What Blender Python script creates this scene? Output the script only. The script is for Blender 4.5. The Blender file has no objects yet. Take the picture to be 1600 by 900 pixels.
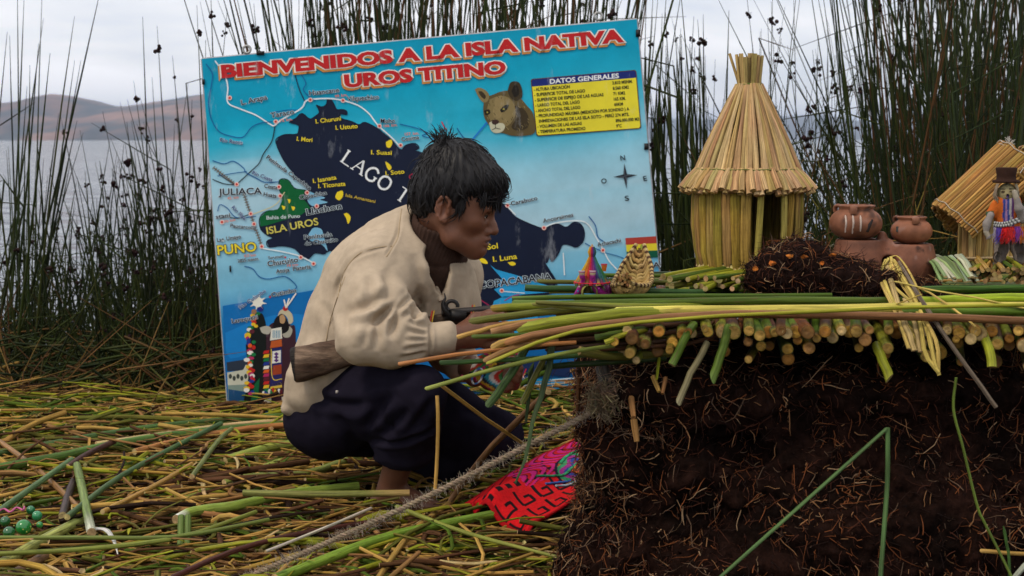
import bpy, bmesh, math, random
import numpy as np
from mathutils import Vector, Matrix, noise as mnoise
R = math.radians
rng = random.Random(7)
SC = bpy.context.scene
COL = SC.collection

# ------------------------------------------------------------------ camera
CAM_H, FPX = 0.957, 2200.0          # eye height in metres, focal length in photo pixels (1600 wide)
HORIZON = 218.0
PITCH = math.atan((450 - HORIZON) / FPX)
cam_data = bpy.data.cameras.new('camera'); cam = bpy.data.objects.new('camera', cam_data); COL.objects.link(cam)
cam.location = (0, 0, CAM_H); cam.rotation_euler = (R(90) - PITCH, 0, 0)
cam_data.sensor_width = 36.0; cam_data.lens = 36.0 * FPX / 1600.0
cam_data.clip_start = 0.05; cam_data.clip_end = 40000
cam_data.dof.use_dof = True; cam_data.dof.focus_distance = 3.1; cam_data.dof.aperture_fstop = 9.0
SC.camera = cam

# ------------------------------------------------------------------ sky, sun, exposure
SUN_EL, SUN_AZ = 56.0, 232.0         # degrees; azimuth clockwise from +y (the way the camera looks)
world = bpy.data.worlds.new('World'); SC.world = world; world.use_nodes = True
wn, wl = world.node_tree.nodes, world.node_tree.links
wn.clear()
w_out = wn.new('ShaderNodeOutputWorld'); w_bg = wn.new('ShaderNodeBackground'); w_bg.inputs[1].default_value = 0.1
w_sky = wn.new('ShaderNodeTexSky'); w_sky.sky_type = 'NISHITA'; w_sky.sun_disc = False
w_sky.sun_elevation = R(SUN_EL); w_sky.sun_rotation = R(SUN_AZ)
w_tc = wn.new('ShaderNodeTexCoord'); w_map = wn.new('ShaderNodeMapping'); w_map.inputs['Scale'].default_value = (1, 1, 5.5)
w_map.inputs['Location'].default_value = (0.35, 0.1, 0.22)
w_n = wn.new('ShaderNodeTexNoise'); w_n.inputs['Scale'].default_value = 3.4; w_n.inputs['Detail'].default_value = 6; w_n.inputs['Roughness'].default_value = 0.5
w_n.inputs['Distortion'].default_value = 0.35
w_r = wn.new('ShaderNodeValToRGB')
e = w_r.color_ramp.elements
e[0].position = 0.34; e[0].color = (9.4, 9.8, 10.7, 1)
e[1].position = 0.62; e[1].color = (15.2, 14.8, 15.0, 1)
m = e.new(0.50); m.color = (12.2, 12.1, 12.4, 1)
w_mix = wn.new('ShaderNodeMixRGB'); w_mix.inputs[0].default_value = 0.88
wl.new(w_tc.outputs['Generated'], w_map.inputs[0]); wl.new(w_map.outputs[0], w_n.inputs[0]); wl.new(w_n.outputs[0], w_r.inputs[0])
wl.new(w_sky.outputs[0], w_mix.inputs[1]); wl.new(w_r.outputs[0], w_mix.inputs[2]); wl.new(w_mix.outputs[0], w_bg.inputs[0]); wl.new(w_bg.outputs[0], w_out.inputs[0])

sun_d = bpy.data.lights.new('sun', 'SUN'); sun_d.energy = 1.5; sun_d.angle = R(10); sun_d.color = (1.0, 0.87, 0.70)
sun = bpy.data.objects.new('sun', sun_d); COL.objects.link(sun)
_a, _e = R(SUN_AZ), R(SUN_EL)
_to = Vector((math.sin(_a) * math.cos(_e), math.cos(_a) * math.cos(_e), math.sin(_e)))
sun.rotation_euler = _to.to_track_quat('Z', 'Y').to_euler(); sun.location = (-2, -4, 6)

vs = SC.view_settings
vs.view_transform = 'Standard'; vs.look = 'None'; vs.exposure = -0.06; vs.gamma = 1.0; vs.use_curve_mapping = False
SC.cycles.use_denoising = True
SC.cycles.max_bounces = 6; SC.cycles.diffuse_bounces = 3; SC.cycles.glossy_bounces = 3; SC.cycles.volume_bounces = 0
SC.cycles.caustics_reflective = False; SC.cycles.caustics_refractive = False

# ------------------------------------------------------------------ pixel -> place
_cp, _sp = math.cos(PITCH), math.sin(PITCH)
FWD = np.array((0, _cp, -_sp)); UPV = np.array((0, _sp, _cp)); RGT = np.array((1.0, 0, 0)); EYE = np.array((0, 0, CAM_H))
def ray(x, y): return FWD * FPX + RGT * (x - 800) + UPV * (450 - y)
def P(x, y, d):                       # the point seen at photo pixel x, y that stands d metres away (world y)
    r = ray(x, y); return EYE + r * (d / r[1])
def PZ(x, y, z):                      # where that line of sight meets the height z
    r = ray(x, y); return EYE + r * ((z - CAM_H) / r[2])
def PX(v):                            # place(s) -> photo pixels
    v = np.asarray(v, float) - EYE
    f = v @ FWD
    return np.stack([800 + FPX * (v @ RGT) / f, 450 - FPX * (v @ UPV) / f], -1)
def M_(px, d): return px * d / FPX    # length in metres of px photo pixels at distance d

# ------------------------------------------------------------------ materials
MATS = {}
def mat(name, color=None, rough=0.7, attr=False, streak=0, noise_s=0, noise_amt=0.25, stretch=None, bump=0, bump_s=60, spec=0.3, sheen=0, metallic=0, sss=0, coat=0, trans=0):
    if name in MATS: return MATS[name]
    m = bpy.data.materials.new(name); m.use_nodes = True; nt = m.node_tree; n, l = nt.nodes, nt.links
    b = n['Principled BSDF']; b.inputs['Roughness'].default_value = rough; b.inputs['Specular IOR Level'].default_value = spec
    b.inputs['Metallic'].default_value = metallic
    if sheen: b.inputs['Sheen Weight'].default_value = sheen
    if coat: b.inputs['Coat Weight'].default_value = coat; b.inputs['Coat Roughness'].default_value = 0.2
    if sss: b.inputs['Subsurface Weight'].default_value = sss; b.inputs['Subsurface Radius'].default_value = (0.008, 0.003, 0.0015)
    if attr:
        a = n.new('ShaderNodeAttribute'); a.attribute_name = 'Col'; src = a.outputs['Color']
    else:
        a = n.new('ShaderNodeRGB'); a.outputs[0].default_value = (*color, 1); src = a.outputs[0]
    tc = n.new('ShaderNodeTexCoord'); mp = n.new('ShaderNodeMapping'); l.new(tc.outputs['Object'], mp.inputs[0])
    if stretch: mp.inputs['Scale'].default_value = stretch
    if noise_s:
        t = n.new('ShaderNodeTexNoise'); t.inputs['Scale'].default_value = noise_s; t.inputs['Detail'].default_value = 5; t.inputs['Roughness'].default_value = 0.65
        l.new(mp.outputs[0], t.inputs[0])
        mr = n.new('ShaderNodeMapRange'); mr.inputs[1].default_value = 0.3; mr.inputs[2].default_value = 0.7
        mr.inputs[3].default_value = 1 - noise_amt; mr.inputs[4].default_value = 1 + noise_amt
        l.new(t.outputs[0], mr.inputs[0])
        mx = n.new('ShaderNodeMixRGB'); mx.blend_type = 'MULTIPLY'; mx.inputs[0].default_value = 1
        l.new(src, mx.inputs[1]); l.new(mr.outputs[0], mx.inputs[2]); src = mx.outputs[0]
    if streak:                         # lengthwise streaks and blotches on stems
        sa = n.new('ShaderNodeAttribute'); sa.attribute_name = 'Streak'
        for sc_, lo_, hi_, a_, str_ in ((1.6, .32, .68, streak, 1), (5.0, .3, .7, streak * .6, 1), (2.2, .60, .72, -1, 3)):
            t = n.new('ShaderNodeTexNoise'); t.inputs['Scale'].default_value = sc_; t.inputs['Detail'].default_value = 3
            if str_ != 1: mm_ = n.new('ShaderNodeMapping'); mm_.inputs['Scale'].default_value = (1, 1, str_); l.new(sa.outputs['Vector'], mm_.inputs[0]); l.new(mm_.outputs[0], t.inputs[0])
            else: l.new(sa.outputs['Vector'], t.inputs[0])
            mr = n.new('ShaderNodeMapRange'); mr.inputs[1].default_value = lo_; mr.inputs[2].default_value = hi_; l.new(t.outputs[0], mr.inputs[0])
            mx = n.new('ShaderNodeMixRGB')
            if a_ > 0:
                mr.inputs[3].default_value = 1 - a_; mr.inputs[4].default_value = 1 + a_ * .7; mx.blend_type = 'MULTIPLY'; mx.inputs[0].default_value = 1; l.new(src, mx.inputs[1]); l.new(mr.outputs[0], mx.inputs[2])
            else:                         # brown bruises
                mr.inputs[3].default_value = 0; mr.inputs[4].default_value = .6; mx.inputs[2].default_value = (.10, .055, .022, 1); l.new(mr.outputs[0], mx.inputs[0]); l.new(src, mx.inputs[1])
            src = mx.outputs[0]
    l.new(src, b.inputs['Base Color'])
    if bump:
        t2 = n.new('ShaderNodeTexNoise'); t2.inputs['Scale'].default_value = bump_s; t2.inputs['Detail'].default_value = 4
        l.new(mp.outputs[0], t2.inputs[0])
        bp = n.new('ShaderNodeBump'); bp.inputs['Strength'].default_value = bump; bp.inputs['Distance'].default_value = 0.004
        l.new(t2.outputs[0], bp.inputs['Height']); l.new(bp.outputs[0], b.inputs['Normal'])
    MATS[name] = m; return m

# ------------------------------------------------------------------ mesh collecting
def frames(pts):
    pts = np.asarray(pts, float); t = np.gradient(pts, axis=0) if len(pts) > 2 else np.repeat((pts[-1:] - pts[:1]), len(pts), 0)
    t /= np.linalg.norm(t, axis=1, keepdims=True) + 1e-12
    a = np.array((0, 0, 1.0)) if abs(t[0][2]) < 0.9 else np.array((0, 1.0, 0))
    u = np.cross(t[0], a); u /= np.linalg.norm(u); U = []
    for k in range(len(pts)):
        u = u - t[k] * (u @ t[k]); u /= np.linalg.norm(u) + 1e-12; U.append(u)
    U = np.array(U); return t, U, np.cross(t, U)

class MB:
    def __init__(s): s.v, s.f, s.c, s.m, s.n, s.w = [], [], [], [], 0, []
    def add(s, v, f, c=(1, 1, 1), mi=0, w=None):
        v = np.asarray(v, float); k = s.n; s.w.append(v * 30 if w is None else w)
        s.v.append(v); c = np.asarray(c, float)
        s.c.append(np.repeat(c[None], len(v), 0) if c.ndim == 1 else c)
        s.f += [tuple(i + k for i in q) for q in f]; s.m += [mi] * len(f); s.n += len(v)
    def tube(s, pts, r, seg=6, c=(1, 1, 1), cap=None, flat=1.0, mi=0, cap0=True, cap1=True, slant=0.0):
        pts = np.asarray(pts, float); n = len(pts)
        r = np.broadcast_to(np.asarray(r, float), (n,)); t, U, V = frames(pts)
        a = np.arange(seg) * 2 * math.pi / seg
        ring = pts[:, None] + r[:, None, None] * (np.cos(a)[None, :, None] * U[:, None] + flat * np.sin(a)[None, :, None] * V[:, None])
        if slant: ring[0] += t[0] * (slant * r[0] * np.sin(a - 1.2))[:, None]
        v = ring.reshape(-1, 3); c = np.asarray(c, float)
        cc = np.repeat(c, seg, 0) if c.ndim == 2 else c
        f = [(i * seg + j, i * seg + (j + 1) % seg, (i + 1) * seg + (j + 1) % seg, (i + 1) * seg + j) for i in range(n - 1) for j in range(seg)]
        ln = np.concatenate([[0], np.cumsum(np.linalg.norm(np.diff(pts, axis=0), axis=1))]); kk = rng.uniform(0, 90)      # streak coordinates: round the stem, then along it
        w = np.stack([np.tile(np.cos(a) * 1.5 + kk, n), np.tile(np.sin(a) * 1.5, n), np.repeat(ln * 5.0, seg)], 1)
        s.add(v, f, cc, mi, w)
        cp = cap if cap is not None else (c[0] if c.ndim == 2 else c); cp1 = cap if cap is not None else (c[-1] if c.ndim == 2 else c)
        if cap0 and r[0] > 1e-5: s.add(ring[0], [tuple(range(seg))[::-1]], cp, mi)
        if cap1 and r[-1] > 1e-5: s.add(ring[-1], [tuple(range(seg))], cp1, mi)
    def box(s, c, size, rot=None, col=(1, 1, 1), mi=0):
        h = np.array(size) / 2; v = np.array([(x, y, z) for x in (-1, 1) for y in (-1, 1) for z in (-1, 1)]) * h
        if rot is not None: v = v @ np.array(rot).T
        s.add(v + np.array(c), [(0, 1, 3, 2), (4, 6, 7, 5), (0, 4, 5, 1), (2, 3, 7, 6), (0, 2, 6, 4), (1, 5, 7, 3)], col, mi)
    def lathe(s, prof, c=(0, 0, 0), seg=28, col=(1, 1, 1), mi=0, sx=1, sy=1):
        n = len(prof); a = np.arange(seg) * 2 * math.pi / seg
        v = np.array([(p[0] * math.cos(t) * sx, p[0] * math.sin(t) * sy, p[1]) for p in prof for t in a]) + np.array(c)
        f = [(i * seg + j, i * seg + (j + 1) % seg, (i + 1) * seg + (j + 1) % seg, (i + 1) * seg + j) for i in range(n - 1) for j in range(seg)]
        col = np.asarray(col, float); s.add(v, f, np.repeat(col, seg, 0) if col.ndim == 2 else col, mi)
    def build(s, name, material, parent=None, smooth=True, origin=None):
        me = bpy.data.meshes.new(name); v = np.concatenate(s.v) if s.v else np.zeros((0, 3))
        off = np.zeros(3) if origin is None else np.asarray(origin, float)
        me.from_pydata((v - off).tolist(), [], s.f)
        ca = me.color_attributes.new('Col', 'FLOAT_COLOR', 'POINT')
        c4 = np.ones((len(v), 4), np.float32); c4[:, :3] = np.concatenate(s.c); ca.data.foreach_set('color', c4.ravel())
        if s.w and sum(len(q) for q in s.w) == len(v):
            wa = me.attributes.new('Streak', 'FLOAT_VECTOR', 'POINT'); wa.data.foreach_set('vector', np.concatenate(s.w).astype(np.float32).ravel())
        ms = material if isinstance(material, (list, tuple)) else [material]
        for q in ms: me.materials.append(q)
        if len(ms) > 1: me.polygons.foreach_set('material_index', s.m)
        if smooth: me.polygons.foreach_set('use_smooth', [True] * len(me.polygons))
        me.update(); o = bpy.data.objects.new(name, me); COL.objects.link(o)
        o.location = off
        if parent is not None:
            w = np.zeros(3); q = parent
            while q is not None: w = w + np.array(q.location); q = q.parent
            o.parent = parent; o.location = off - w
        return o
def tag(o, label=None, cat=None, group=None, kind=None):
    if label: o['label'] = label
    if cat: o['category'] = cat
    if group: o['group'] = group
    if kind: o['kind'] = kind
    return o
def empty(name, loc, label, cat, group=None):
    o = bpy.data.objects.new(name, None); COL.objects.link(o); o.location = [float(q) for q in loc]; o.empty_display_size = 0.05
    return tag(o, label, cat, group)
def smoothpts(pts, n):                # Catmull-Rom through the points
    p = np.asarray(pts, float); p = np.concatenate([2 * p[:1] - p[1:2], p, 2 * p[-1:] - p[-2:-1]]); out = []
    for q in np.linspace(0, len(pts) - 1 - 1e-9, n):
        i = int(q); t = q - i; a, b, c, d = p[i:i + 4]
        out.append(0.5 * (2 * b + (c - a) * t + (2 * a - 5 * b + 4 * c - d) * t * t + (3 * b - a - 3 * c + d) * t ** 3))
    return np.array(out)
def jit(c, a=0.15):
    k = 1 + rng.uniform(-a, a); return np.array([max(0.0, q * k * (1 + rng.uniform(-a, a) * 0.4)) for q in c])
# surface colours (linear albedo)
C_GREEN = (0.066, 0.110, 0.011); C_DGREEN = (0.022, 0.040, 0.011); C_YG = (0.25, 0.25, 0.018); C_STRAW = (0.42, 0.245, 0.060)
C_TAN = (0.26, 0.135, 0.046); C_BROWN = (0.085, 0.038, 0.016); C_DARK = (0.022, 0.011, 0.007); C_PALE = (0.52, 0.38, 0.17); C_OLIVE = (0.12, 0.115, 0.020)
C_ORANGE = (0.36, 0.15, 0.045); C_GREY = (0.22, 0.18, 0.13)
MREED = mat('reed_skin', attr=True, rough=0.45, streak=.42, bump=0.25, bump_s=90, spec=0.13)
MDRY = mat('dry_reed', attr=True, rough=0.75, streak=.5, bump=0.4, bump_s=120, spec=0.08)
# ------------------------------------------------------------------ solid modelling on a grid (smooth unions), meshed with surface nets
class Solid:
    def __init__(s, lo, hi, h):
        s.lo = np.array(lo, float); s.h = h; s.n = np.ceil((np.array(hi) - s.lo) / h).astype(int) + 1
        s.F = np.full(s.n, 1.0, np.float32); s.ax = [s.lo[k] + h * np.arange(s.n[k]) for k in range(3)]
    def _reg(s, lo, hi, pad):
        a = np.clip(np.floor((np.array(lo) - pad - s.lo) / s.h).astype(int), 0, s.n); b = np.clip(np.ceil((np.array(hi) + pad - s.lo) / s.h).astype(int) + 1, 0, s.n)
        sl = tuple(slice(a[k], b[k]) for k in range(3)); g = np.meshgrid(*[s.ax[k][sl[k]] for k in range(3)], indexing='ij', sparse=False)
        return sl, np.stack(g, -1)
    def _join(s, sl, d, k, op):
        f = s.F[sl]; d = d.astype(np.float32)
        if op == 'add':
            h = np.maximum(k - np.abs(f - d), 0) / k; s.F[sl] = np.minimum(f, d) - h * h * k * 0.25
        elif op == 'cut':
            d = -d; h = np.maximum(k - np.abs(f - d), 0) / k; s.F[sl] = np.maximum(f, d) + h * h * k * 0.25
    def ell(s, c, r, rot=None, k=0.02, op='add'):
        c = np.array(c, float); r = np.array(r if np.ndim(r) else (r,) * 3, float); R_ = r.max(); sl, p = s._reg(c - R_, c + R_, k * 2 + 0.02); p = p - c
        if rot is not None: p = p @ np.array(rot)
        k0 = np.linalg.norm(p / r, axis=-1); k1 = np.linalg.norm(p / (r * r), axis=-1) + 1e-9; s._join(sl, np.where(k0 < 1e-4, -r.min(), k0 * (k0 - 1) / k1), k, op); return s
    def cone(s, a, b, ra, rb=None, k=0.02, op='add', ax=None, sc=1.0):   # rounded cone a->b; squeezed by sc along the unit axis ax
        a, b = np.array(a, float), np.array(b, float); rb = ra if rb is None else rb; m = max(ra, rb) * max(1, sc)
        sl, p = s._reg(np.minimum(a, b) - m, np.maximum(a, b) + m, k * 2 + 0.02); ab = b - a; p = p - a
        t = np.clip((p @ ab) / (ab @ ab + 1e-12), 0, 1); q = p - t[..., None] * ab
        if ax is not None: ax = np.array(ax, float); w = q @ ax; q = q + (w * (1 / sc - 1))[..., None] * ax
        s._join(sl, np.linalg.norm(q, axis=-1) - (ra + (rb - ra) * t), k, op); return s
    def chain(s, pts, rs, **kw):
        for i in range(len(pts) - 1): s.cone(pts[i], pts[i + 1], rs[i], rs[i + 1], **kw)
        return s
    def box(s, c, half, r=0.01, k=0.02, op='add', rot=None):
        c = np.array(c, float); half = np.array(half, float); R_ = np.linalg.norm(half); sl, p = s._reg(c - R_, c + R_, k * 2 + 0.02); p = p - c
        if rot is not None: p = p @ np.array(rot)
        q = np.abs(p) - (half - r); s._join(sl, np.linalg.norm(np.maximum(q, 0), axis=-1) + np.minimum(q.max(-1), 0) - r, k, op); return s
    def mesh(s):
        F = s.F; I = F < 0; nx, ny, nz = F.shape; cnt = np.zeros((nx - 1, ny - 1, nz - 1), np.int8); off = [(i, j, k) for i in (0, 1) for j in (0, 1) for k in (0, 1)]
        for i, j, k in off: cnt += I[i:nx - 1 + i, j:ny - 1 + j, k:nz - 1 + k]
        act = np.argwhere((cnt > 0) & (cnt < 8)); idx = np.full(cnt.shape, -1, np.int64); idx[tuple(act.T)] = np.arange(len(act))
        val = np.stack([F[act[:, 0] + i, act[:, 1] + j, act[:, 2] + k] for i, j, k in off], 1); O = np.array(off, float)
        acc = np.zeros((len(act), 3)); num = np.zeros(len(act))
        for a in range(8):
            for b in range(a + 1, 8):
                if np.abs(O[a] - O[b]).sum() == 1:
                    va, vb = val[:, a], val[:, b]; m = (va < 0) != (vb < 0); t = np.where(m, va / np.where(m, va - vb, 1), 0)
                    acc += np.where(m[:, None], O[a] + t[:, None] * (O[b] - O[a]), 0); num += m
        V = s.lo + s.h * (act + acc / num[:, None]); Q = []
        for axn in range(3):
            sh = [0, 0, 0]; sh[axn] = 1; A = I[:nx - sh[0], :ny - sh[1], :nz - sh[2]]; B = I[sh[0]:, sh[1]:, sh[2]:]; u, v = [q for q in range(3) if q != axn]
            for flip, msk in ((False, A & ~B), (True, ~A & B)):
                e = np.argwhere(msk); e = e[(e[:, u] > 0) & (e[:, v] > 0) & (e[:, u] < F.shape[u] - 1) & (e[:, v] < F.shape[v] - 1)]; c = []
                for du, dv in ((1, 1), (0, 1), (0, 0), (1, 0)):
                    g = e.copy(); g[:, u] -= du; g[:, v] -= dv; c.append(idx[tuple(g.T)])
                c = np.stack(c, 1)
                if flip ^ (axn == 1): c = c[:, ::-1]
                Q.append(c)
        return V, np.concatenate(Q)
def normals(V, Q):
    n = np.cross(V[Q[:, 2]] - V[Q[:, 0]], V[Q[:, 3]] - V[Q[:, 1]]); N = np.zeros_like(V)
    for k in range(4): np.add.at(N, Q[:, k], n)
    return N / (np.linalg.norm(N, axis=1, keepdims=True) + 1e-12)
def relax(V, Q, it=2, lam=0.5):
    e = np.concatenate([np.stack([Q[:, k], Q[:, (k + 1) % 4]], 1) for k in range(4)])
    for _ in range(it):
        A = np.zeros_like(V); n = np.zeros(len(V)); np.add.at(A, e[:, 0], V[e[:, 1]]); np.add.at(n, e[:, 0], 1); np.add.at(A, e[:, 1], V[e[:, 0]]); np.add.at(n, e[:, 1], 1)
        V = V + lam * (A / n[:, None] - V)
    return V
def solid_obj(name, V, Q, C, material, parent=None):
    mb = MB(); mb.v = [V]; mb.f = [tuple(q) for q in Q.tolist()]; C = np.asarray(C, float); mb.c = [np.repeat(C[None], len(V), 0) if C.ndim == 1 else C]; mb.m = [0] * len(Q); mb.n = len(V)
    return mb.build(name, material, parent)
def rotm(x=0, y=0, z=0):
    from mathutils import Euler
    return np.array(Euler((R(x), R(y), R(z))).to_matrix())
def mb_slat(mb, pts, nrm, w, th, col, cap=None):      # a split or flattened reed lying against a surface with the given normals
    pts = np.asarray(pts, float); n = len(pts); t = np.gradient(pts, axis=0); t /= np.linalg.norm(t, axis=1, keepdims=True); nrm = np.broadcast_to(np.asarray(nrm, float), (n, 3)); sd = np.cross(t, nrm); sd /= np.linalg.norm(sd, axis=1, keepdims=True); nn = np.cross(sd, t)
    w = np.broadcast_to(w, (n,)); th = np.broadcast_to(th, (n,)); prof = [(-1, 0), (-.62, .8), (0, 1), (.62, .8), (1, 0), (.6, -.7), (-.6, -.7)]; k = len(prof)
    v = np.concatenate([[pts[i] + sd[i] * a * w[i] + nn[i] * b * th[i] for a, b in prof] for i in range(n)])
    f = [(i * k + j, i * k + (j + 1) % k, (i + 1) * k + (j + 1) % k, (i + 1) * k + j) for i in range(n - 1) for j in range(k)]
    ln = np.concatenate([[0], np.cumsum(np.linalg.norm(np.diff(pts, axis=0), axis=1))]); kk = rng.uniform(0, 90); pa = np.array(prof, float)
    sw = np.stack([np.tile(pa[:, 0] * 1.6 + kk, n), np.tile(pa[:, 1] * .5, n), np.repeat(ln * 5.0, k)], 1)
    col = np.asarray(col, float); mb.add(v, f, np.repeat(col, k, 0) if col.ndim == 2 else col, 0, sw)
    c0 = cap if cap is not None else (col if col.ndim == 1 else col[0])
    mb.add(v[:k], [tuple(range(k))[::-1]], c0); mb.add(v[-k:], [tuple(range(k))], c0)
def fibres(mb, pts, nrm, count, ln, rad, cols, wts, lift=0.006, down=0.5, seed=1, segs=4, flow=None):
    r_ = np.random.default_rng(seed); ids = r_.integers(0, len(pts), count); ci = r_.choice(len(cols), count, p=np.array(wts) / sum(wts)); p, n = pts[ids], nrm[ids]
    unit = lambda q: q / (np.linalg.norm(q, axis=1, keepdims=True) + 1e-9)
    d = r_.normal(size=(count, 3)); d[:, 2] -= down; d -= n * (d * n).sum(1, keepdims=True) * 0.8; d = unit(d); L = r_.uniform(*ln, (count, 1)); k = n * r_.uniform(-0.3, 0.5, (count, 1)); cur = p + n * r_.uniform(-0.002, lift, (count, 1))
    rr = r_.uniform(*rad, (count, 1)); C = np.array(cols)[ci] * r_.uniform(0.6, 1.25, (count, 1)); U = unit(np.cross(d, r_.normal(size=(count, 3)))); W = np.cross(d, U); rings = []
    for j in range(segs + 1):
        w = (1, 1, .9, .75, .35)[j] if j < segs else .35
        for q in range(3): rings.append(cur + rr * w * (math.cos(q * 2.0944) * U + math.sin(q * 2.0944) * W))
        d = unit(d + r_.normal(size=(count, 3)) * 0.33 + k * 0.35 * (1 if j < 2 else -1)); cur = cur + d * L / segs
    V = np.stack(rings, 1).reshape(-1, 3); m = 3 * (segs + 1); one = np.array([(j * 3 + q, j * 3 + (q + 1) % 3, (j + 1) * 3 + (q + 1) % 3, (j + 1) * 3 + q) for j in range(segs) for q in range(3)])
    F = (one[None] + (np.arange(count) * m)[:, None, None]).reshape(-1, 4); mb.add(V, F.tolist(), np.repeat(C, m, 0))
# ------------------------------------------------------------------ setting: lake, hills, haze, island floor
WATER_Z = -0.16
def build_setting():
    # lake
    bm = bmesh.new(); rings = [0.0, 3, 6, 12, 25, 60, 150, 400, 1200, 3000, 7600]; seg = 48; pr = None
    for r in rings:
        cur = [bm.verts.new((r * math.cos(t * 2 * math.pi / seg), 6 + r * math.sin(t * 2 * math.pi / seg), WATER_Z)) for t in range(seg)] if r else [bm.verts.new((0, 6, WATER_Z))]
        if pr:
            for t in range(seg):
                if len(pr) == 1: bm.faces.new((pr[0], cur[t], cur[(t + 1) % seg]))
                else: bm.faces.new((pr[t], cur[t], cur[(t + 1) % seg], pr[(t + 1) % seg]))
        pr = cur
    me = bpy.data.meshes.new('lake_water'); bm.to_mesh(me); bm.free(); o = bpy.data.objects.new('lake_water', me); COL.objects.link(o); o['kind'] = 'structure'
    m = bpy.data.materials.new('lake_water'); m.use_nodes = True; n, l = m.node_tree.nodes, m.node_tree.links; b = n['Principled BSDF']
    b.inputs['Base Color'].default_value = (0.16, 0.19, 0.22, 1); b.inputs['Roughness'].default_value = 0.06; b.inputs['IOR'].default_value = 1.33
    tc = n.new('ShaderNodeTexCoord'); heights = []
    for s, amt, st in ((0.62, 1.0, (.42, 1.5, 1)), (2.2, 0.22, (.5, 1.6, 1)), (0.06, 4.0, (.5, 1.6, 1))):
        mp = n.new('ShaderNodeMapping'); mp.inputs['Scale'].default_value = st; l.new(tc.outputs['Object'], mp.inputs[0])
        t = n.new('ShaderNodeTexNoise'); t.inputs['Scale'].default_value = s; t.inputs['Detail'].default_value = 3; l.new(mp.outputs[0], t.inputs[0])
        q = n.new('ShaderNodeMath'); q.operation = 'MULTIPLY'; q.inputs[1].default_value = amt; l.new(t.outputs[0], q.inputs[0]); heights.append(q)
    a1 = n.new('ShaderNodeMath'); a1.operation = 'ADD'; l.new(heights[0].outputs[0], a1.inputs[0]); l.new(heights[1].outputs[0], a1.inputs[1])
    a2 = n.new('ShaderNodeMath'); a2.operation = 'ADD'; l.new(a1.outputs[0], a2.inputs[0]); l.new(heights[2].outputs[0], a2.inputs[1])
    bp = n.new('ShaderNodeBump'); bp.inputs['Strength'].default_value = 1.0; bp.inputs['Distance'].default_value = 0.34
    l.new(a2.outputs[0], bp.inputs['Height']); l.new(bp.outputs[0], b.inputs['Normal']); me.materials.append(m)

    # hills on the far shore: ridge line from the photograph, real terrain behind the shore
    mh = mat('hill_slopes', attr=True, rough=0.95, noise_s=0.006, noise_amt=0.5, spec=0.05)
    def ridge(name, D, prof, depth, seed, c1, c2):
        nx, ny = 420, 22; mb = MB(); V, C = [], []
        xs = np.linspace(-900, 2600, nx); px = [p[0] for p in prof]; py = [p[1] for p in prof]
        for j in range(ny):
            t = j / (ny - 1)
            for x in xs:
                top = np.interp(x, px, py); X = (x - 800) * D / FPX
                h = (HORIZON - top) * D / FPX + CAM_H - WATER_Z
                sh = math.sin(min(t / 0.62, 1) * math.pi / 2) ** 1.3 if t < 0.62 else math.cos((t - 0.62) / 0.38 * math.pi / 2)
                nz = mnoise.fractal(Vector((X * 0.0022 + seed, t * 3.2, seed)), 1.0, 2.0, 5)
                z = WATER_Z - 2 + h * sh * (1 + 0.30 * nz * math.sin(math.pi * min(t / 0.62, 1)))
                V.append((X, D - 0.6 * depth + t * depth, z))
                q = mnoise.fractal(Vector((X * 0.016, t * 9, seed + 3)), 1.0, 2.0, 4); q = min(1, max(0, 0.45 + 1.9 * q))
                C.append(np.array(c1) * q + np.array(c2) * (1 - q))
        F = [(j * nx + i, j * nx + i + 1, (j + 1) * nx + i + 1, (j + 1) * nx + i) for j in range(ny - 1) for i in range(nx - 1)]
        mb.add(V, F, np.array(C)); o = mb.build(name, mh); o['kind'] = 'structure'
    ridge('hills', 2600, [(-900, 190), (-300, 176), (-60, 168), (20, 166), (70, 160), (110, 150), (140, 154), (180, 166), (215, 166), (250, 158), (300, 150), (350, 141), (430, 150), (520, 175), (640, 205), (760, 217), (3000, 219)], 1100, 2.0,
          (0.24, 0.12, 0.075), (0.035, 0.035, 0.03))
    ridge('hills', 5000, [(-900, 216), (600, 214), (800, 196), (930, 186), (1020, 184), (1100, 186), (1180, 184), (1240, 180), (1300, 190), (1340, 196), (1420, 188), (1600, 200), (1900, 190), (3000, 210)], 1800, 9.0,
          (0.10, 0.08, 0.07), (0.05, 0.05, 0.04))
    # air
    mb = MB(); mb.box((0, 0, 60), (17000, 17000, 124)); hz = mb.build('haze', None, smooth=False); hz['kind'] = 'stuff'
    hm = bpy.data.materials.new('haze_air'); hm.use_nodes = True; n, l = hm.node_tree.nodes, hm.node_tree.links
    n.remove(n['Principled BSDF']); pv = n.new('ShaderNodeVolumePrincipled'); pv.inputs['Color'].default_value = (0.66, 0.79, 1.0, 1); pv.inputs['Density'].default_value = 0.00024
    pv.inputs['Anisotropy'].default_value = 0.3
    l.new(pv.outputs[0], n['Material Output'].inputs['Volume']); hz.data.materials.clear(); hz.data.materials.append(hm)
    tag(hz, 'pale blue air haze over the lake')

    # island floor of trodden reed: one sheet with a ragged bank at the water
    mg = mat('trodden_reed_floor', attr=True, rough=0.9, noise_s=26, noise_amt=0.55, stretch=(1, 3.2, 1), bump=0.8, bump_s=50, spec=0.1)
    mb = MB(); nx, ny = 150, 110; V, C = [], []
    for j in range(ny):
        for i in range(nx):
            X = -4.5 + 9.5 * i / (nx - 1); Y = -1.6 + 8.4 * j / (ny - 1)
            V.append((X, Y, floor_z(X, Y) - 0.012)); q = 0.5 + 0.5 * mnoise.noise(Vector((X * 3, Y * 8, 1)))
            C.append(np.array(C_BROWN) * 0.3 * q + np.array((0.045, 0.03, 0.010)) * (1 - q))
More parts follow.
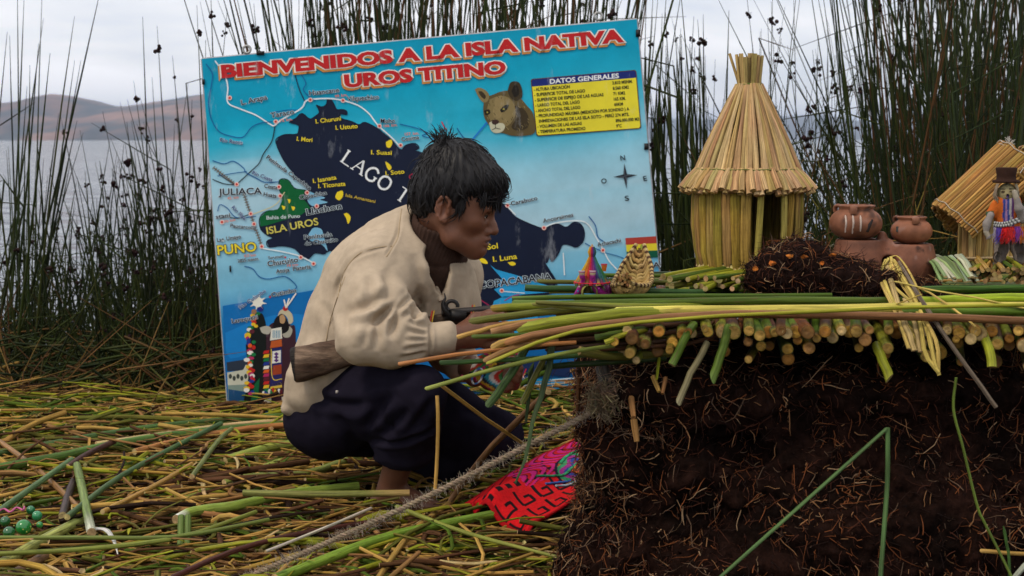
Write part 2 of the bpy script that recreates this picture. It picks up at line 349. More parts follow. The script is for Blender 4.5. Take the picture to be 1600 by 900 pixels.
    F = [(j * nx + i, j * nx + i + 1, (j + 1) * nx + i + 1, (j + 1) * nx + i) for j in range(ny - 1) for i in range(nx - 1)]
    mb.add(V, F, np.array(C)); o = mb.build('ground', mg); o['kind'] = 'structure'

def floor_z(x, y):
    edge = 5.35 + 0.25 * math.sin(x * 1.7 + 0.6) + 0.12 * math.sin(x * 5.1)
    if x > 0.6: edge += 0.25
    z = 0.035 * mnoise.noise(Vector((x * 0.9, y * 0.9, 4))) + 0.015 * mnoise.noise(Vector((x * 3, y * 3, 2)))
    z += 0.10 * max(0, min(1, (x + 0.5) / 1.1)) * max(0, min(1, (y - 3.9) / 0.9))     # the bank rises behind the crouching man
    t = (y - edge) / 0.45
    if t > 0: z -= 0.45 * min(1, t) ** 1.2
    return z
build_setting()
# ------------------------------------------------------------------ the welcome banner with its printed map
LB = 0.92
def lin(c): c = c / 255.0; return c / 12.92 if c <= 0.04045 else ((c + 0.055) / 1.055) ** 2.4
def S(r, g, b, L=None):               # print colour: how it looks in the photograph, taken back to a surface colour
    return np.minimum(np.array([lin(r), lin(g), lin(b)]) / (L or LB), 0.86)
BN_O = P(357, 650, 4.87)
_tl = R(2.5); BN_N = np.array((0.0, -math.cos(_tl), math.sin(_tl)))   # leans back a little
def BP(x, y, layer=0.0):              # pixel -> place on the banner, layer in half millimetres towards the viewer
    r = ray(x, y); t = ((BN_O - EYE) @ BN_N) / (r @ BN_N); return EYE + r * t + BN_N * (layer * 0.0005)
def build_banner():
    root = empty('map_banner', BP(700, 620), 'large blue printed map banner with red welcome title, propped behind the crouching man', 'banner')
    vinyl = mat('printed_vinyl', attr=True, rough=0.5, spec=0.16, noise_s=9, noise_amt=0.10, bump=0.12, bump_s=14)
    # worn print: pale scratches and faded streaks with shapes of their own
    nt = vinyl.node_tree; n, l = nt.nodes, nt.links; b = n['Principled BSDF']; src = b.inputs['Base Color'].links[0].from_socket
    tc = n.new('ShaderNodeTexCoord'); mp = n.new('ShaderNodeMapping'); mp.inputs['Scale'].default_value = (11, 11, 3.2); mp.inputs['Rotation'].default_value = (0, R(18), 0)
    t = n.new('ShaderNodeTexNoise'); t.inputs['Scale'].default_value = 1.3; t.inputs['Detail'].default_value = 9; t.inputs['Roughness'].default_value = 0.7
    rp = n.new('ShaderNodeMapRange'); rp.inputs[1].default_value = 0.60; rp.inputs[2].default_value = 0.80; rp.inputs[3].default_value = 0; rp.inputs[4].default_value = 0.5
    mx = n.new('ShaderNodeMixRGB'); mx.inputs[2].default_value = (0.62, 0.66, 0.70, 1)
    l.new(tc.outputs['Object'], mp.inputs[0]); l.new(mp.outputs[0], t.inputs[0]); l.new(t.outputs[0], rp.inputs[0]); l.new(rp.outputs[0], mx.inputs[0]); l.new(src, mx.inputs[1]); l.new(mx.outputs[0], b.inputs['Base Color'])
    TL, TR, BR, BL = (315, 92), (995, 30), (1044, 588), (357, 650)
    def corner(u, v):
        a = np.array(TL) * (1 - u) + np.array(TR) * u; c = np.array(BL) * (1 - u) + np.array(BR) * u; return a * (1 - v) + c * v
    # stretched sheet: thin slab, slightly rippled
    nx, ny = 70, 60; mb = MB(); V, C = [], []
    stops = [(0.0, (0, 146, 180)), (0.14, (4, 156, 188)), (0.24, (40, 170, 198)), (0.34, (142, 196, 214)), (0.46, (164, 199, 213)), (0.60, (134, 190, 212)), (0.70, (108, 176, 206)), (0.78, (16, 120, 180)), (0.90, (12, 96, 160)), (1.0, (14, 76, 130))]
    cols = [S(*s[1]) for s in stops]
    for j in range(ny + 1):
        for i in range(nx + 1):
            u, v = i / nx, j / ny; x, y = corner(u, v)
            vv = v + 0.05 * math.sin(u * 5 + 1) * (v > 0.2) - (0.10 * max(0, u - 0.4) if v > 0.45 else 0) + (0.12 * (u - 0.5) if v < 0.3 else 0)
            vv = vv + (0.10 if (u > 0.62 and v > 0.62) else 0)
            rp_ = 1.2 * math.sin(u * 21) * math.sin(v * 3.1) + 1.0 * mnoise.noise(Vector((u * 4, v * 4, 0)))
            V.append(BP(x, y, -3 + rp_ * 0.9)); C.append(np.array([np.interp(vv, [s[0] for s in stops], [c[k] for c in cols]) for k in range(3)]))
    F = [(j * (nx + 1) + i, (j + 1) * (nx + 1) + i, (j + 1) * (nx + 1) + i + 1, j * (nx + 1) + i + 1) for j in range(ny) for i in range(nx)]
    mb.add(V, F, np.array(C)); mb.build('printed_sheet', vinyl, root)
    # frame of battens wrapped in pale vinyl hem
    mb = MB(); hem = S(170, 172, 174)
    for a, c in ((TL, TR), (TR, BR), (BR, BL), (BL, TL)):
        mb.tube([BP(*a, -14), BP(*c, -14)], 0.005, 6, hem * rng.uniform(0.8, 1.0))
    mb.build('hem_frame', mat('pale_hem', attr=True, rough=0.6, noise_s=30, noise_amt=0.3), root)
    mb = MB(); mb.add([BP(*corner(u, v), -30) for u, v in ((0, 0), (1, 0), (1, 1), (0, 1))], [(0, 1, 2, 3)], (0.4, 0.4, 0.38)); mb.build('back_cloth', MATS['pale_hem'], root)
    for px, py in ((385, 77), (935, 25)):
        mb = MB(); c = BP(px, py, -14); a = np.arange(17) * 2 * math.pi / 16
        mb.tube([c + np.array((math.cos(t) * 0.013, 0.003 * math.sin(t), math.sin(t) * 0.013)) for t in a], 0.0045, 6, (0.30, 0.30, 0.29)); mb.build('hanging_ring', mat('dull_steel', attr=True, rough=0.4, metallic=0.6), root)
    for px, py, w, h in ((407, 83, 12, 6), (997, 52, 7, 11), (1010, 229, 7, 10), (318, 128, 4, 8), (360, 420, 2, 10)):
        mb = MB(); mb.box(BP(px, py, 4), (M_(w, 4.87), 0.006, M_(h, 4.87)), None, (0.012, 0.012, 0.012)); mb.build('clip', mat('black_clip', attr=True, rough=0.5), root)

    groups = {}
    def g(k):
        if k not in groups: groups[k] = MB()
        return groups[k]
    def poly(pts, col, layer, grp):
        bm = bmesh.new(); vs = [bm.verts.new(BP(x, y, layer)) for x, y in pts]; f = bm.faces.new(vs); f.normal_update()
        if f.normal @ Vector(BN_N) < 0: f.normal_flip()
        bmesh.ops.triangulate(bm, faces=[f]); bm.verts.index_update()
        g(grp).add([v.co[:] for v in bm.verts], [[v.index for v in q.verts] for q in bm.faces], col); bm.free()
    def spoly(pts, col, layer, grp, n=4):
        p = smoothpts(list(pts) + [pts[0]], len(pts) * n + 1)[:-1]; poly([(a[0], a[1]) for a in p], col, layer, grp)
    def disc(x, y, r, col, layer, grp, ry=None, n=14):
        poly([(x + r * math.cos(k * 2 * math.pi / n), y + (ry or r) * math.sin(k * 2 * math.pi / n)) for k in range(n)], col, layer, grp)
    def line(pts, w, col, layer, grp, n=None):
        p = smoothpts(pts, n or (len(pts) * 5)) if len(pts) > 2 else np.array(pts, float)
        t = np.gradient(p, axis=0); t /= np.linalg.norm(t, axis=1, keepdims=True) + 1e-9; nn = np.stack([-t[:, 1], t[:, 0]], 1) * w / 2
        v = [BP(*q, layer) for q in (p + nn)] + [BP(*q, layer) for q in (p - nn)]; k = len(p)
        g(grp).add(v, [(i, i + 1, k + i + 1, k + i) for i in range(k - 1)], col)
    cache = {}
    def glyphs(s, off):
        if (s, off) not in cache:
            cu = bpy.data.curves.new('t', 'FONT'); cu.body = s; cu.size = 1; cu.offset = off; cu.resolution_u = 3; cu.fill_mode = 'FRONT'
            ob = bpy.data.objects.new('t', cu); COL.objects.link(ob); dg = bpy.context.evaluated_depsgraph_get(); me = ob.evaluated_get(dg).to_mesh()
            v = np.array([q.co[:2] for q in me.vertices]); f = [tuple(p.vertices) for p in me.polygons]
            ob.to_mesh_clear(); bpy.data.objects.remove(ob); bpy.data.curves.remove(cu); cache[(s, off)] = (v, f)
        return cache[(s, off)]
    CAP = 0.73
    def text(s, a, b, h, col, layer, grp, bold=0.02, outline=None, ow=0.05, shift=(0, 0), fixed=False):
        v0, _ = glyphs(s, 0.0); x0, x1 = v0[:, 0].min(), v0[:, 0].max()
        a, b = np.array(a, float), np.array(b, float); ax = (b - a) / (x1 - x0); un = (b - a) / np.linalg.norm(b - a); up = np.array((un[1], -un[0])) * h / CAP
        for off, c, ly in (((bold + ow, outline, layer) if outline is not None else (None,) * 3), (bold, col, layer + 1)):
            if off is None: continue
            v, f = glyphs(s, off); q = a + (v[:, :1] - x0) * ax + v[:, 1:] * up + np.array(shift)
            g(grp).add([BP(x, y, ly) for x, y in q], f, c)
    W, K = S(225, 228, 228), S(28, 30, 40)
    NAVY = S(18, 27, 50)
    # lake
    lake = [(494, 164), (503, 167), (510, 163), (512, 154), (517, 155), (522, 163), (526, 171), (534, 171), (541, 173), (542, 179), (533, 178), (531, 184), (550, 190), (561, 195), (570, 191), (587, 199), (600, 209), (612, 219), (622, 231), (628, 234), (634, 227), (648, 224), (655, 231), (648, 236), (660, 239), (700, 262), (740, 290), (791, 323), (802, 336), (817, 345), (848, 357), (859, 353), (872, 350), (885, 355), (897, 347), (908, 351), (913, 363), (911, 377), (901, 386), (891, 383), (879, 382), (872, 397), (862, 409), (859, 400), (855, 410), (851, 410), (859, 423), (869, 440), (866, 455), (830, 470), (780, 500), (700, 520), (600, 480), (560, 430), (517, 391), (507, 397), (492, 395), (482, 404), (472, 400), (460, 388), (440, 384), (420, 386), (417, 377), (426, 372), (417, 367), (407, 357), (406, 340), (417, 330), (435, 327), (442, 310), (437, 297), (437, 281), (450, 281), (460, 294), (476, 297), (484, 300), (473, 287), (456, 267), (442, 248), (431, 222), (436, 214), (447, 210), (465, 209), (467, 196), (452, 191), (462, 185), (472, 177), (485, 186), (499, 176)]
    poly(lake, NAVY, 1, 'lake_shape')
    line(lake + [lake[0]], 1.6, S(14, 20, 44), 1.5, 'lake_shape', n=len(lake) * 3)
    poly([(437, 280), (450, 281), (460, 295), (476, 297), (474, 310), (485, 325), (470, 336), (440, 345), (418, 352), (407, 354), (406, 340), (417, 330), (435, 327), (442, 310), (437, 297)], S(6, 92, 48), 2, 'lake_shape')
    LT = S(120, 178, 208); LB2 = S(40, 150, 205)
    spoly([(484, 299), (493, 303), (508, 309), (500, 312), (512, 316), (500, 319), (488, 322), (480, 312)], LT, 2, 'lake_shape')
    spoly([(482, 366), (490, 356), (502, 358), (506, 370), (512, 392), (505, 384), (494, 378), (485, 376)], LT, 2, 'lake_shape')
    poly([(766, 414), (775, 421), (800, 428), (830, 437), (858, 447), (866, 456), (820, 460), (786, 466), (772, 452), (782, 448), (770, 440), (785, 436), (776, 426)], LB2, 2, 'lake_shape')
    poly([(772, 470), (790, 462), (830, 470), (850, 520), (800, 540), (770, 520), (780, 500), (766, 488)], LB2, 2, 'lake_shape')
    poly([(760, 560), (800, 556), (850, 565), (895, 575), (888, 590), (850, 584), (800, 588), (766, 582)], S(26, 44, 84), 2, 'lake_shape')
    poly([(790, 590), (850, 592), (930, 588), (940, 610), (870, 617), (800, 612)], LB2, 1.6, 'lake_shape')
    for pts in ([(527, 300), (535, 298), (536, 306), (530, 313), (524, 308)], [(537, 334), (543, 333), (548, 340), (544, 350), (541, 341)], [(603, 222), (611, 218), (613, 224), (609, 231), (604, 229)], [(602, 252), (608, 256), (612, 262), (608, 266), (604, 260)], [(748, 402), (758, 405), (762, 412), (752, 410)], [(793, 410), (802, 409), (806, 413), (799, 415)], [(449, 311), (454, 312), (452, 318)], [(440, 321), (446, 323), (443, 328)], [(455, 322), (461, 324), (458, 329)]):
        spoly(pts, S(235, 205, 40), 3, 'islands')
    # roads, railways, rivers
    RD, RV = S(215, 225, 228), S(20, 90, 150)
    for pts, w, c in (([(336, 95), (350, 115), (356, 135), (356, 160), (375, 170), (400, 180), (422, 194), (429, 196), (440, 187), (470, 170), (478, 158), (490, 155), (515, 154), (536, 157), (560, 165), (577, 178), (590, 195), (612, 215), (626, 230)], 2.2, RD), ([(792, 322), (806, 336)], 2, RD), ([(848, 356), (870, 348), (905, 345), (920, 352), (932, 372), (943, 391), (952, 408), (968, 425)], 2, RD), ([(880, 395), (882, 430)], 2, RD), ([(410, 388), (440, 393), (468, 400), (490, 411)], 2, RD), ([(785, 455), (820, 458)], 1.5, RD), ([(395, 335), (430, 320), (445, 300)], 1.2, S(210, 200, 150)),
                      ([(430, 196), (425, 220), (412, 240), (405, 255), (395, 265), (370, 288)], 1.6, K), ([(456, 95), (462, 120), (468, 140), (476, 158)], 1.6, S(20, 40, 70)), ([(332, 280), (350, 287), (368, 289)], 1.4, K), ([(346, 336), (370, 341), (392, 334)], 1.4, K), ([(342, 272), (355, 281), (370, 290)], 1.4, K),
                      ([(322, 100), (332, 115), (330, 135), (326, 160), (330, 185), (342, 205), (362, 213), (380, 214), (392, 200), (405, 193), (425, 190)], 1.4, RV), ([(430, 175), (450, 172), (465, 172)], 1.3, RV), ([(470, 115), (478, 130), (474, 140), (482, 150), (493, 158)], 1.3, RV), ([(332, 251), (350, 256), (365, 252), (380, 262), (385, 270), (400, 278), (415, 285), (436, 284)], 1.5, RV), ([(340, 275), (370, 270), (386, 268)], 1.2, RV), ([(340, 330), (344, 320), (355, 325), (370, 340), (400, 338)], 1.3, RV), ([(382, 416), (395, 420), (405, 432), (420, 436), (445, 432), (462, 445), (460, 452), (440, 455), (420, 463)], 1.5, RV), ([(625, 194), (650, 200), (668, 208), (660, 212), (680, 218)], 1.4, RV), ([(762, 190), (745, 210), (732, 226)], 2.6, S(30, 120, 200)), ([(714, 200), (722, 212), (735, 225), (752, 235)], 1.5, RV), ([(920, 338), (930, 352), (934, 370), (944, 378)], 1.6, RV), ([(914, 380), (925, 386), (940, 392)], 1.4, RV), ([(945, 395), (965, 400), (985, 408)], 1.2, RV), ([(783, 610), (800, 605), (850, 600), (905, 598)], 1.4, RD), ([(860, 594), (900, 590), (930, 585)], 1.6, RD),
                      ([(690, 190), (694, 198), (698, 203)], 1.8, S(190, 40, 60)), ([(686, 216), (694, 220), (700, 215)], 1.8, S(190, 40, 60)), ([(660, 258), (652, 268), (640, 275), (645, 285), (650, 300)], 1.8, S(170, 36, 66)), ([(750, 468), (764, 477)], 1.8, S(150, 40, 80)), ([(788, 470), (800, 463), (812, 460)], 1.6, S(150, 60, 110)), ([(822, 576), (818, 590), (826, 600)], 1.8, S(190, 40, 60))):
        line(pts, w, c, 3, 'roads_and_rivers')
    for a, c2 in (((334, 262), (368, 288)), ((380, 300), (409, 385))):        # railway with sleepers
        line([a, c2], 1.6, S(110, 100, 90), 3, 'roads_and_rivers')
        a, c2 = np.array(a, float), np.array(c2, float); d = (c2 - a) / np.linalg.norm(c2 - a); pn = np.array((-d[1], d[0]))
        for k in range(int(np.linalg.norm(c2 - a) / 4.2)): q = a + d * 4.2 * k; line([q - pn * 3, q + pn * 3], 1.3, S(110, 100, 90), 3.5, 'roads_and_rivers')
    for x, y in ((359, 153), (431, 190), (485, 156), (536, 157), (593, 197), (626, 227), (370, 288), (436, 292), (438, 306), (480, 301), (495, 322), (392, 334), (397, 350), (347, 347), (409, 385), (470, 402), (490, 412), (793, 321), (850, 356), (942, 391), (784, 454), (815, 589), (885, 596)):
        disc(x, y, 3.6, S(235, 190, 180), 4, 'town_dots'); disc(x, y, 1.9, S(190, 50, 45), 5, 'town_dots')
    for x, y in ((446, 402), (422, 464)): disc(x, y, 1.6, S(190, 50, 60), 5, 'town_dots')
    # title
    for s, a, c in (('BIENVENIDOS A LA ISLA NATIVA', (349, 121), (972, 65)), ('UROS TITINO', (541, 136), (789, 114))):
        v, f = glyphs(s, 0.0); T = dict(grp='title')
        text(s, a, c, 19.5, S(196, 132, 62), 4, 'title', 0.105, shift=(-2.2, 3.4)); text(s, a, c, 19.5, S(196, 132, 62), 3.5, 'title', 0.105, shift=(-1.2, 2.0)); text(s, a, c, 19.5, S(232, 224, 214), 6, 'title', 0.105); text(s, a, c, 19.5, S(182, 34, 36), 8, 'title', 0.052)
    # place names
    YL = S(226, 205, 50); RDK = S(216, 120, 100)
    names = [('L. Arapa', (378, 164), (418, 155), 8, K, 1), ('Taraco', (424, 184), (460, 178), 8, K, 1), ('73. km.', (438, 191), (457, 188), 4.5, RDK, 0), ('Huancane', (484, 149), (530, 144), 7.5, K, 1), ('99. km.', (524, 153), (543, 150), 4.5, RDK, 0), ('Vilquechico', (543, 158), (592, 155), 7.5, K, 1), ('Moho', (595, 192), (617, 192), 7, K, 1), ('166. km.', (600, 199), (621, 197), 4.5, RDK, 0), ('157. km.', (633, 212), (655, 210), 4.5, RDK, 0), ('Conima', (628, 221), (655, 217), 6.5, K, 1), ('Rio Ramis', (344, 221), (379, 226), 6, S(30, 60, 110), 1), ('I. Churuni', (494, 193), (533, 188), 7, YL, 0), ('I. Ustuto', (525, 203), (559, 200), 7, YL, 0), ('I. Mori', (464, 220), (488, 222), 7, YL, 0), ('I. Suasi', (580, 241), (612, 242), 7, YL, 0), ('I. Soto', (603, 274), (632, 271), 7, YL, 0), ('I. Isanata', (490, 286), (526, 280), 7, YL, 0), ('I. Ticonata', (498, 294), (540, 290), 7, YL, 0), ('Isla Amantani', (540, 307), (586, 317), 5, S(190, 165, 60), 0),
             ('Peninsula Capachica', (416, 247), (484, 297), 6.5, K, 1), ('Rio Coata', (394, 272), (425, 284), 6, S(30, 60, 120), 1), ('JULIACA', (342, 305), (409, 303), 10.5, K, 1), ('45. km', (356, 312), (373, 310), 4.5, RDK, 0), ('Coata', (413, 293), (433, 296), 6.5, K, 1), ('Huata', (412, 306), (432, 309), 6.5, K, 1), ('Capachica', (469, 312), (511, 304), 7, K, 1), ('Llachon', (480, 336), (534, 326), 10, K, 1), ('Bahia de Puno', (417, 343), (469, 340), 6, S(190, 205, 205), 0), ('ISLA UROS', (418, 366), (498, 351), 11.5, S(200, 190, 90), 0), ('stani', (338, 342), (360, 339), 7, K, 1), ('30 km', (351, 348), (368, 345), 4, RDK, 0), ('Rio Illpa', (362, 325), (382, 344), 6, S(30, 60, 120), 1), ('Paucarcolla', (360, 355), (400, 359), 6.2, K, 1), ('Lag. Umayo', (340, 378), (377, 372), 6.5, K, 1), ('PUNO', (341, 398), (401, 392), 15, YL, 2), ('0.0 km', (382, 402), (400, 400), 4.5, RDK, 0), ('2825 msnm.', (372, 410), (405, 406), 5, K, 1), ('Turumuiri', (419, 405), (444, 402), 4.5, K, 1), ('Chucuito', (419, 416), (466, 409), 8.5, K, 1), ('18 km', (449, 417), (466, 415), 4, RDK, 0), ('Atoja  Plateria', (432, 427), (486, 419), 6.5, K, 1), ('Peninsula', (476, 374), (519, 369), 7, K, 1), ('de Chucuito', (477, 384), (528, 377), 7, K, 1), ('Cutimbo', (425, 464), (463, 456), 7, K, 1), ('Laraqueri', (363, 505), (403, 498), 7, K, 1), ('Rio Cutimbo', (376, 483), (416, 456), 6, S(30, 60, 120), 1), ('Carabuco', (799, 321), (840, 312), 6.5, K, 1), ('VISTA', (731, 236), (754, 232), 6.5, S(60, 75, 90), 0), ('Ancoraimes', (849, 348), (896, 338), 6.5, K, 1), ('Achacachi', (934, 385), (970, 378), 6.5, K, 1), ('Isla del Sol', (718, 395), (778, 388), 9, YL, 0), ('I. Luna', (771, 409), (808, 404), 8.5, YL, 0), ('COPACABANA', (749, 451), (862, 437), 11.5, K, 1), ('BOLIVIA', (975, 423), (1031, 417), 8.5, K, 1), ('Huatajata', (912, 438), (962, 433), 6, K, 1), ('DESAGUADERO', (777, 601), (836, 594), 6.5, K, 1), ('172 km.', (797, 606), (818, 604), 4.5, RDK, 0), ('Tanka Tanka', (765, 616), (821, 609), 6.5, K, 1), ('Guaqui', (889, 603), (920, 597), 6.5, K, 1), ('O', (940, 287), (948, 286), 8, K, 0), ('E', (1006, 283), (1011, 282), 8, K, 0), ('N', (970, 251), (977, 250), 8, K, 0), ('S', (977, 314), (983, 313), 8, K, 0)]
    for s, a, c, h, col, o in names:
        oc = {0: None, 1: S(205, 220, 226), 2: S(30, 40, 60)}[o]
        text(s, a, c, h, col, 6, 'place_names', 0.018, oc, 0.04)
    # LAGO TITICACA in roman capitals: strokes and serifs
    def roman(s, a, b, h):
        ST = {'L': [[(0, 0), (0, 1)], [(0, 0), (.55, 0)]], 'A': [[(0, 0), (.36, 1)], [(.36, 1), (.72, 0)], [(.14, .36), (.58, .36)]], 'T': [[(.33, 0), (.33, 1)], [(0, 1), (.66, 1)]], 'I': [[(.1, 0), (.1, 1)]],
              'G': [[(.72, .8), (.5, 1.0), (.25, .95), (.05, .7), (.03, .35), (.2, .06), (.45, 0), (.7, .12)], [(.7, .12), (.7, .42)]], 'O': [[(.4, 1), (.12, .85), (.03, .5), (.12, .15), (.4, 0), (.68, .15), (.77, .5), (.68, .85), (.4, 1)]], 'C': [[(.7, .82), (.45, 1), (.2, .92), (.03, .55), (.15, .12), (.42, 0), (.7, .15)]]}
        SR = {'L': [(-.12, .12, 0), (-.12, .12, 1), ], 'A': [(-.12, .14, 0), (.58, .86, 0)], 'T': [(.19, .47, 0)], 'I': [(-.04, .24, 0), (-.04, .24, 1)], 'G': [(.56, .82, .42)], 'O': [], 'C': []}
        adv = {'L': .78, 'A': .92, 'T': .86, 'I': .5, 'G': .98, 'O': 1.0, 'C': .92, ' ': .5}
        a, b = np.array(a, float), np.array(b, float); un = (b - a) / np.linalg.norm(b - a); up = np.array((un[1], -un[0])); tot = sum(adv[q] for q in s); k = np.linalg.norm(b - a) / (tot * h); x = 0
        q2 = lambda p: tuple(a + un * (x + p[0]) * h * k + up * p[1] * h)
        for ch in s:
            for st in ST.get(ch, []):
                thick = 0.16 if (ch in 'LTI' and st[0][0] == st[1][0]) or (ch == 'A' and st[0] == (.36, 1)) or ch in 'OGC' else 0.08
                line([q2(p) for p in st], thick * h, W, 6, 'place_names')
            for s0, s1, yy in SR.get(ch, []): line([q2((s0, yy)), q2((s1, yy))], 0.07 * h, W, 6.5, 'place_names')
            x += adv[ch]
    roman('LAGO TITICACA', (534, 253), (745, 395), 21)
    # data table
    def tq(u, v): a = np.array((829, 110.5 + 13)) * (1 - u) + np.array((994, 109)) * u; c = np.array((838, 213)) * (1 - u) + np.array((1002, 201)) * u; return a * (1 - v) + c * v
    def trect(u0, v0, u1, v1, col, ly):
        r = 0.022; pts = []
        for cu, cv, a0 in ((u0 + r, v0 + r * 1.7, 180), (u1 - r, v0 + r * 1.7, 270), (u1 - r, v1 - r * 1.7, 0), (u0 + r, v1 - r * 1.7, 90)):
            for k in range(4): t = R(a0 + k * 30); pts.append(tuple(tq(cu + r * math.cos(t), cv + r * 1.7 * math.sin(t))))
        poly(pts, col, ly, 'data_table')
    trect(0, 0, 1, 1, S(86, 50, 40), 3); trect(0.008, 0.014, 0.992, 0.986, S(24, 40, 110), 3.6)
    poly([tuple(tq(*q)) for q in ((0.008, 0.135), (0.992, 0.135), (0.992, 0.955), (0.98, 0.986), (0.02, 0.986), (0.008, 0.955))], S(222, 208, 52), 4.2, 'data_table')
    text('DATOS GENERALES', tuple(tq(0.18, 0.113)), tuple(tq(0.83, 0.113)), 7.5, W, 5, 'data_table', 0.03)
    rows = ['- ALTURA UBICACIÓN', '- SUPERFICIE TOTAL DE LAGO', '- SUPERFICIE DE ESPEJO DE LAS AGUAS', '- LARGO TOTAL DEL LAGO', '- ANCHO TOTAL DEL LAGO', '- PROFUNDIDAD MÁXIMA (MEDICIÓN POR SONDEO ) A', 'INMEDIACIONES DE LAS ISLA SOTO - PERÚ', '- VOLUMEN DE LAS AGUAS', '- TEMPERATURA PROMEDIO']
    wid = [0.34, 0.48, 0.65, 0.42, 0.42, 0.88, 0.71, 0.42, 0.45]; vals = ['3.810 MSNM.', '8.560 KM2', '71 KM2', '165 KM.', '60KM', None, '274 MTS.', '896.000.000 M3', '9°C']; vw = [.19, .15, .11, .11, .08, 0, .13, .22, .05]
    for k, s in enumerate(rows):
        v = 0.215 + k * 0.092; u0 = 0.02 + (0.02 if k == 6 else 0); text(s, tuple(tq(u0, v)), tuple(tq(u0 + wid[k], v)), 5.0, S(40, 44, 30), 5, 'data_table', 0.03)
        if vals[k]: u = 0.765; text(vals[k], tuple(tq(u, v)), tuple(tq(u + vw[k], v)), 5.0, S(40, 44, 30), 5, 'data_table', 0.03)
    # compass
    cx, cy = 977, 275
    for k in range(4):
        t = R(k * 90 - 5); t1, t2 = t + R(45), t - R(45); L = 20 if k % 2 else 19
        tip = (cx + L * math.cos(t), cy + L * math.sin(t)); poly([(cx, cy), (cx + 4 * math.cos(t1), cy + 4 * math.sin(t1)), tip], K, 4, 'compass_rose'); poly([(cx, cy), tip, (cx + 4 * math.cos(t2), cy + 4 * math.sin(t2))], S(70, 78, 86), 4, 'compass_rose')
    # flag
    fl = lambda u, v: tuple((np.array((977, 372)) * (1 - u) + np.array((1025, 369)) * u) * (1 - v) + (np.array((980, 404)) * (1 - u) + np.array((1028, 402)) * u) * v)
    for k, c in enumerate((S(170, 62, 50), S(216, 200, 50), S(14, 84, 62))): poly([fl(0, k / 3), fl(1, k / 3), fl(1, (k + 1) / 3), fl(0, (k + 1) / 3)], c, 4, 'flag_print')
    disc(*fl(0.55, 0.48), 5, S(150, 160, 60), 5, 'flag_print'); disc(*fl(0.58, 0.5), 2.6, S(120, 90, 60), 5.5, 'flag_print')
    # puma head: fur in patches
    F1, F2, F3, F4, FW = S(128, 112, 72), S(92, 78, 46), S(58, 48, 30), S(32, 27, 20), S(190, 188, 160); PU = 'puma_picture'
    spoly([(757, 152), (770, 148), (783, 143), (795, 142), (806, 146), (815, 155), (824, 166), (833, 178), (836, 206), (820, 212), (800, 212), (786, 208), (776, 207), (768, 202), (763, 194), (757, 184), (755, 170)], F2, 4, PU)
    spoly([(742, 140), (748, 137), (757, 140), (764, 148), (762, 158), (755, 160), (748, 152)], F1, 4.4, PU); spoly([(747, 143), (753, 143), (759, 150), (757, 155), (751, 150)], F3, 4.8, PU)
    spoly([(793, 142), (797, 130), (804, 127), (812, 130), (816, 142), (815, 153), (806, 158), (797, 152)], F3, 4.4, PU); spoly([(799, 142), (804, 133), (810, 136), (811, 147), (804, 152)], F4, 4.8, PU)
    spoly([(766, 155), (780, 150), (793, 152), (803, 162), (806, 176), (800, 190), (790, 198), (776, 196), (766, 188), (761, 172)], F1, 4.8, PU)
    spoly([(774, 152), (785, 150), (788, 165), (783, 182), (774, 186), (770, 176), (772, 164)], S(140, 122, 80), 5.2, PU)
    spoly([(804, 165), (818, 170), (826, 184), (824, 200), (808, 204), (799, 198), (806, 185)], F3, 5.0, PU)
    spoly([(756, 173), (764, 171), (766, 177), (759, 180)], F4, 5.6, PU); spoly([(781, 172), (788, 165), (795, 164), (792, 171), (784, 176)], F4, 5.6, PU); disc(761.5, 175.5, 1.4, S(150, 140, 60), 6, PU); disc(787, 170.5, 1.6, S(150, 140, 60), 6, PU)
    spoly([(764, 192), (770, 189), (776, 192), (786, 193), (789, 199), (784, 206), (774, 208), (767, 203)], FW, 5.6, PU); spoly([(768, 188), (776, 187), (780, 191), (774, 195), (769, 193)], S(60, 40, 34), 6, PU); line([(774, 195), (774, 200), (769, 203)], 1, F4, 6.4, PU); line([(774, 200), (782, 202)], 1, F4, 6.4, PU)
    for k in range(60):                                       # short fur strokes
        x = rng.uniform(760, 828); y = rng.uniform(150, 206)
        if y > 150 + max(0, (x - 812)) * 1.4: line([(x, y), (x + rng.uniform(-1, 4), y + rng.uniform(2, 5))], 0.8, rng.choice([F1, F2, F3, S(150, 134, 92)]), 5.4, PU)
    # lake photograph with the dancer, lower left of the print
    DP = 'dancer_picture'
    poly([(348, 478), (440, 462), (520, 448), (560, 470), (560, 634), (357, 649)], S(10, 104, 172), 1, DP); spoly([(352, 520), (400, 500), (450, 490), (500, 500), (480, 530), (420, 540), (360, 560)], S(20, 120, 190), 1.4, DP)
    poly([(354, 566), (380, 562), (400, 566), (400, 578), (355, 580)], S(40, 50, 64), 2, DP); poly([(355, 582), (380, 578), (384, 570), (398, 572), (398, 600), (356, 602)], S(190, 190, 170), 2.4, DP); poly([(356, 602), (398, 600), (396, 622), (357, 646)], S(120, 140, 130), 2, DP); poly([(357, 608), (384, 612), (396, 640), (358, 648)], S(24, 70, 110), 2.4, DP)
    for k in range(5): disc(360 + k * 6, 588 + (k % 2) * 3, 2.6, S(60, 66, 60), 2.8, DP, 4)
    spoly([(384, 540), (398, 500), (410, 490), (418, 520), (420, 560), (418, 640), (380, 646), (388, 590)], S(16, 22, 20), 3, DP); poly([(398, 600), (406, 590), (402, 640), (388, 644)], S(10, 90, 50), 3.4, DP)
    CL = [S(180, 36, 30), S(214, 176, 40), S(20, 110, 60), S(30, 50, 130), S(220, 216, 206), S(210, 90, 30), S(170, 40, 90), S(90, 30, 40)]
